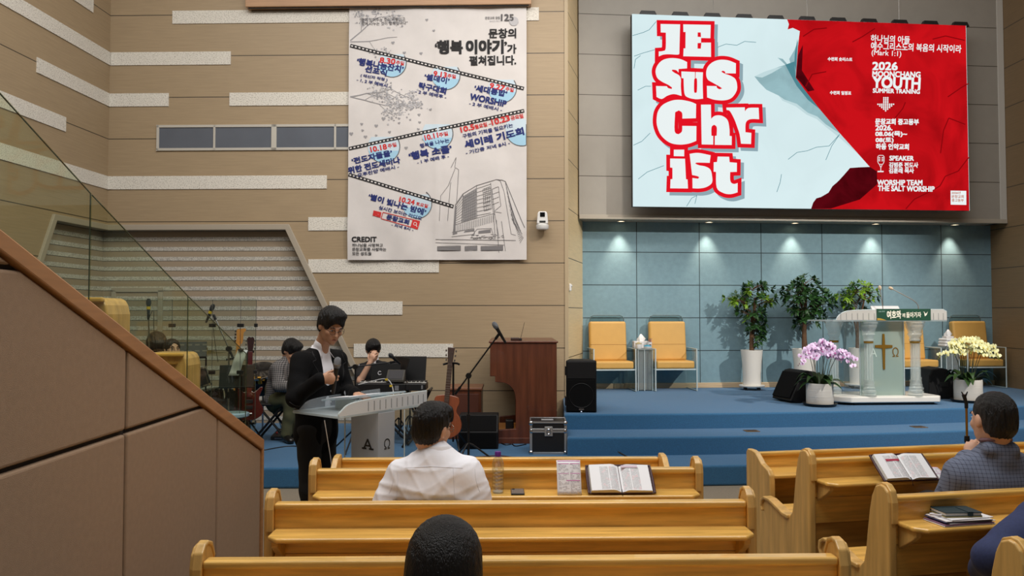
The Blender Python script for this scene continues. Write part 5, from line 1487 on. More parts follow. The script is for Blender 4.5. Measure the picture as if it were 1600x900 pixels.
t_.poly([sfn(1446, 495, .001), sfn(1449, 496, .001), sfn(1452, 493, .001), sfn(1450, 498, .001), sfn(1447, 500, .001)]); t_.poly([sfn(1444, 493, .001), sfn(1446.5, 493.5, .001), sfn(1447.5, 495.5, .001)])
t_.build('sign_lettering', mat('sign_cream', (236, 232, 214), .6), sgn_)
t_ = MB(); text2d(t_, sfn, '2026 표어', (1372, 494), (1382, 494), 2.2, .0, .001); t_.build('sign_small_lettering', mat('sign_pale', (170, 200, 190), .6), sgn_)
t_ = MB(); t_.poly([sfn(1369.8, 505.8, .0008), sfn(1385, 505.8, .0008), sfn(1376, 503, .0008), sfn(1369.8, 502.5, .0008)]); t_.build('sign_glow_print', mat('sign_gold', (176, 140, 50), .6), sgn_)
bk = thing('book_rest', 'white tilted book rest standing on the pulpit desk', 'book rest', PU.matrix_basis @ Vector((X(1403), .12, ztd + .019)), math.radians(4))
MB().box((0, .08, .09), (.36, .012, .20), Matrix.Rotation(math.radians(-38), 3, 'X')).build('plate', mat('rest_white', (206, 206, 206), .4), bk, bevel=.004)
MB().bb(-.17, .17, .0, .13, .0, .014).build('foot', mat('rest_white', (206, 206, 206), .4), bk, bevel=.003)
MB().bb(-.17, .17, .14, .15, .0, .17).build('strut', mat('rest_white', (206, 206, 206), .4), bk)
def gooseneck(label, pts):
    w0 = [at_y(px, py, pz.y + dy) for px, py, dy in pts]
    r = thing('gooseneck_microphone', label, 'microphone', (w0[0].x, w0[0].y, w0[0].z))
    q = [p_ - w0[0] for p_ in w0]
    MB().lathe([(0, -.035), (.02, -.035), (.02, -.005), (.008, .0), (0, .0)], 14).build('base', blk, r, smooth=True)
    MB().tube(smooth_pts([tuple(p_) for p_ in q], 5), .005, 8).build('neck', mat('neck_grey', (150, 140, 130), .4, .5), r, smooth=True)
    e = q[-1]; d = (q[-1] - q[-2]).normalized()
    MB().ell(e + d * .01, (.02, .02, .03), 12, 8, d.to_track_quat('Z', 'Y').to_matrix()).build('windscreen', mat('foam_beige', (196, 176, 150), .9), r, smooth=True)
    return r
gooseneck('upright gooseneck microphone on the pulpit', [(1380, 488, .15), (1379, 478, .15), (1377, 464, .15), (1375, 451, .15)])
gooseneck('long slanting gooseneck microphone on the pulpit', [(1435, 488, .15), (1434.5, 478, .15), (1428, 470, .15), (1412, 461, .15), (1393, 451, .15)])

# floor sockets in the step
for px, py, lb_ in ((1167, 670, 'brass floor socket on the step below the pink orchids'), (1429, 665.5, 'brass floor socket on the step below the pulpit')):
    p0 = at_z(px, py, ZS[1])
    r = thing('floor_socket', lb_, 'floor socket', (p0.x, front(7.97, p0.x) + .30, ZS[1]), math.radians(4))
    MB().bb(-.075, .075, -.06, .06, 0, .006).build('plate', mat('brass_dull', (120, 96, 66), .5, .5), r, bevel=.002)
    MB().bb(-.05, .05, -.04, .04, .006, .009).build('lid', mat('brass_dark', (80, 64, 46), .5, .5), r)
# ================================================================== PEOPLE (smooth blended volumes, meshed with surface nets)
def _v(p): return np.array([p[0], p[1], p[2]], float)
class Vol:
    def __init__(s): s.p = []
    def cap(s, a, b, ra, rb, n=None, sq=1.0, op='+', k=.02):
        s.p.append(('c', _v(a), _v(b), ra, rb, None if n is None else _v(n) / np.linalg.norm(_v(n)), sq, op, k)); return s
    def ell(s, c, r, R=None, op='+', k=.02):
        s.p.append(('e', _v(c), np.array(r, float), np.array(R, float) if R is not None else np.eye(3), op, k)); return s
    def infl(s, t):
        o = Vol()
        for q in s.p:
            if q[0] == 'c': o.p.append(('c', q[1], q[2], q[3] + t, q[4] + t) + q[5:])
            else: o.p.append(('e', q[1], q[2] + t) + q[3:])
        return o
    def ext(s, other): s.p += other.p; return s
    def mesh(s, h, wob=None):
        lo = np.full(3, 1e9); hi = -lo
        bx = []
        for q in s.p:
            if q[0] == 'c':
                r = max(q[3], q[4]); a = np.minimum(q[1], q[2]) - r; b = np.maximum(q[1], q[2]) + r; k = q[8]; op = q[7]
            else:
                r = q[2].max(); a = q[1] - r; b = q[1] + r; k = q[5]; op = q[4]
            bx.append((a - k - 3 * h, b + k + 3 * h))
            if op == '+': lo = np.minimum(lo, a); hi = np.maximum(hi, b)
        lo -= 4 * h; hi += 4 * h
        n = np.ceil((hi - lo) / h).astype(int) + 1
        F = np.full(n, .5, np.float32)
        ax = [lo[i] + h * np.arange(n[i]) for i in range(3)]
        for q, (a, b) in zip(s.p, bx):
            i0 = np.maximum(np.floor((a - lo) / h).astype(int), 0); i1 = np.minimum(np.ceil((b - lo) / h).astype(int) + 1, n)
            if (i1 <= i0).any(): continue
            P = np.stack(np.meshgrid(ax[0][i0[0]:i1[0]], ax[1][i0[1]:i1[1]], ax[2][i0[2]:i1[2]], indexing='ij'), -1)
            if q[0] == 'c':
                _, A, B, ra, rb, nn, sq, op, k = q
                ba = B - A; L2 = max(ba @ ba, 1e-9); pa = P - A
                t = np.clip(pa @ ba / L2, 0, 1); d = pa - t[..., None] * ba
                if nn is not None: d = d + (d @ nn)[..., None] * nn * (1 / sq - 1)
                D = np.linalg.norm(d, axis=-1) - (ra + (rb - ra) * t)
            else:
                _, c, r, R, op, k = q
                Q = (P - c) @ R
                k0 = np.linalg.norm(Q / r, axis=-1); k1 = np.linalg.norm(Q / (r * r), axis=-1) + 1e-9
                D = k0 * (k0 - 1) / k1
            sl_ = tuple(slice(i0[i], i1[i]) for i in range(3)); f = F[sl_]
            if op == '+':
                hh = np.clip(.5 + .5 * (f - D) / k, 0, 1); F[sl_] = f * (1 - hh) + D * hh - k * hh * (1 - hh)
            else:
                hh = np.clip(.5 - .5 * (f + D) / k, 0, 1); F[sl_] = f * (1 - hh) - D * hh + k * hh * (1 - hh)
        if wob is not None:
            X, Y, Z = np.meshgrid(*ax, indexing='ij'); F = F + wob(X, Y, Z)
        return snets(F, lo, h)

def snets(F, org, h):
    ins = F < 0
    n = np.array(F.shape); m = n - 1
    cnt = np.zeros(m, np.int32); acc = np.zeros(tuple(m) + (3,), np.float32)
    def crn(o): return tuple(slice(o[i], o[i] + m[i]) for i in range(3))
    for axis in range(3):
        o1, o2 = [i for i in range(3) if i != axis]
        for a in (0, 1):
            for b in (0, 1):
                p = [0, 0, 0]; p[o1] = a; p[o2] = b; q = list(p); q[axis] = 1
                f0, f1 = F[crn(p)], F[crn(q)]
                x = (f0 < 0) != (f1 < 0)
                t = np.where(x, f0 / np.where(x, f0 - f1, 1), 0)
                cnt += x
                for i in range(3):
                    acc[..., i] += np.where(x, (t if i == axis else p[i]), 0)
    act = cnt > 0
    idx = np.full(m, -1, np.int64); idx[act] = np.arange(act.sum())
    pos = acc[act] / cnt[act][:, None]
    cell = np.argwhere(act)
    V = org + h * (cell + pos)
    faces = []
    for axis in range(3):
        o1, o2 = [(1, 2), (2, 0), (0, 1)][axis]
        a0 = [slice(None)] * 3; a1 = [slice(None)] * 3
        a0[axis] = slice(0, n[axis] - 1); a1[axis] = slice(1, n[axis])
        ch = ins[tuple(a0)] != ins[tuple(a1)]
        E = np.argwhere(ch)
        E = E[(E[:, o1] > 0) & (E[:, o2] > 0) & (E[:, o1] < m[o1]) & (E[:, o2] < m[o2])]
        d1 = np.zeros(3, int); d1[o1] = 1; d2 = np.zeros(3, int); d2[o2] = 1
        g = lambda c: idx[c[:, 0], c[:, 1], c[:, 2]]
        Q = np.stack([g(E - d1 - d2), g(E - d2), g(E), g(E - d1)], 1)
        fl_ = ~ins[E[:, 0], E[:, 1], E[:, 2]]
        Q[fl_] = Q[fl_][:, ::-1]
        faces.append(Q[(Q >= 0).all(1)])
    return V, np.concatenate(faces)

def vol_obj(name, vol, h, m, parent=None, wob=None):
    V, Fc = vol.mesh(h, wob)
    me = bpy.data.meshes.new(name); me.from_pydata(V.tolist(), [], Fc.tolist()); me.materials.append(m)
    me.polygons.foreach_set('use_smooth', [True] * len(me.polygons))
    o = bpy.data.objects.new(name, me); COL.objects.link(o)
    if parent is not None: o.parent = parent
    return o

skin = mat('skin', (204, 160, 134), .5, var=.05, vscale=14); skin_d = mat('skin_tan', (192, 146, 118), .5, var=.05, vscale=14)
lipm = mat('lips', (150, 84, 76), .5); eyew = mat('eye_white', (206, 200, 194), .3); eyeb = mat('eye_dark', (24, 18, 16), .2)
hairm = mat('hair_black', (9, 8, 9), .45, var=.4, vscale=18, stretch=(6, 6, .8), bump=.9, bscale=70, bstretch=(5, 5, .6))
hair_b = mat('hair_brown', (40, 30, 26), .42, var=.3, vscale=18, stretch=(6, 6, .8), bump=.45, bscale=60, bstretch=(5, 5, .6))
suit = mat('suit_black', (7, 7, 9), .9, spec=.2, var=.12, vscale=5, bump=.25, bscale=26, sheen=.0)
shirt = mat('shirt_white', (238, 238, 244), .8, var=.03, vscale=5, bump=.55, bscale=9, bstretch=(1, 1, .55))
trous = mat('trousers_black', (14, 14, 16), .85, bump=.2, bscale=20); shoe = mat('shoe_black', (14, 13, 13), .35)
olive = mat('trousers_olive', (78, 78, 52), .9, var=.1, vscale=6, bump=.3, bscale=16)
navyj = mat('jacket_navy', (36, 46, 84), .85, var=.12, vscale=90, bump=.3, bscale=22)
polo = mat('polo_black', (24, 24, 28), .85, bump=.2, bscale=20)
dark_t = mat('shirt_dark', (48, 50, 56), .85, bump=.2, bscale=20); tee = mat('tee_white', (206, 212, 216), .85, bump=.25, bscale=18)
def check_mat(name, ca, cb, sc, w, soft=.0):
    m, nt, N, L, p = _new(name)
    tc = N.new('ShaderNodeTexCoord'); nz = N.new('ShaderNodeTexNoise'); nz.inputs['Scale'].default_value = 160
    sx = N.new('ShaderNodeSeparateXYZ'); L.new(tc.outputs['Object'], sx.inputs[0]); L.new(tc.outputs['Object'], nz.inputs['Vector'])
    outs = []
    for ax_ in ('X', 'Z'):
        a = N.new('ShaderNodeMath'); a.operation = 'FLOORED_MODULO'; a.inputs[1].default_value = sc; L.new(sx.outputs[ax_], a.inputs[0])
        b = N.new('ShaderNodeMath'); b.operation = 'LESS_THAN'; b.inputs[1].default_value = sc * w; L.new(a.outputs[0], b.inputs[0]); outs.append(b.outputs[0])
    c = N.new('ShaderNodeMath'); c.operation = 'ADD'; L.new(outs[0], c.inputs[0]); L.new(outs[1], c.inputs[1])
    d = N.new('ShaderNodeMath'); d.operation = 'MULTIPLY'; L.new(c.outputs[0], d.inputs[0]); L.new(nz.outputs['Fac'], d.inputs[1])
    mx = N.new('ShaderNodeMix'); mx.data_type = 'RGBA'; L.new(d.outputs[0], mx.inputs['Factor']); mx.inputs['A'].default_value = lin(*ca); mx.inputs['B'].default_value = lin(*cb)
    L.new(mx.outputs['Result'], p.inputs['Base Color']); p.inputs['Roughness'].default_value = .9
    b = N.new('ShaderNodeBump'); b.inputs['Strength'].default_value = .35; b.inputs['Distance'].default_value = .01
    n2 = N.new('ShaderNodeTexNoise'); n2.inputs['Scale'].default_value = 12; L.new(tc.outputs['Object'], n2.inputs['Vector']); L.new(n2.outputs['Fac'], b.inputs['Height']); L.new(b.outputs[0], p.inputs['Normal'])
    return m
tweed = check_mat('jacket_tweed', (100, 108, 128), (46, 50, 66), .019, .18)
pattern = check_mat('shirt_checked', (128, 124, 122), (34, 34, 38), .022, .5)

def headR(fx, fy, pitch=0, roll=0):
    L = math.hypot(fx, fy); fx /= L; fy /= L; th = math.radians(pitch)
    f = Vector((fx * math.cos(th), fy * math.cos(th), -math.sin(th))); r = f.cross(Vector((0, 0, 1))).normalized(); u = r.cross(f)
    M = Matrix((r, f, u)).transposed()
    return M @ Matrix.Rotation(math.radians(roll), 3, 'Y')
def head_vol(v, c, R, s=1.0, detail=True):
    c = Vector(c); g = lambda x, y, z: c + R @ Vector((x * s, y * s, z * s)); Rn = np.array(R)
    E = lambda p, r, op='+', k=.02: v.ell(g(*p), [q * s for q in r], Rn, op, k * s)
    C = lambda a, b, ra, rb, op='+', k=.012: v.cap(g(*a), g(*b), ra * s, rb * s, op=op, k=k * s)
    E((0, -.012, .035), (.074, .092, .088)); E((0, .022, -.02), (.064, .072, .085), k=.03); E((0, .045, -.072), (.044, .042, .034), k=.03)
    E((0, -.035, -.03), (.06, .05, .05), k=.03)
    if detail:
        E((-.032, .105, .006), (.016, .014, .010), '-', .014); E((.032, .105, .006), (.016, .014, .010), '-', .014)
        C((-.036, .084, .026), (-.012, .092, .022), .009, .009); C((.036, .084, .026), (.012, .092, .022), .009, .009)
        C((0, .092, .014), (0, .113, -.026), .007, .013); C((-.010, .100, -.032), (.010, .100, -.032), .008, .008)
        E((-.040, .066, -.022), (.02, .02, .018), k=.02); E((.040, .066, -.022), (.02, .02, .018), k=.02)
        C((-.019, .088, -.060), (.019, .088, -.060), .006, .006, k=.008); C((-.015, .086, -.070), (.015, .086, -.070), .0065, .0065, k=.008)
        E((0, .082, -.094), (.018, .014, .014), k=.018)
    for sx in (-1, 1):
        E((sx * .076, -.008, -.002), (.011, .020, .031), k=.008)
    return g
def hair_vol(c, R, s=1.0, style='short'):
    v = Vol(); c = Vector(c); g = lambda x, y, z: c + R @ Vector((x * s, y * s, z * s)); Rn = np.array(R)
    E = lambda p, r, op='+', k=.02: v.ell(g(*p), [q * s for q in r], Rn, op, k * s)
    if style in ('short', 'full', 'thin'):
        t = {'short': .0, 'full': .010, 'thin': -.004}[style]
        E((0, -.016, .042), (.083 + t, .102 + t, .094 + t)); E((0, -.043, -.014), (.075 + t * .6, .067 + t * .6, .070))
        if style == 'full': E((0, .045, .105), (.072, .058, .040), k=.03); E((.03, .075, .085), (.04, .03, .022))
        if style == 'short': E((0, .05, .09), (.068, .045, .036), k=.03)
        E((0, .135, -.025), (.090, .085, .100), '-', .010); E((0, .052, -.105), (.13, .085, .100), '-', .012); E((0, 0, -.195), (.13, .14, .09), '-', .012); E((-.092, .028, -.02), (.03, .03, .045), '-', .01); E((.092, .028, -.02), (.03, .03, .045), '-', .01)
    elif style == 'bob':
        E((0, -.012, .040), (.092, .108, .098)); E((0, -.035, -.03), (.096, .085, .11), k=.03); E((0, -.045, -.12), (.088, .065, .09), k=.03)
        E((0, .135, -.05), (.080, .085, .12), '-', .012)
    elif style == 'long':
        E((0, -.014, .038), (.086, .104, .094)); E((0, -.06, -.05), (.080, .055, .12), k=.03); E((0, -.075, -.17), (.06, .04, .12), k=.03)
        E((0, .138, -.012), (.078, .085, .115), '-', .012); E((0, .05, -.13), (.12, .085, .11), '-', .02)
    return v
hw_ = np.random.RandomState(9)
_fr = [(hw_.uniform(-1, 1, 3) * np.array([430, 430, 110]), hw_.uniform(0, 6)) for _ in range(7)]
def hair_wob(X, Y, Z):
    o = 0
    for f, p_ in _fr: o = o + np.sin(f[0] * X + f[1] * Y + f[2] * Z * .5 + p_)
    return (o * .0009).astype(np.float32)
_fc = [(hw_.uniform(-1, 1, 3) * np.array([26, 26, 34]), hw_.uniform(0, 6)) for _ in range(8)]
_fd = [(np.array([hw_.uniform(-1, 1), hw_.uniform(-.6, .6), hw_.uniform(.5, 1.4)]) * 46, hw_.uniform(0, 6)) for _ in range(5)]
def fold_wob(amp):
    def w(X, Y, Z):
        o = 0
        for f, p_ in _fd: o = o + (1 - np.abs(np.sin((f[0] * X + f[1] * Y + f[2] * Z) * .5 + p_ + .9 * np.sin(11 * X + 7 * Z + p_)))) ** 3
        return (-o * amp * .5 + cloth_wob(amp * .5)(X, Y, Z)).astype(np.float32)
    return w
def cloth_wob(amp):
    def w(X, Y, Z):
        o = 0
        for f, p_ in _fc: o = o + np.sin(f[0] * X + f[1] * Y + f[2] * Z + p_ + 1.3 * np.sin(18 * Z + 9 * X))
        return (o * amp / 3).astype(np.float32)
    return w
def hand_vol(v, w, fdir, dors, ts, curl=(10, 15, 12), s=1.0, thumb=(.55, .75, -.35), spread=.0, fat=1.0):
    w = Vector(w); Y = Vector(fdir).normalized(); Z = Vector(dors); Z = (Z - Y * Z.dot(Y)).normalized(); X = Y.cross(Z) * ts
    v.cap(w - Y * .01, w + Y * .03 * s, .024 * s, .030 * s, Z, .62, k=.015); v.cap(w + Y * .025 * s, w + Y * .072 * s, .030 * s, .037 * s, Z, .42, k=.012)
    for i in range(4):
        f = (.95, 1.05, 1.0, .8)[i] * s; base = w + Y * (.082, .088, .084, .074)[i] * s + X * (.029 - .0195 * i) * s
        a = 0; p = base - Y * .012; r = .0094 * s * fat * (.85 if i == 3 else 1)
        side = X * spread * (1.5 - i) * .1
        q = base; v.cap(p, q, r * 1.1, r * 1.05, k=.006)
        for L_, da, rr_ in zip((.042, .027, .021), curl, (1.0, .92, .82)):
            a += math.radians(da + i * 2); d = (Y * math.cos(a) - Z * math.sin(a) + side).normalized(); e = q + d * L_ * f
            v.cap(q, e, r * rr_, r * rr_ * .92, k=.003); q = e
    b = w + Y * .022 * s + X * .022 * s; t1 = (Y * thumb[0] + X * thumb[1] + Z * thumb[2]).normalized()
    m = b + t1 * .042 * s; e = m + (t1 * .8 + Y * .55 + Z * thumb[2] * .5).normalized() * .034 * s
    v.cap(b, m, .0135 * s, .0108 * s, k=.01); v.cap(m, e, .0105 * s, .0088 * s, k=.004)
    return X, Y, Z

def person(label, J, fwd, head, hs=1.0, style='short', hair=None, top=None, top_m=shirt, pants_m=trous, h=.009, skin_m=skin, sleeve=1.0, gr=1.0, hands=None, lower=True,
           detail=True, infl=.014, collar=None, coat=None, wob=.004, zfloor=0.0, foot=None, extra=None, arms=('L', 'R'), body_h=None, folds=False):
    """J: world joints. fwd: chest direction. head: (centre, R)"""
    F_ = Vector((fwd[0], fwd[1], 0)).normalized()
    root = Vector((J['pel'].x, J['pel'].y, zfloor))
    q = {k_: Vector(v_) - root for k_, v_ in J.items()}
    hc = Vector(head[0]) - root; HR = head[1]
    r = thing('person', label, 'person', root)
    pel, neck = q['pel'], q['neck']
    mid = (q['sL'] + q['sR']) / 2
    sw = (q['sL'] - q['sR']).length
    ch = mid + (pel - mid) * .22; wa = mid + (pel - mid) * .65
    def torso(v, t=0.0):
        v.cap(pel, wa, (.150 + t) * gr, (.138 + t) * gr, F_, .72, k=.05); v.cap(wa, ch, (.138 + t) * gr, (.150 + t) * gr, F_, .70, k=.05)
        ax_ = (q['sL'] - q['sR']).normalized()
        v.cap(ch - ax_ * sw * .22, ch + ax_ * sw * .22, (.115 + t) * gr, (.115 + t) * gr, F_, .85, k=.05)
        v.cap(q['sL'].lerp(mid, .12), q['sR'].lerp(mid, .12), .058 + t, .058 + t, k=.04)
        v.cap(q['sL'].lerp(mid, .3), neck.lerp(mid, .25), .045 + t, .05 + t, k=.05); v.cap(q['sR'].lerp(mid, .3), neck.lerp(mid, .25), .045 + t, .05 + t, k=.05)
        return v
    def arm(v, S_, t=0.0, f=1.0, ta=None):
        a, b, c = q['s' + S_], q['e' + S_], q['w' + S_]
        ta = t if ta is None else ta
        v.cap(a, b, .050 + t, .041 + ta, k=.03)
        if f > .0: v.cap(b, b.lerp(c, f), .040 + ta, (.040 + (.029 - .040) * f) + ta, k=.02)
    def legs(v, t=0.0, f=1.0):
        for S_ in 'LR':
            hp, kn, an = q['h' + S_], q['k' + S_], q['a' + S_]
            v.cap(hp, kn, .084 + t, .058 + t, k=.03); v.cap(kn, kn.lerp(an, f), .056 + t, .056 + (.040 - .056) * f + t * 1.2, k=.03)
    B = Vol(); torso(B)
    B.cap(neck, hc + HR @ Vector((0, -.03, -.06)) * hs, .056, .052, k=.03)
    for S_ in arms: arm(B, S_)
    if lower:
        legs(B)
        for S_ in 'LR':
            d = foot or F_; an = q['a' + S_]; B.cap(an - Vector((0, 0, .03)), an + Vector(d) * .13 - Vector((0, 0, .05)), .034, .030, k=.02)
    hg = head_vol(B, hc, HR, hs, detail)
    if hands:
        for (S_, fd, dn, ts, cu, kw) in hands: hand_vol(B, q['w' + S_], fd, dn, ts, cu, **kw)
    else:
        for S_ in arms: hand_vol(B, q['w' + S_], q['w' + S_] - q['e' + S_], (0, 0, 1), 1 if S_ == 'L' else -1)
    body = vol_obj('body', B, body_h or h, skin_m, r)
    hr = vol_obj('hair', hair_vol(hc, HR, hs, style), min(h, .005), hair or hairm, r, hair_wob if style != 'bob' else (lambda X, Y, Z: hair_wob(X, Y, Z * .25) * .45))
    # clothing
    T = Vol(); torso(T, infl)
    for S_ in arms: arm(T, S_, infl + .004, sleeve if sleeve > 0 else 0, infl + .008)
    if sleeve < 0:
        T = Vol(); torso(T, infl)
        for S_ in arms: a, b = q['s' + S_], q['e' + S_]; T.cap(a, a.lerp(b, -sleeve), .052 + infl, .056 + infl, k=.03)
    if collar is not None:
        T.cap(neck + Vector((0, 0, -.03)), neck + (hc - neck).normalized() * collar, .072, .066, k=.015)
    if extra: extra(T, q, F_)
    T.cap(neck + Vector((0, 0, .02)) + F_ * .10, neck + Vector((0, 0, .12)) + F_ * .06, .045, .05, op='-', k=.015)
    top_o = vol_obj('top', T, h, top_m, r, (fold_wob if folds else cloth_wob)(wob) if wob else None)
    if lower:
        P_ = Vol(); P_.cap(pel + Vector((0, 0, .10)), pel - Vector((0, 0, .02)), .150 * gr + .006, .15 * gr + .012, F_, .76, k=.04); legs(P_, .016, .97)
        vol_obj('trousers', P_, h, pants_m, r, cloth_wob(.004))
        for S_ in 'LR':
            d = Vector(foot or F_); an = q['a' + S_]
            sv = Vol(); sv.cap(an - Vector((0, 0, .028)) - d * .02, an + d * .14 - Vector((0, 0, .052)), .046, .036, k=.02); sv.cap(an + d * .05 - Vector((0, 0, .045)), an + d * .15 - Vector((0, 0, .055)), .036, .034, k=.02)
            vol_obj('shoe', sv, h, shoe, r)
    # face pieces
    if detail:
        for sx in (-1, 1):
            MB().ell(hg(sx * .031, .0885, .006), (.0115 * hs, .008 * hs, .0048 * hs), 12, 8, HR).build('eye', eyew, r, smooth=True)
            MB().ell(hg(sx * .031, .0955, .005), (.0058 * hs, .004 * hs, .0048 * hs), 10, 6, HR).build('iris', eyeb, r, smooth=True)
            MB().tube([hg(sx * .016, .101, .026), hg(sx * .032, .098, .031), hg(sx * .048, .086, .025)], [.003 * hs, .0042 * hs, .0024 * hs], 6).build('eyebrow', hairm, r, smooth=True)
        MB().tube([hg(-.022, .0885, -.065), hg(-.008, .0955, -.0625), hg(.008, .0955, -.0625), hg(.022, .0885, -.065)], [.002 * hs, .0052 * hs, .0052 * hs, .002 * hs], 8).build('lips', lipm, r, smooth=True)
    return r, q, hg, root
def glasses(r, hg, HR, hs, m):
    g_ = MB()
    for sx in (-1, 1):
        g_.tube([hg(sx * .032 + .022 * math.cos(t), .112 - .006 * abs(math.cos(t)) * (1 if sx * math.cos(t) > 0 else 0), .002 + .018 * math.sin(t)) for t in [2 * PI * k_ / 16 for k_ in range(16)]], .0016, 6, closed=True)
        g_.tube([hg(sx * .054, .106, .006), hg(sx * .074, .07, .008), hg(sx * .079, -.005, .010)], .0016, 6)
    g_.tube([hg(-.010, .113, .004), hg(0, .116, .007), hg(.010, .113, .004)], .0016, 6)
    g_.build('glasses', m, r, smooth=True)
A = at_y

# ------------------------------------------------------------------ the speaker at the podium
J = dict(head=None, neck=A(499, 549, 5.80), sR=A(470, 566, 5.60), sL=A(527, 563, 6.02), pel=A(494, 662, 5.82), eR=A(461, 622, 5.44), wR=A(501, 593, 5.36),
         eL=A(541, 611, 5.98), wL=A(555, 615, 5.60), hR=A(484, 672, 5.74), hL=A(506, 672, 5.90), kR=A(484, 765, 5.72), kL=A(508, 760, 5.86))
del J['head']
J['aR'] = Vector((J['kR'].x, 5.76, .085)); J['aL'] = Vector((J['kL'].x + .02, 5.90, .085))
HRs = headR(.62, -.80, 24, -4); hcs = A(517, 510, 5.70)
fw_ = (.84, -.54)
def coat_cut(T, q, F_): pass
hands = [('R', (.92, -.28, .10), (-.25, -.95, .05), -1, (62, 82, 55), dict(s=1.06, thumb=(.55, .45, -.65))), ('L', (.80, -.48, -.18), (.1, -.1, 1), 1, (14, 26, 20), dict(s=1.08, spread=1.0))]
spk_p, q, hg, rt_ = person('standing person in black suit and glasses speaking into a microphone at the podium', J, fw_, (hcs, HRs), 1.04, 'full', top_m=shirt, infl=.010, h=.0075, body_h=.0052, hands=hands, collar=.06, wob=.003, sleeve=.97, skin_m=skin_d)
F_ = Vector((fw_[0], fw_[1], 0)).normalized(); Rt = Vector((F_.y, -F_.x, 0))
jk = Vol()
mid = (q['sL'] + q['sR']) / 2; ax_ = (q['sL'] - q['sR']).normalized(); pel = q['pel']; ch = mid + (pel - mid) * .22; wa = mid + (pel - mid) * .65; sw = (q['sL'] - q['sR']).length
jk.cap(pel - Vector((0, 0, .06)), wa, .182, .165, F_, .80, k=.04); jk.cap(wa, ch, .165, .175, F_, .76, k=.05); jk.cap(ch - ax_ * sw * .24, ch + ax_ * sw * .24, .135, .135, F_, .88, k=.05)
jk.cap(q['sL'].lerp(mid, .06), q['sR'].lerp(mid, .06), .078, .078, k=.04); jk.cap(q['sL'].lerp(mid, .3), q['neck'].lerp(mid, .3), .062, .068, k=.05); jk.cap(q['sR'].lerp(mid, .3), q['neck'].lerp(mid, .3), .062, .068, k=.05)
for S_ in 'LR':
    jk.cap(q['s' + S_], q['e' + S_], .074, .064, k=.035); jk.cap(q['e' + S_], q['e' + S_].lerp(q['w' + S_], .97), .063, .050, k=.03)
fo = F_ * .185
jk.cap(q['neck'] + F_ * .09 + Vector((0, 0, .06)), mid + (pel - mid) * .35 + fo + Rt * .01, .075, .068, op='-', k=.012)
jk.cap(mid + (pel - mid) * .35 + fo + Rt * .01, pel + fo + Rt * .0 - Vector((0, 0, .0)), .068, .085, op='-', k=.012); jk.cap(pel + fo, pel + fo - Vector((0, 0, .3)), .085, .10, op='-', k=.012)
jk.cap(q['neck'] + Vector((0, 0, .03)), q['neck'] + Vector((0, 0, .2)), .074, .08, op='-', k=.01)
vol_obj('jacket', jk, .0075, suit, spk_p, cloth_wob(.004))
from mathutils.bvhtree import BVHTree
jo_ = [c for c in spk_p.children if c.name.startswith('jacket')][0]
jbv = BVHTree.FromPolygons([v.co for v in jo_.data.vertices], [tuple(f.vertices) for f in jo_.data.polygons])
for pxs in ([(488, 549), (490, 556), (494, 562), (489, 566), (496, 578), (503, 592), (509, 604)], [(534, 552), (538, 562), (540, 566), (536, 570), (537, 580), (535, 592), (533, 602)], [(470, 633), (478, 634), (486, 634), (493, 633)], [(452, 628), (462, 634), (474, 634)], [(492, 556), (488, 552), (484, 551)]):
    pts = []
    for px, py in smooth_pts(pxs, 4):
        h_ = jbv.ray_cast(Vector((0, 0, CAMH)) - spk_p.location, ray(px, py))
        if h_[0] is not None and (not pts or (h_[0] - pts[-1]).length < .08): pts.append(h_[0])
    if len(pts) > 3: MB().tube(pts, .0028, 6).build('lapel_edge', mat('lapel_black', (30, 30, 34), .7), jo_, smooth=True)
cs_ = MB()
base_n = q['neck'] + Vector((0, 0, .028))
for s_ in (-1, 1):
    pts = [base_n + (-F_ * .062), base_n + Rt * s_ * .066 - F_ * .01, base_n + F_ * .062 + Rt * s_ * .026 - Vector((0, 0, .022))]
    tipp = base_n + F_ * .095 + Rt * s_ * .062 - Vector((0, 0, .075))
    cs_.add([pts[0] + Vector((0, 0, .022)), pts[1] + Vector((0, 0, .020)), pts[2] + Vector((0, 0, .008)), tipp, pts[1] + Rt * s_ * .014 - Vector((0, 0, .022)), pts[0] - F_ * .01 - Vector((0, 0, .02))], [(0, 1, 4, 5), (1, 2, 3, 4)])
co = cs_.build('collar', shirt, spk_p, smooth=True); sm = co.modifiers.new('t', 'SOLIDIFY'); sm.thickness = .004
bm_ = MB()
for k_ in range(5):
    z_ = mid + (pel - mid) * (.12 + .17 * k_) + F_ * (.128 + .004 * k_)
    bm_.lathe([(0, 0), (.006, 0), (.006, .003), (0, .003)], 10, z_, F_.to_track_quat('Z', 'Y').to_matrix())
bm_.build('button', mat('button_white', (190, 190, 194), .4), spk_p)
MB().tube([pel + Vector((0, 0, .115)) + (F_ * math.cos(t) * .123 + Rt * math.sin(t) * .165) for t in [2 * PI * k_ / 24 for k_ in range(24)]], .018, 8, closed=True).build('belt', mat('belt_black', (12, 12, 12), .4), spk_p, smooth=True)
glasses(spk_p, hg, HRs, 1.04, mat('glasses_frame', (44, 40, 40), .3, .6))
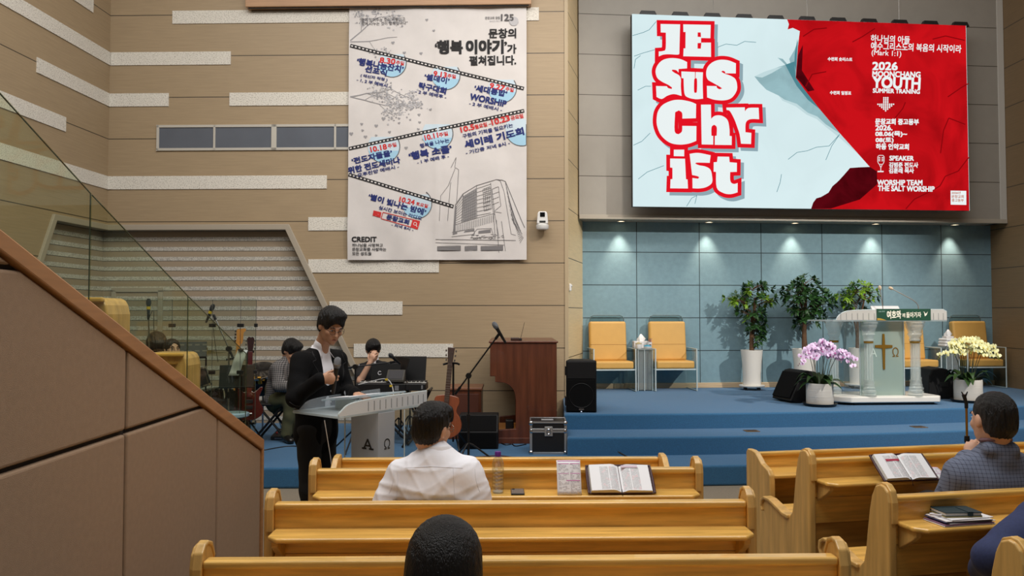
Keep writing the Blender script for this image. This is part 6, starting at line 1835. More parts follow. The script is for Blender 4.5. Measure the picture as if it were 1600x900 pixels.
# the microphone in the hand
wR = J['wR']; Yh = Vector((.92, -.28, .10)).normalized(); Zh = Vector((-.25, -.95, .05)); Zh = (Zh - Yh * Zh.dot(Yh)).normalized()
mc = wR + Yh * .098 - Zh * .026
axm = Vector((.16, -.10, 1)).normalized()
hm_ = thing('handheld_microphone', 'black handheld microphone with silver mesh head held by the speaker', 'microphone', mc - axm * .11)
Rm = axm.to_track_quat('Z', 'Y').to_matrix()
MB().lathe([(0, 0), (.0125, 0), (.0135, .02), (.0165, .16), (.02, .185), (0, .185)], 18, R=Rm).build('handle', blackm, hm_, smooth=True)
MB().lathe([(0, .183), (.022, .185), (.0255, .20), (.0262, .205), (.0262, .211), (.0255, .216), (.0255, .235), (.020, .252), (.008, .260), (0, .261)], 20, R=Rm).build('mesh_head', mat('mesh_silver', (128, 132, 138), .35, .7, bump=.6, bscale=900), hm_, smooth=True)
MB().lathe([(.0262, .202), (.0275, .204), (.0275, .212), (.0262, .214)], 20, R=Rm).build('collar_ring', mat('ring_steel', (150, 152, 156), .3, .8), hm_, smooth=True)

# ------------------------------------------------------------------ listeners in the pews (seen from behind)
def seated(dx, dy, dpel, zseat, hipw, F_, kn_len=.42):
    F_ = Vector((F_[0], F_[1], 0)).normalized(); Rt = Vector((F_.y, -F_.x, 0)); p_ = Vector((dx, dy, zseat + .135))
    J = dict(pel=p_)
    for S_, s_ in (('R', 1), ('L', -1)):
        hp = p_ + Rt * s_ * .09 + F_ * .03; kn = p_ + Rt * s_ * .11 + F_ * kn_len + Vector((0, 0, .01)); an = Vector((kn.x - F_.x * .03, kn.y - F_.y * .03, .085))
        J['h' + S_] = hp; J['k' + S_] = kn; J['a' + S_] = an
    return J
# white shirt
c_ = A(684, 760, 3.70)
J = seated(c_.x, 3.72, 0, .45, .1, (.12, 1), .34)
J.update(neck=A(683, 708, 3.70), sL=A(627, 746, 3.70), sR=A(732, 744, 3.68), eL=A(598, 812, 3.66), eR=A(746, 812, 3.64))
J['wL'] = Vector((J['eL'].x + .06, 3.95, .56)); J['wR'] = Vector((J['eR'].x - .04, 3.93, .56))
def sh_extra(T, q, F_):
    T.cap(q['sL'] + Vector((0, -.02, -.02)), q['sL'].lerp(q['eL'], .5) + Vector((-.01, 0, 0)), .066, .062, k=.03); T.cap(q['sR'] + Vector((0, -.02, -.02)), q['sR'].lerp(q['eR'], .5) + Vector((.01, 0, 0)), .066, .062, k=.03)
HRw = headR(.52, .86, 4, 6)
p_, q, hg, _ = person('person in a white shirt seated in the pew, seen from behind, head turned aside', J, (.08, 1), (A(675, 670, 3.72), HRw), 1.0, 'short', top_m=shirt, h=.0065, collar=None, wob=.007, folds=True, infl=.026, sleeve=1.0, gr=1.08, extra=sh_extra, zfloor=0)
glasses(p_, hg, HRw, 1.0, mat('glasses_wire', (120, 110, 100), .3, .8))
cb_ = MB(); n_ = 22
for z_, rr_ in ((-.012, .078), (.030, .070), (.036, .066), (.0, .064)):
    for k_ in range(n_): t = 2 * PI * k_ / n_; cb_.v.append((q['neck'].x + rr_ * math.cos(t), q['neck'].y + rr_ * .96 * math.sin(t) - .004, q['neck'].z + z_ - .008 * math.sin(t)))
cb_.f = [(i * n_ + k_, i * n_ + (k_ + 1) % n_, (i + 1) * n_ + (k_ + 1) % n_, (i + 1) * n_ + k_) for i in range(3) for k_ in range(n_)]
cb_.build('collar', shirt, p_, smooth=True)
from mathutils.bvhtree import BVHTree
tp_ = [c for c in p_.children if c.name.startswith('top')][0]
bvh = BVHTree.FromPolygons([v.co for v in tp_.data.vertices], [tuple(f.vertices) for f in tp_.data.polygons])
def seam(pxs, rad=.0011):
    out_ = []
    for px, py in pxs:
        hit_ = bvh.ray_cast(Vector((0, 0, CAMH)) - p_.location, ray(px, py))
        if hit_[0] is not None: out_.append(hit_[0] - ray(px, py).normalized() * .0005)
    if len(out_) > 2: MB().tube(out_, rad, 5).build('seam', mat('seam_white', (216, 216, 222), .9), p_, smooth=True)
seam([(633 + 5 * k_, 729 + .25 * abs(k_ - 8)) for k_ in range(19)]); seam([(622 - .2 * k_, 738 + 4 * k_) for k_ in range(12)]); seam([(708 + .2 * k_, 731 + 4 * k_) for k_ in range(13)]); seam([(616 - .5 * k_ * k_ * .2, 735 + 4 * k_) for k_ in range(10)]); seam([(742 + .5 * k_ * k_ * .2, 733 + 4 * k_) for k_ in range(10)])
# grey jacket
c_ = A(1560, 760, 4.0)
J = seated(c_.x, 4.06, 0, .45, .1, (-.15, 1), .34)
J.update(neck=A(1556, 704, 4.02), sL=A(1500, 742, 4.05), sR=A(1612, 738, 4.10), eL=A(1478, 790, 4.00), eR=A(1640, 800, 4.05))
J['wL'] = A(1514, 719, 4.16); J['wR'] = Vector((J['eR'].x - .06, 4.38, .56))
J['eL'] = A(1484, 782, 4.10)
HRg = headR(-.06, 1, 2, 0)
def lap(T, q, F_):
    T.cap(q['neck'] + Vector((-.05, -.035, .012)), q['neck'] + Vector((.05, -.035, .012)), .042, .042, k=.02)
p_, q, hg, _ = person('seated person in a grey checked jacket seen from behind, hand at chin', J, (-.12, 1), (A(1552, 657, 4.03), HRg), 1.16, 'thin', top_m=tweed, h=.0075, collar=.05, wob=.004, infl=.030, gr=1.06, extra=lap, skin_m=skin,
   hands=[('L', (.35, .25, .8), (-.6, -.7, .1), 1, (30, 45, 30), {}), ('R', (-.1, 1, -.1), (0, 0, 1), -1, (15, 20, 15), {})], sleeve=.94)
MB().tube([q['neck'] + Vector((.066 * math.cos(t), .064 * math.sin(t), .055 + .012 * math.sin(-t))) for t in [2 * PI * k_ / 20 for k_ in range(20)]], .011, 8, closed=True).build('shirt_collar', mat('shirt_mauve', (120, 92, 100), .8), p_, smooth=True)
# blue sleeve
J = seated(2.40, 3.22, 0, .45, .1, (.12, 1), .34)
J.update(neck=Vector((2.30, 3.14, 1.02)), sL=A(1618, 815, 3.02), sR=Vector((2.52, 3.12, .93)), eL=A(1556, 872, 2.94), eR=Vector((2.62, 3.1, .66)))
J['wL'] = Vector((J['eL'].x + .12, 3.20, .62)); J['wR'] = Vector((2.5, 3.35, .58))
person('person in a dark blue jacket of whom only one sleeve shows', J, (-.15, 1), (Vector((2.31, 3.2, 1.14)), headR(-.2, 1, 5, 0)), 1.0, 'short', top_m=navyj, h=.009, wob=.007, infl=.024, gr=.95)
# nearest head
J = seated(-.19, 2.06, 0, .45, .1, (0, 1), .34)
J['pel'].z = .50
J.update(neck=Vector((-.19, 2.04, .88)), sL=Vector((-.345, 2.02, .80)), sR=Vector((-.035, 2.02, .80)), eL=Vector((-.40, 2.10, .60)), eR=Vector((.02, 2.10, .60)), wL=Vector((-.30, 2.32, .56)), wR=Vector((-.08, 2.32, .56)))
person('dark-haired person closest to the camera, only the back of the head in view', J, (0, 1), (A(695, 893, 2.08), headR(0.05, 1, 6, 0)), 1.08, 'bob', top_m=dark_t, h=.008, wob=.003, gr=.85)

# ------------------------------------------------------------------ the band
Z1 = ZS[0]
# guitarist in the checked shirt, sitting side-on
J = dict(pel=A(432, 622, 8.95), neck=A(447, 568, 8.93), sR=A(434, 576, 8.78), sL=A(450, 575, 9.10), eR=A(436, 602, 8.72), wR=A(460, 607, 8.70), eL=A(462, 600, 9.1), wL=A(470, 604, 8.9),
         hR=A(433, 624, 8.86), hL=A(436, 624, 9.04), kR=A(455, 620, 8.78), kL=A(463, 620, 8.95))
J['aR'] = A(447, 668, 8.80); J['aL'] = A(461, 668, 8.98); J['aR'].z = J['aL'].z = Z1 + .085
person('seated musician in a grey checked shirt and olive trousers bending over behind the podium', J, (.85, -.4), (A(455, 549, 8.93), headR(.8, -.5, 32, 0)), 1.05, 'full', top_m=pattern, pants_m=olive, h=.010, infl=.022, sleeve=.55, zfloor=Z1, skin_m=skin_d, collar=.05, foot=(.6, -.8, 0), gr=.95)
# keyboard player
J = dict(pel=A(582, 622, 9.45), neck=A(583, 568, 9.40), sR=A(565, 577, 9.36), sL=A(602, 575, 9.40), eR=A(563, 595, 9.12), wR=A(578, 567, 9.10), eL=A(607, 600, 9.3), wL=A(600, 604, 9.05),
         hR=A(575, 626, 9.4), hL=A(590, 626, 9.4), kR=A(572, 630, 9.05), kL=A(594, 630, 9.05))
J['aR'] = Vector((J['kR'].x, 9.15, Z1 + .085)); J['aL'] = Vector((J['kL'].x, 9.15, Z1 + .085))
p_, q, hg, _ = person('keyboard player in a black polo shirt with white collar resting forehead on one hand', J, (.15, -1), (A(583, 548, 9.30), headR(.25, -1, 22, 0)), 1.0, 'full', top_m=polo, h=.009, body_h=.007, infl=.016, sleeve=-.62, zfloor=Z1, gr=.9,
   hands=[('R', (.35, -.1, .9), (-.3, -.9, .1), -1, (20, 35, 25), dict(fat=1.1)), ('L', (-.1, -1, -.2), (0, 0, 1), 1, (20, 25, 20), dict(fat=1.1))])
cvv = Vol(); cvv.cap(q['neck'] + Vector((0, 0, .0)), q['neck'] + Vector((0, 0, .045)), .082, .070, k=.02)
for s_ in (-1, 1): cvv.cap(q['neck'] + Vector((s_ * .02, -.09, .01)), q['neck'] + Vector((s_ * .06, -.125, -.05)), .026, .022, k=.02)
vol_obj('collar', cvv, .007, shirt, p_)
cv = MB()
for s_ in (-1, 1): cv.add([q['neck'] + Vector((0, .07, .06)), q['neck'] + Vector((s_ * .08, -.03, .045)), q['neck'] + Vector((s_ * .02, -.135, -.045)), q['neck'] + Vector((s_ * .10, -.135, -.055)), q['neck'] + Vector((s_ * .115, -.03, .005))], [(0, 1, 4), (1, 2, 3, 4)])
for S_, s_ in (('R', -1), ('L', 1)):
    a, b = q['s' + S_], q['e' + S_]
    for k_ in (-.022, 0.0, .022):
        d = Vector((s_ * .012 + k_, -.068, .0)); MB().tube([a + Vector((k_, -.04, .062)), a.lerp(b, .25) + d, a.lerp(b, .6) + d], .0035, 5).build('sleeve_stripe', shirt, p_)
# woman in the white tee
J = dict(pel=A(272, 640, 8.2), neck=A(272, 574, 8.2), sR=A(258, 588, 8.05), sL=A(292, 586, 8.25), eR=A(262, 622, 7.9), wR=A(285, 630, 7.8), eL=A(300, 620, 8.1), wL=A(310, 628, 7.9),
         hR=A(266, 645, 8.1), hL=A(280, 645, 8.25), kR=A(285, 648, 7.8), kL=A(300, 648, 7.95))
J['aR'] = Vector((J['kR'].x, 7.85, Z1 + .085)); J['aL'] = Vector((J['kL'].x, 7.98, Z1 + .085))
p_, q, hg, _ = person('woman in a white printed tee looking aside behind the stair glass', J, (.75, -.65), (A(269, 547, 8.10), headR(.70, -.72, -8, 0)), .94, 'long', hair=hair_b, top_m=tee, h=.009, body_h=.007, infl=.02, sleeve=-.6, zfloor=Z1, gr=.85)
pb = MB(); 
for k_ in range(3): pb.ell(q['sL'] + Vector((.035 + .012 * k_, -.075 - .005 * k_, -.10 - .02 * (k_ % 2))), (.018, .006, .016), 10, 6)
pb.build('blue_print', mat('print_blue', (60, 140, 190), .8), p_)
# person bowing beside her
J = dict(pel=A(238, 640, 8.6), neck=A(234, 560, 8.6), sR=A(214, 574, 8.5), sL=A(250, 574, 8.6), eR=A(208, 610, 8.4), wR=A(230, 630, 8.2), eL=A(258, 610, 8.4), wL=A(250, 630, 8.2),
         hR=A(231, 645, 8.5), hL=A(245, 645, 8.6), kR=A(235, 648, 8.15), kL=A(252, 648, 8.2))
J['aR'] = Vector((J['kR'].x, 8.2, Z1 + .085)); J['aL'] = Vector((J['kL'].x, 8.25, Z1 + .085))
person('dark-haired person bowing the head next to the woman in white behind the glass', J, (.5, -.85), (A(244, 541, 8.5), headR(.6, -.8, 45, 0)), 1.12, 'full', hair=hair_b, top_m=dark_t, h=.010, infl=.02, zfloor=Z1)
# ================================================================== PODIUM AND BAND GEAR
Z1 = ZS[0]
chrome = mat('chrome', (190, 192, 196), .15, 1.0)
# ------------------------------------------------------------------ podium
ZP = .965
cpt = at_z(530, 655, ZP); endp = at_z(667, 634, ZP); lf = at_z(457, 645.5, ZP)
uu = (endp - cpt); PL = uu.length; uu.normalize()
pang = math.atan2(uu.y, uu.x)
vv = Vector((-uu.y, uu.x, 0)); PWd = (lf - cpt).dot(vv)
pod = thing('podium', 'small acrylic podium with a white fluted rim and the letter A on its column', 'podium', (cpt.x, cpt.y, 0), pang)
# local x along the long rim, local y towards the speaker
frw = frosted_mat('acrylic_white', (196, 210, 222), .72)
skew = (lf - cpt).dot(uu)
MB().prism([(0, 0), (PL, 0), (PL, PWd), (skew, PWd)], 'z', ZP, ZP + .018).build('desk_top', frosted_mat('acrylic_pale', (214, 226, 232), .55), pod, bevel=.004)
rim = smooth_pts([(PL * -.03 + .0, 0), (.02, .03), (.07, .062), (.14, .078), (.30, .088), (PL * .6, .092), (PL, .096)], 4)
rim = [(max(x, .0), ZP + .018 + z) for x, z in rim]
ap = MB().prism(rim + [(PL, ZP + .016), (0, ZP + .016)], 'y', .0, .012).build('rim_front', mat('rim_white', (206, 214, 222), .4), pod)
MB().tube([(x, .006, z) for x, z in rim], .006, 6).build('rim_edge', acry_edge, ap)
for k_ in range(11):
    x = PL * (.30 + .065 * k_); MB().bb(x, x + .0035, -.003, .0, ZP + .026, ZP + .092).build('flute_groove', mat('groove_grey', (120, 126, 132), .5), ap)
bk_ = MB().prism([(x * .9 + PL * .08, z - .01) for x, z in rim] + [(PL, ZP + .016), (PL * .08, ZP + .016)], 'y', PWd - .03, PWd - .02); bk_.build('rim_back', frosted_mat('acrylic_haze2', (210, 218, 226), .3), pod)
MB().box((PL * .52, PWd * .46, ZP + .10), (PL * .62, PWd * .62, .012), Matrix.Rotation(math.radians(-6), 3, 'X')).build('book_plate', frosted_mat('acrylic_pale', (214, 226, 232), .55), pod, bevel=.003)
MB().bb(PL * .3, PL * .34, PWd * .25, PWd * .65, ZP + .018, ZP + .095).build('plate_support', acry_edge, pod); MB().bb(PL * .7, PL * .74, PWd * .25, PWd * .65, ZP + .018, ZP + .095).build('plate_support', acry_edge, pod)
# column: the narrow face towards the camera bears the A
ca0 = pod.matrix_basis.inverted() @ at_y(590, 700, 5.48); cb0 = pod.matrix_basis.inverted() @ at_y(549, 700, 5.62)
xf = (ca0.x + cb0.x) / 2; y0c, y1c = min(ca0.y, cb0.y), max(ca0.y, cb0.y)
colm = frosted_mat('acrylic_smoke', (200, 206, 214), .95)
cl_ = MB().prism([(y0c, .06), (y1c, .06), (y1c + .01, ZP), (y0c - .01, ZP)], 'x', xf, xf + .17).build('column', colm, pod, bevel=.004)
def pafn(x, z, lift=0): return (xf - .002 - lift, y1c - x, z)
pafn.ydown = False
zb_A = at_y(570, 701.5, 5.55).z; zt_A = at_y(570, 685, 5.55).z
t_ = MB(); wA = (y1c - y0c) * .36; xa = (y1c - y0c) * .46
text2d(t_, pafn, 'A', (xa, zb_A), (xa + wA, zb_A), zt_A - zb_A, .012, .001)
t_.poly([pafn(xa - wA * .12, zb_A, .001), pafn(xa + wA * .36, zb_A, .001), pafn(xa + wA * .36, zb_A + .012, .001), pafn(xa - wA * .12, zb_A + .012, .001)]); t_.poly([pafn(xa + wA * .64, zb_A, .001), pafn(xa + wA * 1.14, zb_A, .001), pafn(xa + wA * 1.14, zb_A + .012, .001), pafn(xa + wA * .64, zb_A + .012, .001)])
t_.build('alpha_lettering', blackm, cl_)
def pbfn(x, z, lift=0): return (xf + x, y0c - .007 - lift, z)
pbfn.ydown = False
t_ = MB(); text2d(t_, pbfn, 'Ω', (.06, zb_A), (.12, zb_A), zt_A - zb_A, 0, .002); t_.build('omega_lettering', blackm, cl_)
for x, y in ((xf - .03, y1c + .04), (xf + .26, y0c - .05)):
    MB().prism([(y - .16, .04), (y + .02, .04), (y + .02, ZP), (y - .16, ZP)], 'x', x, x + .01).build('side_panel', acry, pod) if x > xf else None
MB().tube([(xf - .02, y1c + .05, .04), (xf - .02, y1c + .05, ZP)], .005, 6).build('panel_edge', acry_edge, pod); MB().tube([(xf + .26, y0c - .02, .04), (xf + .26, y0c - .02, ZP)], .005, 6).build('panel_edge', acry_edge, pod)
MB().prism([(xf - .14, y0c - .16), (xf + .42, y0c - .16), (xf + .42, y1c + .16), (xf - .14, y1c + .16)], 'z', 0, .05).build('base', frosted_mat('acrylic_pale', (214, 226, 232), .55), pod, bevel=.008)
pcb = thing('cable', 'thin white cable hanging down from the podium desk', 'cable', at_y(507, 657, 5.15))
MB().tube([(0, 0, 0), (.03, .05, -.25), (.055, .10, -.55), (.06, .14, -.93)], .003, 6).build('wire', mat('cable_white', (196, 196, 196), .5), pcb, smooth=True)
pp_ = thing('sermon_papers', 'sheet of white paper lying on the podium under the speaker hand', 'papers', pod.matrix_basis @ Vector((PL * .40, PWd * .45, ZP + .108)), pang)
MB().box((0, 0, .003), (.30, .21, .004), Matrix.Rotation(math.radians(-6), 3, 'X')).build('sheet', paper, pp_)

# ------------------------------------------------------------------ stands
def tripod(mb, z, r, n=3, a0=.4, zc=None):
    zc = zc or z * .6
    for k_ in range(n):
        a = a0 + k_ * 2 * PI / n
        yield [(0, 0, zc), (r * .15 * math.cos(a), r * .15 * math.sin(a), zc - .02), (r * math.cos(a), r * math.sin(a), .012)]
def mic_stand(label, base, hpole, tip, m, mtop, cliplen=.10, mesh_head=False, name='microphone_stand', tape=False, rear=.25, a0=.4):
    """boom stand: base point on the floor, pole height, boom tip (world)"""
    r = thing(name, label, 'microphone stand', base)
    for pts in tripod(None, .2, .30, 3, a0, .22): MB().tube(pts, .009, 8).build('leg', m, r, smooth=True)
    MB().tube([(0, 0, .1), (0, 0, hpole * .55)], .012, 10).build('pole', m, r, smooth=True); MB().tube([(0, 0, hpole * .55), (0, 0, hpole)], .009, 10).build('upper_pole', m, r, smooth=True)
    MB().lathe([(0, 0), (.018, 0), (.020, .04), (.016, .07), (0, .07)], 14, (0, 0, hpole * .55 - .05)).build('clutch', blk, r, smooth=True)
    t = Vector(tip) - Vector(base); top = Vector((0, 0, hpole)); d = (t - top).normalized()
    MB().lathe([(0, -.025), (.028, -.025), (.028, .025), (0, .025)], 16, top, Matrix.Rotation(PI / 2, 3, 'X')).build('pivot', blk, r, smooth=True)
    MB().tube([top - d * rear, t], .0075, 10).build('boom', m, r, smooth=True)
    MB().tube([top - d * rear, top - d * (rear - .09)], .013, 10).build('counterweight', blk, r, smooth=True)
    MB().tube([t - d * .02, t + d * .04], .014, 10).build('clip', blk, r, smooth=True)
    return r, Vector(base) + t, d
def handheld(label, pos, d, name='microphone', L=.17, head=(128, 132, 138)):
    Rm = Vector(d).to_track_quat('Z', 'Y').to_matrix()
    r = thing(name, label, 'microphone', pos)
    MB().lathe([(0, -L * .5), (.011, -L * .5), (.0125, -L * .3), (.017, L * .4), (.019, L * .5), (0, L * .5)], 16, R=Rm).build('handle', blackm, r, smooth=True)
    MB().lathe([(0, L * .5), (.021, L * .5), (.025, L * .5 + .016), (.0255, L * .5 + .022), (.024, L * .5 + .045), (.012, L * .5 + .066), (0, L * .5 + .068)], 18, R=Rm).build('mesh_head', mat('mesh_%d' % head[0], head, .4, .6, bump=.6, bscale=900), r, smooth=True)
    return r
# tall boom before the organ
b0 = at_z(733, 722, Z1); b0.y = 7.45; b0 = at_y(732, 700, 7.45); b0.z = Z1
hp = at_y(731, 587, 7.45).z - Z1
tipw = at_y(776, 527, 7.30)
r_, tp, d_ = mic_stand('tall black boom microphone stand reaching over towards the organ', b0, hp, tipw, blk, None, rear=.24, a0=2.2)
dm = (at_y(774, 510, 7.27) - at_y(789, 535, 7.32)).normalized()
handheld('silver-headed microphone on the tall boom beside the organ', at_y(783, 524, 7.30), dm)
# yellow-taped mics over the drums
for px, py, hy, bpx, bd, lb in ((232, 480, 520, 233, 7.85, 'chrome boom microphone with yellow tape standing straight behind the stair glass'), (328, 482, 545, 357, 8.4, 'chrome boom microphone leaning left over the drums')):
    base = at_y(bpx, 600, bd); base.z = Z1
    hh = at_y(bpx, hy, bd).z - Z1 if px != 232 else at_y(bpx, 560, bd).z - Z1
    tip = at_y(px if px == 232 else 336, py + 12 if px == 232 else 497, bd)
    r_, tp, d_ = mic_stand(lb.replace('microphone', 'microphone stand', 1), base, hh, tip, chrome, None, rear=.12)
    u_ = Vector((0, 0, 1)) if px == 232 else (at_y(330, 484, bd) - at_y(322, 503, bd)).normalized()
    h_ = handheld(('slim black microphone with a yellow band pointing up behind the stair glass' if px == 232 else 'slim black microphone with a yellow band above the drums'), at_y(px, py + 8, bd) if px == 232 else at_y(326, 494, bd), u_, L=.15, head=(50, 50, 52))
    Rm = u_.to_track_quat('Z', 'Y').to_matrix()
    MB().lathe([(.0185, .03), (.0195, .03), (.0195, .06), (.0185, .06)], 14, R=Rm).build('tape_band', mat('tape_yellow', (206, 176, 40), .5), h_)
    MB().tube(smooth_pts([tuple(-u_ * .08), (.05, 0, .02), (.06, .0, -.2), (.10, .02, -.5)], 5), .003, 6).build('cable', blackm, h_, smooth=True)
def music_stand(label, c, tilt, rotz, w=.48, h=.34, slots=False, zb=Z1, paper_=None):
    base = Vector((c.x, c.y, zb)); r = thing('music_stand', label, 'music stand', base, rotz)
    H = c.z - zb
    for pts in tripod(None, .2, .20, 3, .5, .25): MB().tube(pts, .008, 8).build('leg', blk, r, smooth=True)
    MB().tube([(0, .03, .1), (0, .03, H)], .010, 10).build('pole', blk, r, smooth=True)
    R = Matrix.Rotation(math.radians(-tilt), 3, 'X')
    pl = MB(); pl.box((0, 0, H), (w, .010, h), R)
    d = pl.build('desk', blk, r, bevel=.004)
    MB().box(Vector((0, 0, H)) + R @ Vector((0, -.03, -h / 2)), (w, .06, .008), R).build('lip', blk, r, bevel=.002)
    if slots:
        sl2 = MB()
        for i in range(5):
            for j in range(3): sl2.box(Vector((0, 0, H)) + R @ Vector((-.16 + .08 * i, -.007, -.09 + .075 * j)), (.05, .002, .018), R)
        sl2.build('slot_pattern', mat('slot_grey', (112, 106, 98), .7), d)
    return r, R, H
music_stand('perforated black music stand behind the woman in white', at_y(296, 547, 8.6), 24, .35, .36, .2, True)
music_stand('black music stand with hanging lyric sheets near the red guitar', at_y(370, 588, 7.95), 16, .25, .34, .24)
ls = thing('lyric_sheet', 'white lyric sheets clipped above the black music stand', 'paper', at_y(369, 567, 7.9))
vs = []; 
for i in range(9):
    for j in range(4): vs.append((-.035 + .035 * j + .09 * (i / 8 - .5), .01 * math.sin(i), -.13 + .26 * i / 8))
raw('sheet', vs, [(i * 4 + j, i * 4 + j + 1, (i + 1) * 4 + j + 1, (i + 1) * 4 + j) for i in range(8) for j in range(3)], paper, ls).modifiers.new('t', 'SOLIDIFY').thickness = .002
MB().tube([(.045, .012, .13), (.05, .02, -.2), (.03, .06, -.95), (.03, .1, Z1 - (at_y(369, 567, 7.9).z) + .01)], .006, 8).build('holder_rod', blk, ls, smooth=True)
MB().bb(.02, .07, -.005, .02, .12, .145).build('clip', blk, ls)
# stands around the keyboards
r1, R1_, H1 = music_stand('wide black music stand behind the keyboards', at_y(640, 576, 9.2), 14, -.1, .40, .30)
r2, R2_, H2 = music_stand('narrow black music stand seen almost edge-on over the keyboards', at_y(623, 580, 9.0), 20, -.95, .34, .34)
lap_ = at_y(606, 585, 8.95)
r3, R3_, H3 = music_stand('black music stand with a pale swirl emblem in front of the keyboard player', at_y(603, 583, 8.95), 10, .05, .34, .23)
MB().tube([(R3_ @ Vector((-.07 + .020 * math.cos(t), -.009, .0 + .020 * math.sin(t)))) + Vector((0, 0, H3)) for t in [.8 + 5 * k_ / 14 for k_ in range(15)]], .0045, 6).build('swirl_emblem', mat('emblem_silver', (190, 190, 196), .4), r3)
# keyboards
def keyboard(label, px0, px1, py, d, depth, rotz, H=.09, nw=30, light=False):
    a = at_y(px0, py, d); b = at_y(px1, py, d); W = (b - a).length
    r = thing('keyboard', label, 'keyboard', (a.x, d, a.z), rotz)
    MB().bb(0, W, 0, depth, -H, 0).build('case', mat('keyboard_black', (24, 24, 26), .4), r, bevel=.006)
    MB().bb(W * .03, W * .97, depth - .15, depth - .01, 0, .012).build('keybed', mat('key_white', (212, 210, 204), .3), r, bevel=.002)
    bk2 = MB()
    for k_ in range(nw):
        if k_ % 7 in (2, 6): continue
        x = W * (.03 + .94 * (k_ + 1) / nw); bk2.bb(x - .006, x + .006, depth - .15, depth - .06, .012, .022)
    bk2.build('black_key_pattern', blackm, r)
    MB().bb(W * .04, W * .75, .02, depth - .17, 0, .006).build('control_panel', mat('panel_dark', (50, 50, 54), .5), r)
    MB().bb(W * .78, W * .86, -.003, 0, -H * .8, -H * .2).build('rear_label', mat('label_grey', (120, 120, 122), .5), r)
    return r
def x_stand(label, c, w, h, rotz):
    r = thing('keyboard_stand', label, 'stand', (c.x, c.y, Z1), rotz)
    for y in (.04, .24):
        MB().tube([(-w / 2, y, .015), (w / 2, y, h)], .014, 8).build('leg', blk, r, smooth=True); MB().tube([(w / 2, y + .03, .015), (-w / 2, y + .03, h)], .014, 8).build('leg', blk, r, smooth=True)
    for x in (-w / 2, w / 2):
        MB().tube([(x, 0, h), (x, .32, h)], .014, 8).build('top_bar', blk, r, smooth=True); MB().tube([(x, -.02, .014), (x, .34, .014)], .014, 8).build('foot_bar', blk, r, smooth=True)
    return r
k1_ = keyboard('long dark keyboard under the keyboard player arm', 556, 634, 600, 8.55, .30, .0)
kc = at_y(596, 612, 8.6); x_stand('black crossed-leg stand under the long keyboard', kc, .6, kc.z - Z1 - .0, 0)
k2_ = keyboard('short dark keyboard on the tall stand next to the guitar', 634, 665, 600, 8.4, .26, .0, .07, 16)
kc2 = at_y(650, 609.5, 8.45); x_stand('black crossed-leg stand under the short keyboard', kc2, .28, kc2.z - Z1 - .01, 0)
mpos = at_y(618, 600, 8.66); mpos.z = k1_.location.z + .013
mx_ = thing('sound_module', 'grey sound module tilted on top of the long keyboard', 'sound module', mpos)
MB().prism([(-.06, 0), (.10, 0), (.10, .13), (.07, .13), (-.06, .03)], 'x', -.10, .10).build('case', mat('module_grey', (64, 62, 58), .5), mx_, bevel=.006)
MB().prism([(-.052, .034), (.06, .119), (.055, .125), (-.056, .04)], 'x', -.08, .08).build('panel', mat('panel_dark', (50, 50, 54), .5), mx_)
# horizontal boom mic by the keyboards
b1 = at_y(555, 600, 8.3); b1.z = Z1
r_, tp, d_ = mic_stand('low black boom microphone stand reaching across the keyboard', b1, at_y(555, 573, 8.3).z - Z1, at_y(612, 566, 8.35), blk, None, rear=.10)
handheld('black ball-headed microphone in front of the keyboard stands', at_y(619, 563, 8.37), (at_y(613, 558, 8.3) - at_y(622, 566, 8.4)).normalized(), head=(70, 72, 76))
wc = thing('cable', 'white cable with yellow tags running over the keyboards', 'cable', at_y(560, 600, 8.5))
o_ = at_y(560, 600, 8.5)
MB().tube(smooth_pts([tuple(at_y(px, py, d) - o_) for px, py, d in [(560, 601, 8.5), (580, 596, 8.52), (598, 592, 8.52), (607, 594, 8.5), (613, 604, 8.45), (615, 622, 8.3), (614, 660, 8.0), (610, 690, 7.9), (605, 706, 7.85)]], 5), .005, 6).build('wire', mat('cable_white', (196, 196, 196), .5), wc, smooth=True)
for px, py, d in ((604, 593, 8.5), (611, 603, 8.45)): MB().box(at_y(px, py, d) - o_, (.03, .02, .02)).build('tag', mat('tape_yellow', (206, 176, 40), .5), wc)

# ------------------------------------------------------------------ guitars
def guitar_outline(pts, n=5): return smooth_pts(pts, n, True)
gw = mat('guitar_mahogany', (142, 74, 44), .35, var=.15, vscale=5, stretch=(14, 1, 1), coat=.3); fb = mat('fretboard', (74, 50, 40), .5); fret = mat('fret_metal', (176, 170, 160), .3, .8)
c0 = at_y(697, 640, 7.9); base = at_y(700, 704, 7.9); base.z = Z1
ag = thing('acoustic_guitar', 'brown acoustic guitar upright on a black stand behind the seated white shirt', 'guitar', at_y(693, 684, 7.9))
S_ = at_y(696, 684, 7.9).z
out = [(0, 0), (.105, .012), (.178, .075), (.195, .16), (.165, .245), (.125, .30), (.128, .35), (.148, .41), (.13, .47), (.06, .492), (0, .494), (-.06, .492), (-.13, .47), (-.148, .41), (-.128, .35), (-.125, .30), (-.165, .245), (-.195, .16), (-.178, .075), (-.105, .012)]
gout = guitar_outline(out)
Rg = Matrix.Rotation(math.radians(4.5), 4, 'Y') @ Matrix.Rotation(math.radians(-6), 4, 'X') @ Matrix.Scale(.88, 4)
def gp(o): o.matrix_local = Rg; return o
gp(MB().prism(gout, 'y', 0, .10).build('body', gw, ag, bevel=.006))
gp(MB().lathe([(0, 0), (.052, 0), (.052, .004), (0, .004)], 28, (.0, -.001, .335), Matrix.Rotation(PI / 2, 3, 'X')).build('sound_hole', mat('hole_black', (8, 6, 5), .9), ag))
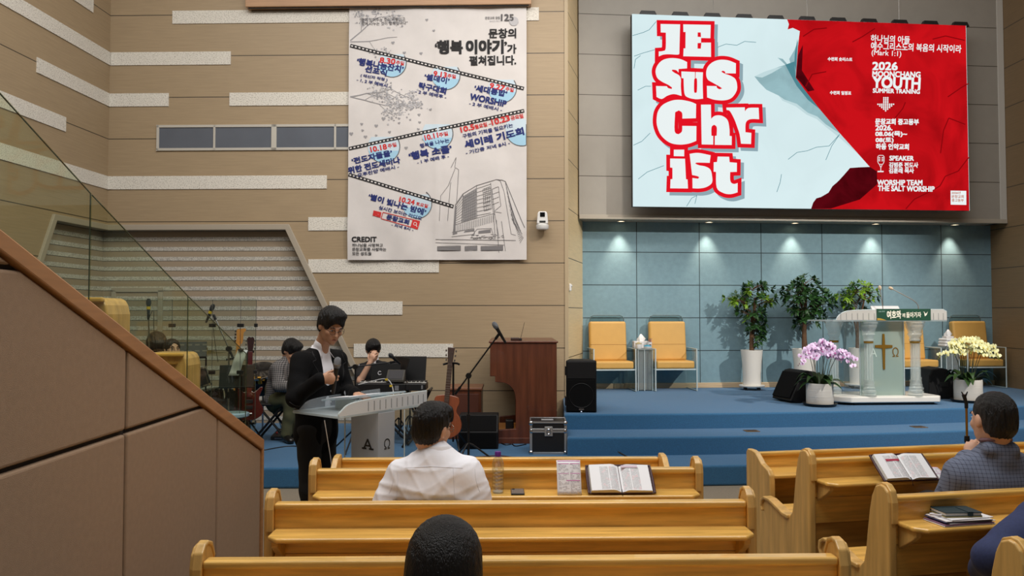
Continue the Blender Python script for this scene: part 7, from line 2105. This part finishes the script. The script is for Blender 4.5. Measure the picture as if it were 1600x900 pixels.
gp(MB().prism(guitar_outline([(.03, .38), (.075, .35), (.095, .28), (.09, .20), (.05, .19), (.045, .25), (.058, .30), (.05, .34)], 4), 'y', -.004, 0).build('pickguard', mat('guard_black', (18, 15, 14), .25), ag))
gp(MB().bb(-.028, .028, -.028, -.004, .38, .86).build('neck', fb, ag, bevel=.004))
f_ = MB()
for k_ in range(15): f_.bb(-.028, .028, -.031, -.028, .86 - .48 * (1 - 2 ** (-(k_ + .3) / 12)) * 1.6 - .002, .86 - .48 * (1 - 2 ** (-(k_ + .3) / 12)) * 1.6 + .001)
gp(f_.build('frets', fret, ag))
gp(MB().prism([(-.028, .86), (.028, .86), (.042, 1.05), (-.042, 1.05)], 'y', -.022, -.004).build('headstock', mat('headstock_dark', (70, 52, 46), .4), ag, bevel=.004))
for s_ in (-1, 1):
    for k_ in range(3): gp(MB().lathe([(0, -.012), (.009, -.012), (.009, .012), (0, .012)], 10, (s_ * (.05 + .004 * k_), -.012, .90 + .055 * k_)).build('tuning_peg', chrome, ag))
gp(MB().bb(-.075, .075, -.014, 0, .135, .16).build('bridge', fb, ag, bevel=.004))
st_ = MB()
for k_ in range(6): st_.tube([(-.02 + .008 * k_, -.016, .15), (-.018 + .0072 * k_, -.033, .86), (-.02 + .008 * k_, -.026, 1.0)], .0008, 4)
gp(st_.build('strings', fret, ag))
def guitar_stand(label, c, htop, rotz=0.0):
    r = thing('guitar_stand', label, 'stand', (c.x, c.y, Z1), rotz)
    for pts in tripod(None, .2, .26, 3, .9, .28): MB().tube(pts, .010, 8).build('leg', blk, r, smooth=True)
    MB().tube([(0, 0, .12), (0, 0, htop)], .011, 10).build('pole', blk, r, smooth=True)
    MB().tube([(-.10, -.10, htop - .01), (-.06, -.09, htop), (0, -.02, htop), (.05, -.09, htop), (.07, -.10, htop - .01)], .011, 8).build('neck_yoke', blk, r, smooth=True)
    MB().tube([(-.10, -.17, .28), (-.09, -.02, .24), (0, .0, .24), (.09, -.02, .24), (.10, -.17, .28)], .011, 8).build('body_yoke', blk, r, smooth=True)
    return r
gs = at_y(708, 700, 8.12); guitar_stand('black stand holding the brown acoustic guitar', gs, at_y(708, 567, 8.12).z - Z1)
# red electric guitar
redg = mat('guitar_red', (70, 14, 20), .2, coat=.6); 
eg = thing('electric_guitar', 'dark red double-horned electric guitar on a stand near the stair glass', 'guitar', at_y(388, 657, 8.45))
eo = [(0, 0), (.08, .01), (.15, .06), (.165, .13), (.13, .20), (.115, .25), (.13, .31), (.155, .37), (.135, .385), (.09, .345), (.05, .325), (.03, .335), (-.03, .335), (-.05, .325), (-.09, .345), (-.135, .385), (-.155, .37), (-.13, .31), (-.115, .25), (-.13, .20), (-.165, .13), (-.15, .06), (-.08, .01)]
Re = Matrix.Rotation(math.radians(-3), 4, 'X') @ Matrix.Rotation(math.radians(28), 4, 'Z') @ Matrix.Scale(.94, 4)
def ge_(o): o.matrix_local = Re; return o
ge_(MB().prism(guitar_outline(eo, 4), 'y', 0, .042).build('body', redg, eg, bevel=.008))
ge_(MB().bb(-.026, .026, -.02, .006, .27, .80).build('neck', mat('neck_red', (88, 22, 26), .35), eg, bevel=.004))
ge_(MB().prism([(-.026, .80), (.026, .80), (.042, .95), (.02, .975), (0, .965), (-.02, .975), (-.042, .95)], 'y', -.012, .006).build('headstock', mat('headstock_wine', (52, 16, 18), .3), eg, bevel=.003))
for s_ in (-1, 1):
    for k_ in range(3): ge_(MB().lathe([(0, -.01), (.009, -.01), (.009, .01), (0, .01)], 10, (s_ * .05, -.003, .835 + .045 * k_)).build('tuning_peg', chrome, eg))
for z in (.15, .22): ge_(MB().bb(-.045, .045, -.008, 0, z - .02, z + .02).build('pickup', blackm, eg, bevel=.003))
ge_(MB().bb(-.04, .04, -.012, 0, .07, .085).build('bridge', chrome, eg, bevel=.003))
gs2 = at_y(386, 670, 8.62); guitar_stand('black stand holding the dark red electric guitar', gs2, at_y(386, 548, 8.62).z - Z1, .25)
# bass guitar whose pale headstock shows behind
bg = thing('bass_guitar', 'bass guitar with an orange headstock standing behind the lyric sheets', 'guitar', at_y(366, 645, 8.9))
Rb_ = Matrix.Rotation(math.radians(3), 4, 'Y') @ Matrix.Rotation(math.radians(15), 4, 'Z') @ Matrix.Scale(.92, 4)
def gb_(o): o.matrix_local = Rb_; return o
hd = mat('maple_orange', (206, 140, 66), .35)
gb_(MB().prism(guitar_outline([(0, 0), (.10, .02), (.15, .09), (.13, .18), (.12, .25), (.15, .36), (.11, .39), (.05, .31), (-.05, .30), (-.11, .36), (-.15, .33), (-.12, .22), (-.14, .12), (-.13, .04)], 4), 'y', 0, .042).build('body', mat('bass_black', (22, 20, 22), .25), bg, bevel=.008))
gb_(MB().bb(-.026, .026, -.02, .006, .28, .86).build('neck', hd, bg, bevel=.004))
gb_(MB().prism(smooth_pts([(-.026, .86), (.026, .86), (.05, .90), (.052, 1.0), (.075, 1.03), (.07, 1.06), (.02, 1.055), (-.03, 1.04), (-.028, .95)], 3, True), 'y', -.012, .006).build('headstock', hd, bg))
for k_ in range(4): gb_(MB().lathe([(0, -.014), (.012, -.014), (.012, .014), (0, .014)], 12, (-.045, -.003, .90 + .04 * k_)).build('tuning_peg', chrome, bg))
gs3 = at_y(368, 668, 9.05); guitar_stand('black stand behind the lyric sheets holding the bass guitar', gs3, at_y(368, 560, 9.05).z - Z1, .2)

# ------------------------------------------------------------------ drums
drum_b = mat('drum_black', (20, 20, 23), .15, coat=.7); gold_r = mat('gold_rim', (196, 154, 70), .25, .9); head_w = mat('drum_head', (206, 206, 202), .5); cym = mat('cymbal_bronze', (150, 136, 92), .3, .9)
bdm = thing('bass_drum', 'black drum with gold lugs standing behind the seated musician', 'drum', (at_y(409, 595, 9.4).x, 9.4, Z1))
zc = at_y(409, 592, 9.4).z - Z1
Rd = Matrix.Rotation(math.radians(70), 3, 'X') @ Matrix.Identity(3)
MB().lathe([(0, -.13), (.185, -.13), (.19, -.12), (.19, .12), (.185, .13), (0, .13)], 36, (0, 0, zc), Matrix.Rotation(math.radians(28), 3, 'X')).build('shell', drum_b, bdm, smooth=True)
MB().lathe([(.185, .10), (.20, .10), (.20, .125), (.185, .13)], 36, (0, 0, zc), Matrix.Rotation(math.radians(28), 3, 'X')).build('hoop', chrome, bdm, smooth=True)
for k_ in range(3): MB().box((-.11 + .075 * k_, -.20, zc + .0), (.05, .04, .10), Matrix.Rotation(math.radians(28), 3, 'X')).build('gold_lug', gold_r, bdm, bevel=.012)
MB().tube([(-.15, -.2, zc + .0), (.10, -.2, zc + .0)], .012, 8).build('gold_bar', gold_r, bdm, smooth=True)
for a in (-.13, .0, .13): MB().tube([(a * .5, .05, zc - .1), (a * 1.6, .05 + abs(a), .01)], .012, 8).build('leg', chrome, bdm, smooth=True)
def tom(label, px, py, d, R_, H_, tilt, m):
    c = at_y(px, py, d); r = thing('tom_drum', label, 'drum', (c.x, d, Z1)); zc = c.z - Z1
    Rt_ = Matrix.Rotation(math.radians(tilt), 3, 'Y')
    MB().lathe([(0, -H_), (R_, -H_), (R_, H_), (0, H_)], 28, (0, 0, zc), Rt_).build('shell', m, r, smooth=True)
    for z in (-H_, H_ - .02): MB().lathe([(R_, z), (R_ + .012, z), (R_ + .012, z + .02), (R_, z + .02)], 28, (0, 0, zc), Rt_).build('hoop', chrome, r, smooth=True)
    for k_ in range(6):
        a = k_ * PI / 3; MB().tube([Vector((0, 0, zc)) + Rt_ @ Vector((R_ * 1.04 * math.cos(a), R_ * 1.04 * math.sin(a), -H_ * .7)), Vector((0, 0, zc)) + Rt_ @ Vector((R_ * 1.04 * math.cos(a), R_ * 1.04 * math.sin(a), H_ * .7))], .006, 6).build('lug', chrome, r)
    MB().tube([(0, .06, 0.01), (0, .03, zc - H_)], .014, 8).build('stand_pole', chrome, r, smooth=True)
    for a in (.5, 2.6, 4.7): MB().tube([(0, .05, .22), (.2 * math.cos(a), .05 + .2 * math.sin(a), .01)], .009, 6).build('leg', chrome, r, smooth=True)
    return r
tom('small chrome-hooped tom drum at the shoulder of the woman in white', 309, 592, 8.75, .12, .11, -18, drum_b)
tom('dark round tom drum low behind the stair rail', 326, 625, 9.0, .17, .13, -8, mat('drum_brown', (44, 26, 22), .2, coat=.6))
cs = thing('cymbal', 'thin bronze cymbal on a stand behind the glass', 'cymbal', (at_y(322, 553, 8.9).x, 8.9, Z1))
zc = at_y(322, 553, 8.9).z - Z1
MB().lathe([(0, 0), (.19, 0), (.05, .022), (.03, .04), (0, .045)], 36, (.05, 0, zc), Matrix.Rotation(math.radians(-5), 3, 'Y')).build('plate', cym, cs, smooth=True)
MB().tube([(0, 0, .1), (0, 0, zc + .05)], .010, 8).build('pole', blk, cs, smooth=True); MB().lathe([(0, 0), (.022, 0), (.014, .03), (0, .03)], 12, (0, 0, zc + .045)).build('wing_nut', cym, cs, smooth=True)
for a in (.5, 2.6, 4.7): MB().tube([(0, 0, .3), (.25 * math.cos(a), .25 * math.sin(a), .01)], .010, 6).build('leg', blk, cs, smooth=True)
sn = thing('drum_stool', 'low round stool with a pale blue top beside the red guitar', 'stool', (at_y(362, 645, 7.6).x, 7.6, Z1))
zc = at_y(362, 645, 7.6).z - Z1
MB().lathe([(0, -.04), (.15, -.04), (.165, -.03), (.165, -.005), (.155, 0), (0, .002)], 32, (0, 0, zc)).build('seat', mat('stool_blue', (150, 176, 200), .5), sn, smooth=True)
MB().tube([(0, 0, .1), (0, 0, zc - .03)], .016, 10).build('pole', chrome, sn, smooth=True)
for a in (.5, 2.6, 4.7): MB().tube([(0, 0, .18), (.18 * math.cos(a), .18 * math.sin(a), .01)], .012, 6).build('leg', chrome, sn, smooth=True)
# clear drum shield
shp = [(172, 209), (209, 269), (269, 332), (332, 376), (376, 400)]
ds = thing('drum_shield', 'row of clear acrylic drum shield panels with black clamps', 'drum shield', (at_y(286, 600, 7.5).x, 7.5, Z1))
o_ = Vector(ds.location)
zt = at_y(332, 468, 7.5).z
dd = [7.45, 7.47, 7.5, 7.52, 7.55, 7.6]
xsx = [172, 189, 269, 332, 376, 400]
pts_ = [at_y(px, 500, d) for px, d in zip(xsx, dd)]
shield_m = clear_mat('shield_acrylic', (240, 244, 240), .035, .03)
zcl = at_y(300, 508.5, 7.5).z; zcl2 = at_y(332, 582, 7.52).z
for i in range(5):
    a, b = pts_[i] - o_, pts_[i + 1] - o_; t = (b - a); L_ = t.length; t.normalize()
    MB().box(((a.x + b.x) / 2, (a.y + b.y) / 2, (zt - Z1) / 2 + .01), (L_ - .012, .008, zt - Z1), Matrix.Rotation(math.atan2(t.y, t.x), 3, 'Z')).build('shield_panel', shield_m, ds)
for i in range(1, 6):
    c = pts_[i] - o_; MB().tube([(c.x, c.y, .01), (c.x, c.y, zt - Z1)], .003, 6).build('panel_edge', mat('glass_edge_green', (64, 74, 66), .2), ds)
    for z in (zcl, zcl2): MB().box((c.x, c.y, z - Z1), (.062 if i < 5 else .03, .03, .035)).build('clamp', blackm, ds, bevel=.004)
# stool, pedalboard
bs = thing('folding_stool', 'black folding stool under the musician in olive trousers', 'stool', (at_y(428, 640, 8.95).x, 8.95, Z1))
zs = .44
MB().bb(-.2, .19, -.16, .16, zs - .03, zs).build('seat', mat('vinyl_black', (20, 20, 21), .5), bs, bevel=.012)
for y in (-.13, .13):
    MB().tube([(-.2, y, .012), (.14, y, zs - .03)], .014, 8).build('leg', blk, bs, smooth=True); MB().tube([(.2, y, .012), (-.14, y, zs - .03)], .014, 8).build('leg', blk, bs, smooth=True)
for x in (-.2, .2): MB().tube([(x, -.2, .014), (x, .2, .014)], .014, 8).build('foot_bar', blk, bs, smooth=True)
pbx = at_z(425, 688, Z1); pb = thing('pedalboard', 'black pedalboard with coloured knobs on the blue carpet by the podium', 'pedalboard', (pbx.x, pbx.y, Z1), -.05)
MB().prism([(0, 0), (.26, 0), (.26, .10), (0, .045)], 'x', -.02, .42).build('case', blackm, pb, bevel=.008)
cc = [(190, 40, 50), (210, 210, 200), (190, 150, 40), (40, 120, 110), (200, 80, 90), (190, 190, 190), (60, 150, 130), (170, 40, 60)]
for k_ in range(14):
    x = .02 + .027 * k_; y = .10 + .05 * (k_ % 3); MB().lathe([(0, 0), (.010, 0), (.009, .018), (0, .018)], 10, (x, y, .045 + y * .21)).build('knob', mat('knob%d' % (k_ % 8), cc[k_ % 8], .4), pb, smooth=True)
MB().bb(.03, .12, -.002, .0, .012, .03).build('badge', mat('badge_silver', (120, 120, 124), .3, .8), pb)

# ------------------------------------------------------------------ organ, cabinets, case
walnut_m = mat('organ_walnut', (92, 48, 30), .38, var=.3, vscale=2.2, stretch=(9, 9, .9), coat=.25)
DO = 8.72
og = thing('organ_console', 'dark walnut organ console standing side-on against the oak wall', 'organ', at_y(870, 600, DO)); og.location.z = Z1
k_ = DO / FPX
ox = at_y(870, 600, DO).x; zt_ = lambda py: at_y(800, py, DO).z - Z1
px2 = lambda px: (px - 870) * k_
prof = [(px2(870), 0), (px2(870), zt_(536)), (px2(766), zt_(536)), (px2(766), zt_(588)), (px2(774), zt_(588)), (px2(774), zt_(597))] + \
       [(px2(a), zt_(b)) for a, b in smooth_pts([(780, 597.5), (790, 599), (798, 604), (804, 613), (806, 626)], 4)] + [(px2(806), zt_(657)), (px2(806), zt_(670)), (px2(778), zt_(672)), (px2(778), 0)]
for a, b in ((0, .045), (1.15, 1.195)): MB().prism(prof, 'y', a, b).build('end_panel', walnut_m, og, bevel=.005)
MB().prism([(px2(868), .05), (px2(868), zt_(540)), (px2(770), zt_(540)), (px2(770), zt_(586)), (px2(812), zt_(592)), (px2(840), zt_(600)), (px2(840), .05)], 'y', .045, 1.15).build('case', walnut_m, og)
MB().bb(px2(764), px2(872), -.012, 1.2, zt_(536), zt_(533)).build('lid', walnut_m, og, bevel=.005)
MB().bb(px2(774), px2(872), -.02, .02, 0, zt_(684)).build('plinth', walnut_m, og, bevel=.004)
pdl = mat('pedal_oak', (206, 138, 66), .45)
for i in range(9): MB().bb(px2(752), px2(812), .12 + i * .11, .16 + i * .11, .06, .085).build('pedal', pdl, og, bevel=.004)
MB().bb(px2(790), px2(810), .05, 1.1, .0, .06).build('pedal_base', pdl, og)
MB().bb(px2(790), px2(803), .3, .42, .085, .22).build('swell_pedal', blackm, og, bevel=.01)
rc = thing('wireless_receiver', 'small dark receiver with a thin aerial on top of the organ', 'receiver', at_y(806, 533, DO + .15)); rc.location.z = Z1 + zt_(533)
MB().bb(-.06, .04, -.05, .06, 0, .035).build('case', mat('receiver_brown', (56, 36, 30), .4), rc, bevel=.006); MB().bb(.03, .07, -.03, .05, 0, .028).build('plug', blackm, rc, bevel=.004)
MB().tube([(.055, 0, .025), (.10, 0, .21)], .0025, 6).build('aerial', blk, rc)
cbx = thing('wooden_cabinet', 'low brown wooden cabinet behind the acoustic guitar', 'cabinet', (at_y(700, 650, 9.0).x, 9.0, Z1))
W = at_y(752, 650, 9.0).x - at_y(700, 650, 9.0).x; Hc = at_y(720, 606, 9.0).z - Z1
MB().bb(0, W, 0, .5, 0, Hc - .03).build('body', walnut_m, cbx, bevel=.005); MB().bb(-.012, W + .012, -.012, .52, Hc - .03, Hc).build('top', mat('cabinet_top', (120, 76, 52), .35), cbx, bevel=.006); MB().bb(.03, W - .03, -.006, .0, .05, Hc - .07).build('front_panel', mat('cabinet_front', (84, 44, 30), .5), cbx, bevel=.003)
sb0 = at_z(716, 702, Z1); W = (778 - 716) * sb0.y / FPX; Hs = at_y(740, 651, sb0.y).z - Z1
sb = thing('stage_monitor', 'wide black floor monitor between the guitar stand and the organ', 'loudspeaker', (sb0.x, sb0.y, Z1))
MB().prism([(0, .0), (.38, 0), (.38, Hs), (.14, Hs), (.0, Hs * .52)], 'x', 0, W).build('cabinet', spk, sb, bevel=.01); MB().prism([(-.006, Hs * .04), (-.006, Hs * .5), (.0, Hs * .5), (.0, Hs * .04)], 'x', .02, W - .02).build('grille', grl, sb)
MB().prism([(.125, Hs * .965), (.012, Hs * .56), (.004, Hs * .565), (.118, Hs * .985)], 'x', .02, W - .02).build('sloping_grille', grl, sb)
# flight case
fc0 = at_z(828, 710, Z1); kf = fc0.y / FPX; W = 57 * kf; Hf = at_y(850, 659, fc0.y).z - Z1
fc = thing('flight_case', 'black flight case with silver edges and butterfly latch on the blue carpet', 'case', (fc0.x, fc0.y, Z1), -.02)
alu = mat('aluminium', (186, 188, 190), .35, .75); ply = mat('case_laminate', (20, 20, 22), .45, bump=.15, bscale=200)
D = .36; zl = Hf * .72
MB().bb(.006, W - .006, .006, D, .006, zl).build('body', ply, fc); ld_ = MB().bb(.006, W - .006, .006, D, zl + .004, Hf - .006).build('lid', ply, fc)
e = .024
fr_ = MB()
for x in (0, W - e): fr_.bb(x, x + e, 0, .02, 0, zl); fr_.bb(x, x + e, 0, .02, zl + .006, Hf)
fr_.bb(0, W, 0, .02, 0, e); fr_.bb(0, W, 0, .02, zl - e * .8, zl); fr_.bb(0, W, 0, .02, zl + .006, zl + e); fr_.bb(0, W, 0, .02, Hf - e * .7, Hf)
for x in (0, W - .012): fr_.bb(x, x + .012, 0, D, 0, e); fr_.bb(x, x + .012, 0, D, Hf - e, Hf); fr_.bb(x, x + .012, D - .02, D, 0, Hf); fr_.bb(x, x + .012, 0, D, zl - .02, zl + .02)
fr_.bb(0, W, D - .02, D + .003, Hf - e, Hf); fr_.build('edge_frame', alu, fc, bevel=.003)
for x in (.0, W):
    for z in (0.0, Hf): MB().ell((x + (.012 if x == 0 else -.012), .010, z + (.016 if z == 0 else -.016)), (.026, .022, .026), 14, 8).build('ball_corner', chrome, fc, smooth=True)
    for z in (zl - .005,): MB().ell((x + (.014 if x == 0 else -.014), .012, z), (.022, .018, .03), 12, 8).build('corner_brace', chrome, fc, smooth=True)
MB().bb(W * .40, W * .62, -.006, .002, zl - .055, zl + .045).build('latch_dish', alu, fc, bevel=.006); MB().tube([(W * .51 + .02 * math.cos(t), -.012, zl - .005 + .025 * math.sin(t)) for t in [2 * PI * q_ / 12 for q_ in range(12)]], .006, 6, closed=True).build('latch_butterfly', chrome, fc, smooth=True)
MB().box((W * .48, .10, Hf + .006), (W * .34, .03, .016)).build('handle', mat('handle_grey', (170, 170, 172), .4), ld_, bevel=.006)
# stage-edge device with cables
dv0 = at_y(893, 712, 7.62); dv = thing('direct_box', 'small audio box with knobs on the carpet in front of the steps', 'audio box', (dv0.x, 7.6, Z1), .05)
MB().bb(-.10, .12, 0, .12, 0, .035).build('case', mat('module_grey2', (110, 108, 100), .5, .3), dv, bevel=.005)
for i in range(4): MB().lathe([(0, 0), (.014, 0), (.012, .02), (0, .02)], 12, (-.05 + .035 * i, .05, .035)).build('knob', mat('knob_teal', (40, 96, 104), .4), dv, smooth=True)
MB().tube(smooth_pts([(.12, .06, .02), (.22, .03, .012), (.34, .06, .012), (.5, .03, .012)], 5), .008, 6).build('cable', blackm, dv, smooth=True); MB().tube(smooth_pts([(-.10, .06, .02), (-.16, .10, .012), (-.2, .2, .012)], 5), .008, 6).build('cable', blackm, dv, smooth=True)
dp0 = at_y(975, 712, 7.66); dp = thing('foot_pedal', 'black foot pedal with raised lever in front of the steps', 'pedal', (dp0.x, 7.62, Z1), .05)
MB().bb(-.16, .04, 0, .10, 0, .022).build('base', blk, dp, bevel=.005); MB().box((.02, .05, .055), (.17, .05, .012), Matrix.Rotation(.5, 3, 'Y')).build('lever', blackm, dp, bevel=.004)
for i in range(3): MB().bb(-.15 + .05 * i, -.12 + .05 * i, -.002, .1, .022, .03).build('rail', alu, dp, bevel=.003)
# loose cables on the platform
def loose(label, pts, rad=.006, m=None):
    o_ = at_z(pts[0][0], pts[0][1], Z1 + rad); r = thing('cable', label, 'cable', o_)
    MB().tube(smooth_pts([tuple(at_z(px, py, Z1 + rad) - o_) for px, py in pts], 6), rad, 6).build('wire', m or blackm, r, smooth=True)
loose('black cable curving on the carpet under the organ pedals', [(780, 691), (790, 695), (800, 694), (806, 697), (822, 694)])
loose('brown cable crossing the carpet in front of the flight case', [(712, 713), (740, 714), (775, 712), (790, 713), (810, 716)], m=mat('cable_brown', (70, 40, 40), .5))
loose('pale cable trailing from the guitar stand to the pews', [(699, 696), (705, 704), (712, 710), (722, 714)], m=mat('cable_beige', (150, 130, 116), .5))
loose('black cable beside the pedalboard near the podium', [(400, 700), (412, 703), (430, 700), (452, 697), (470, 698)])
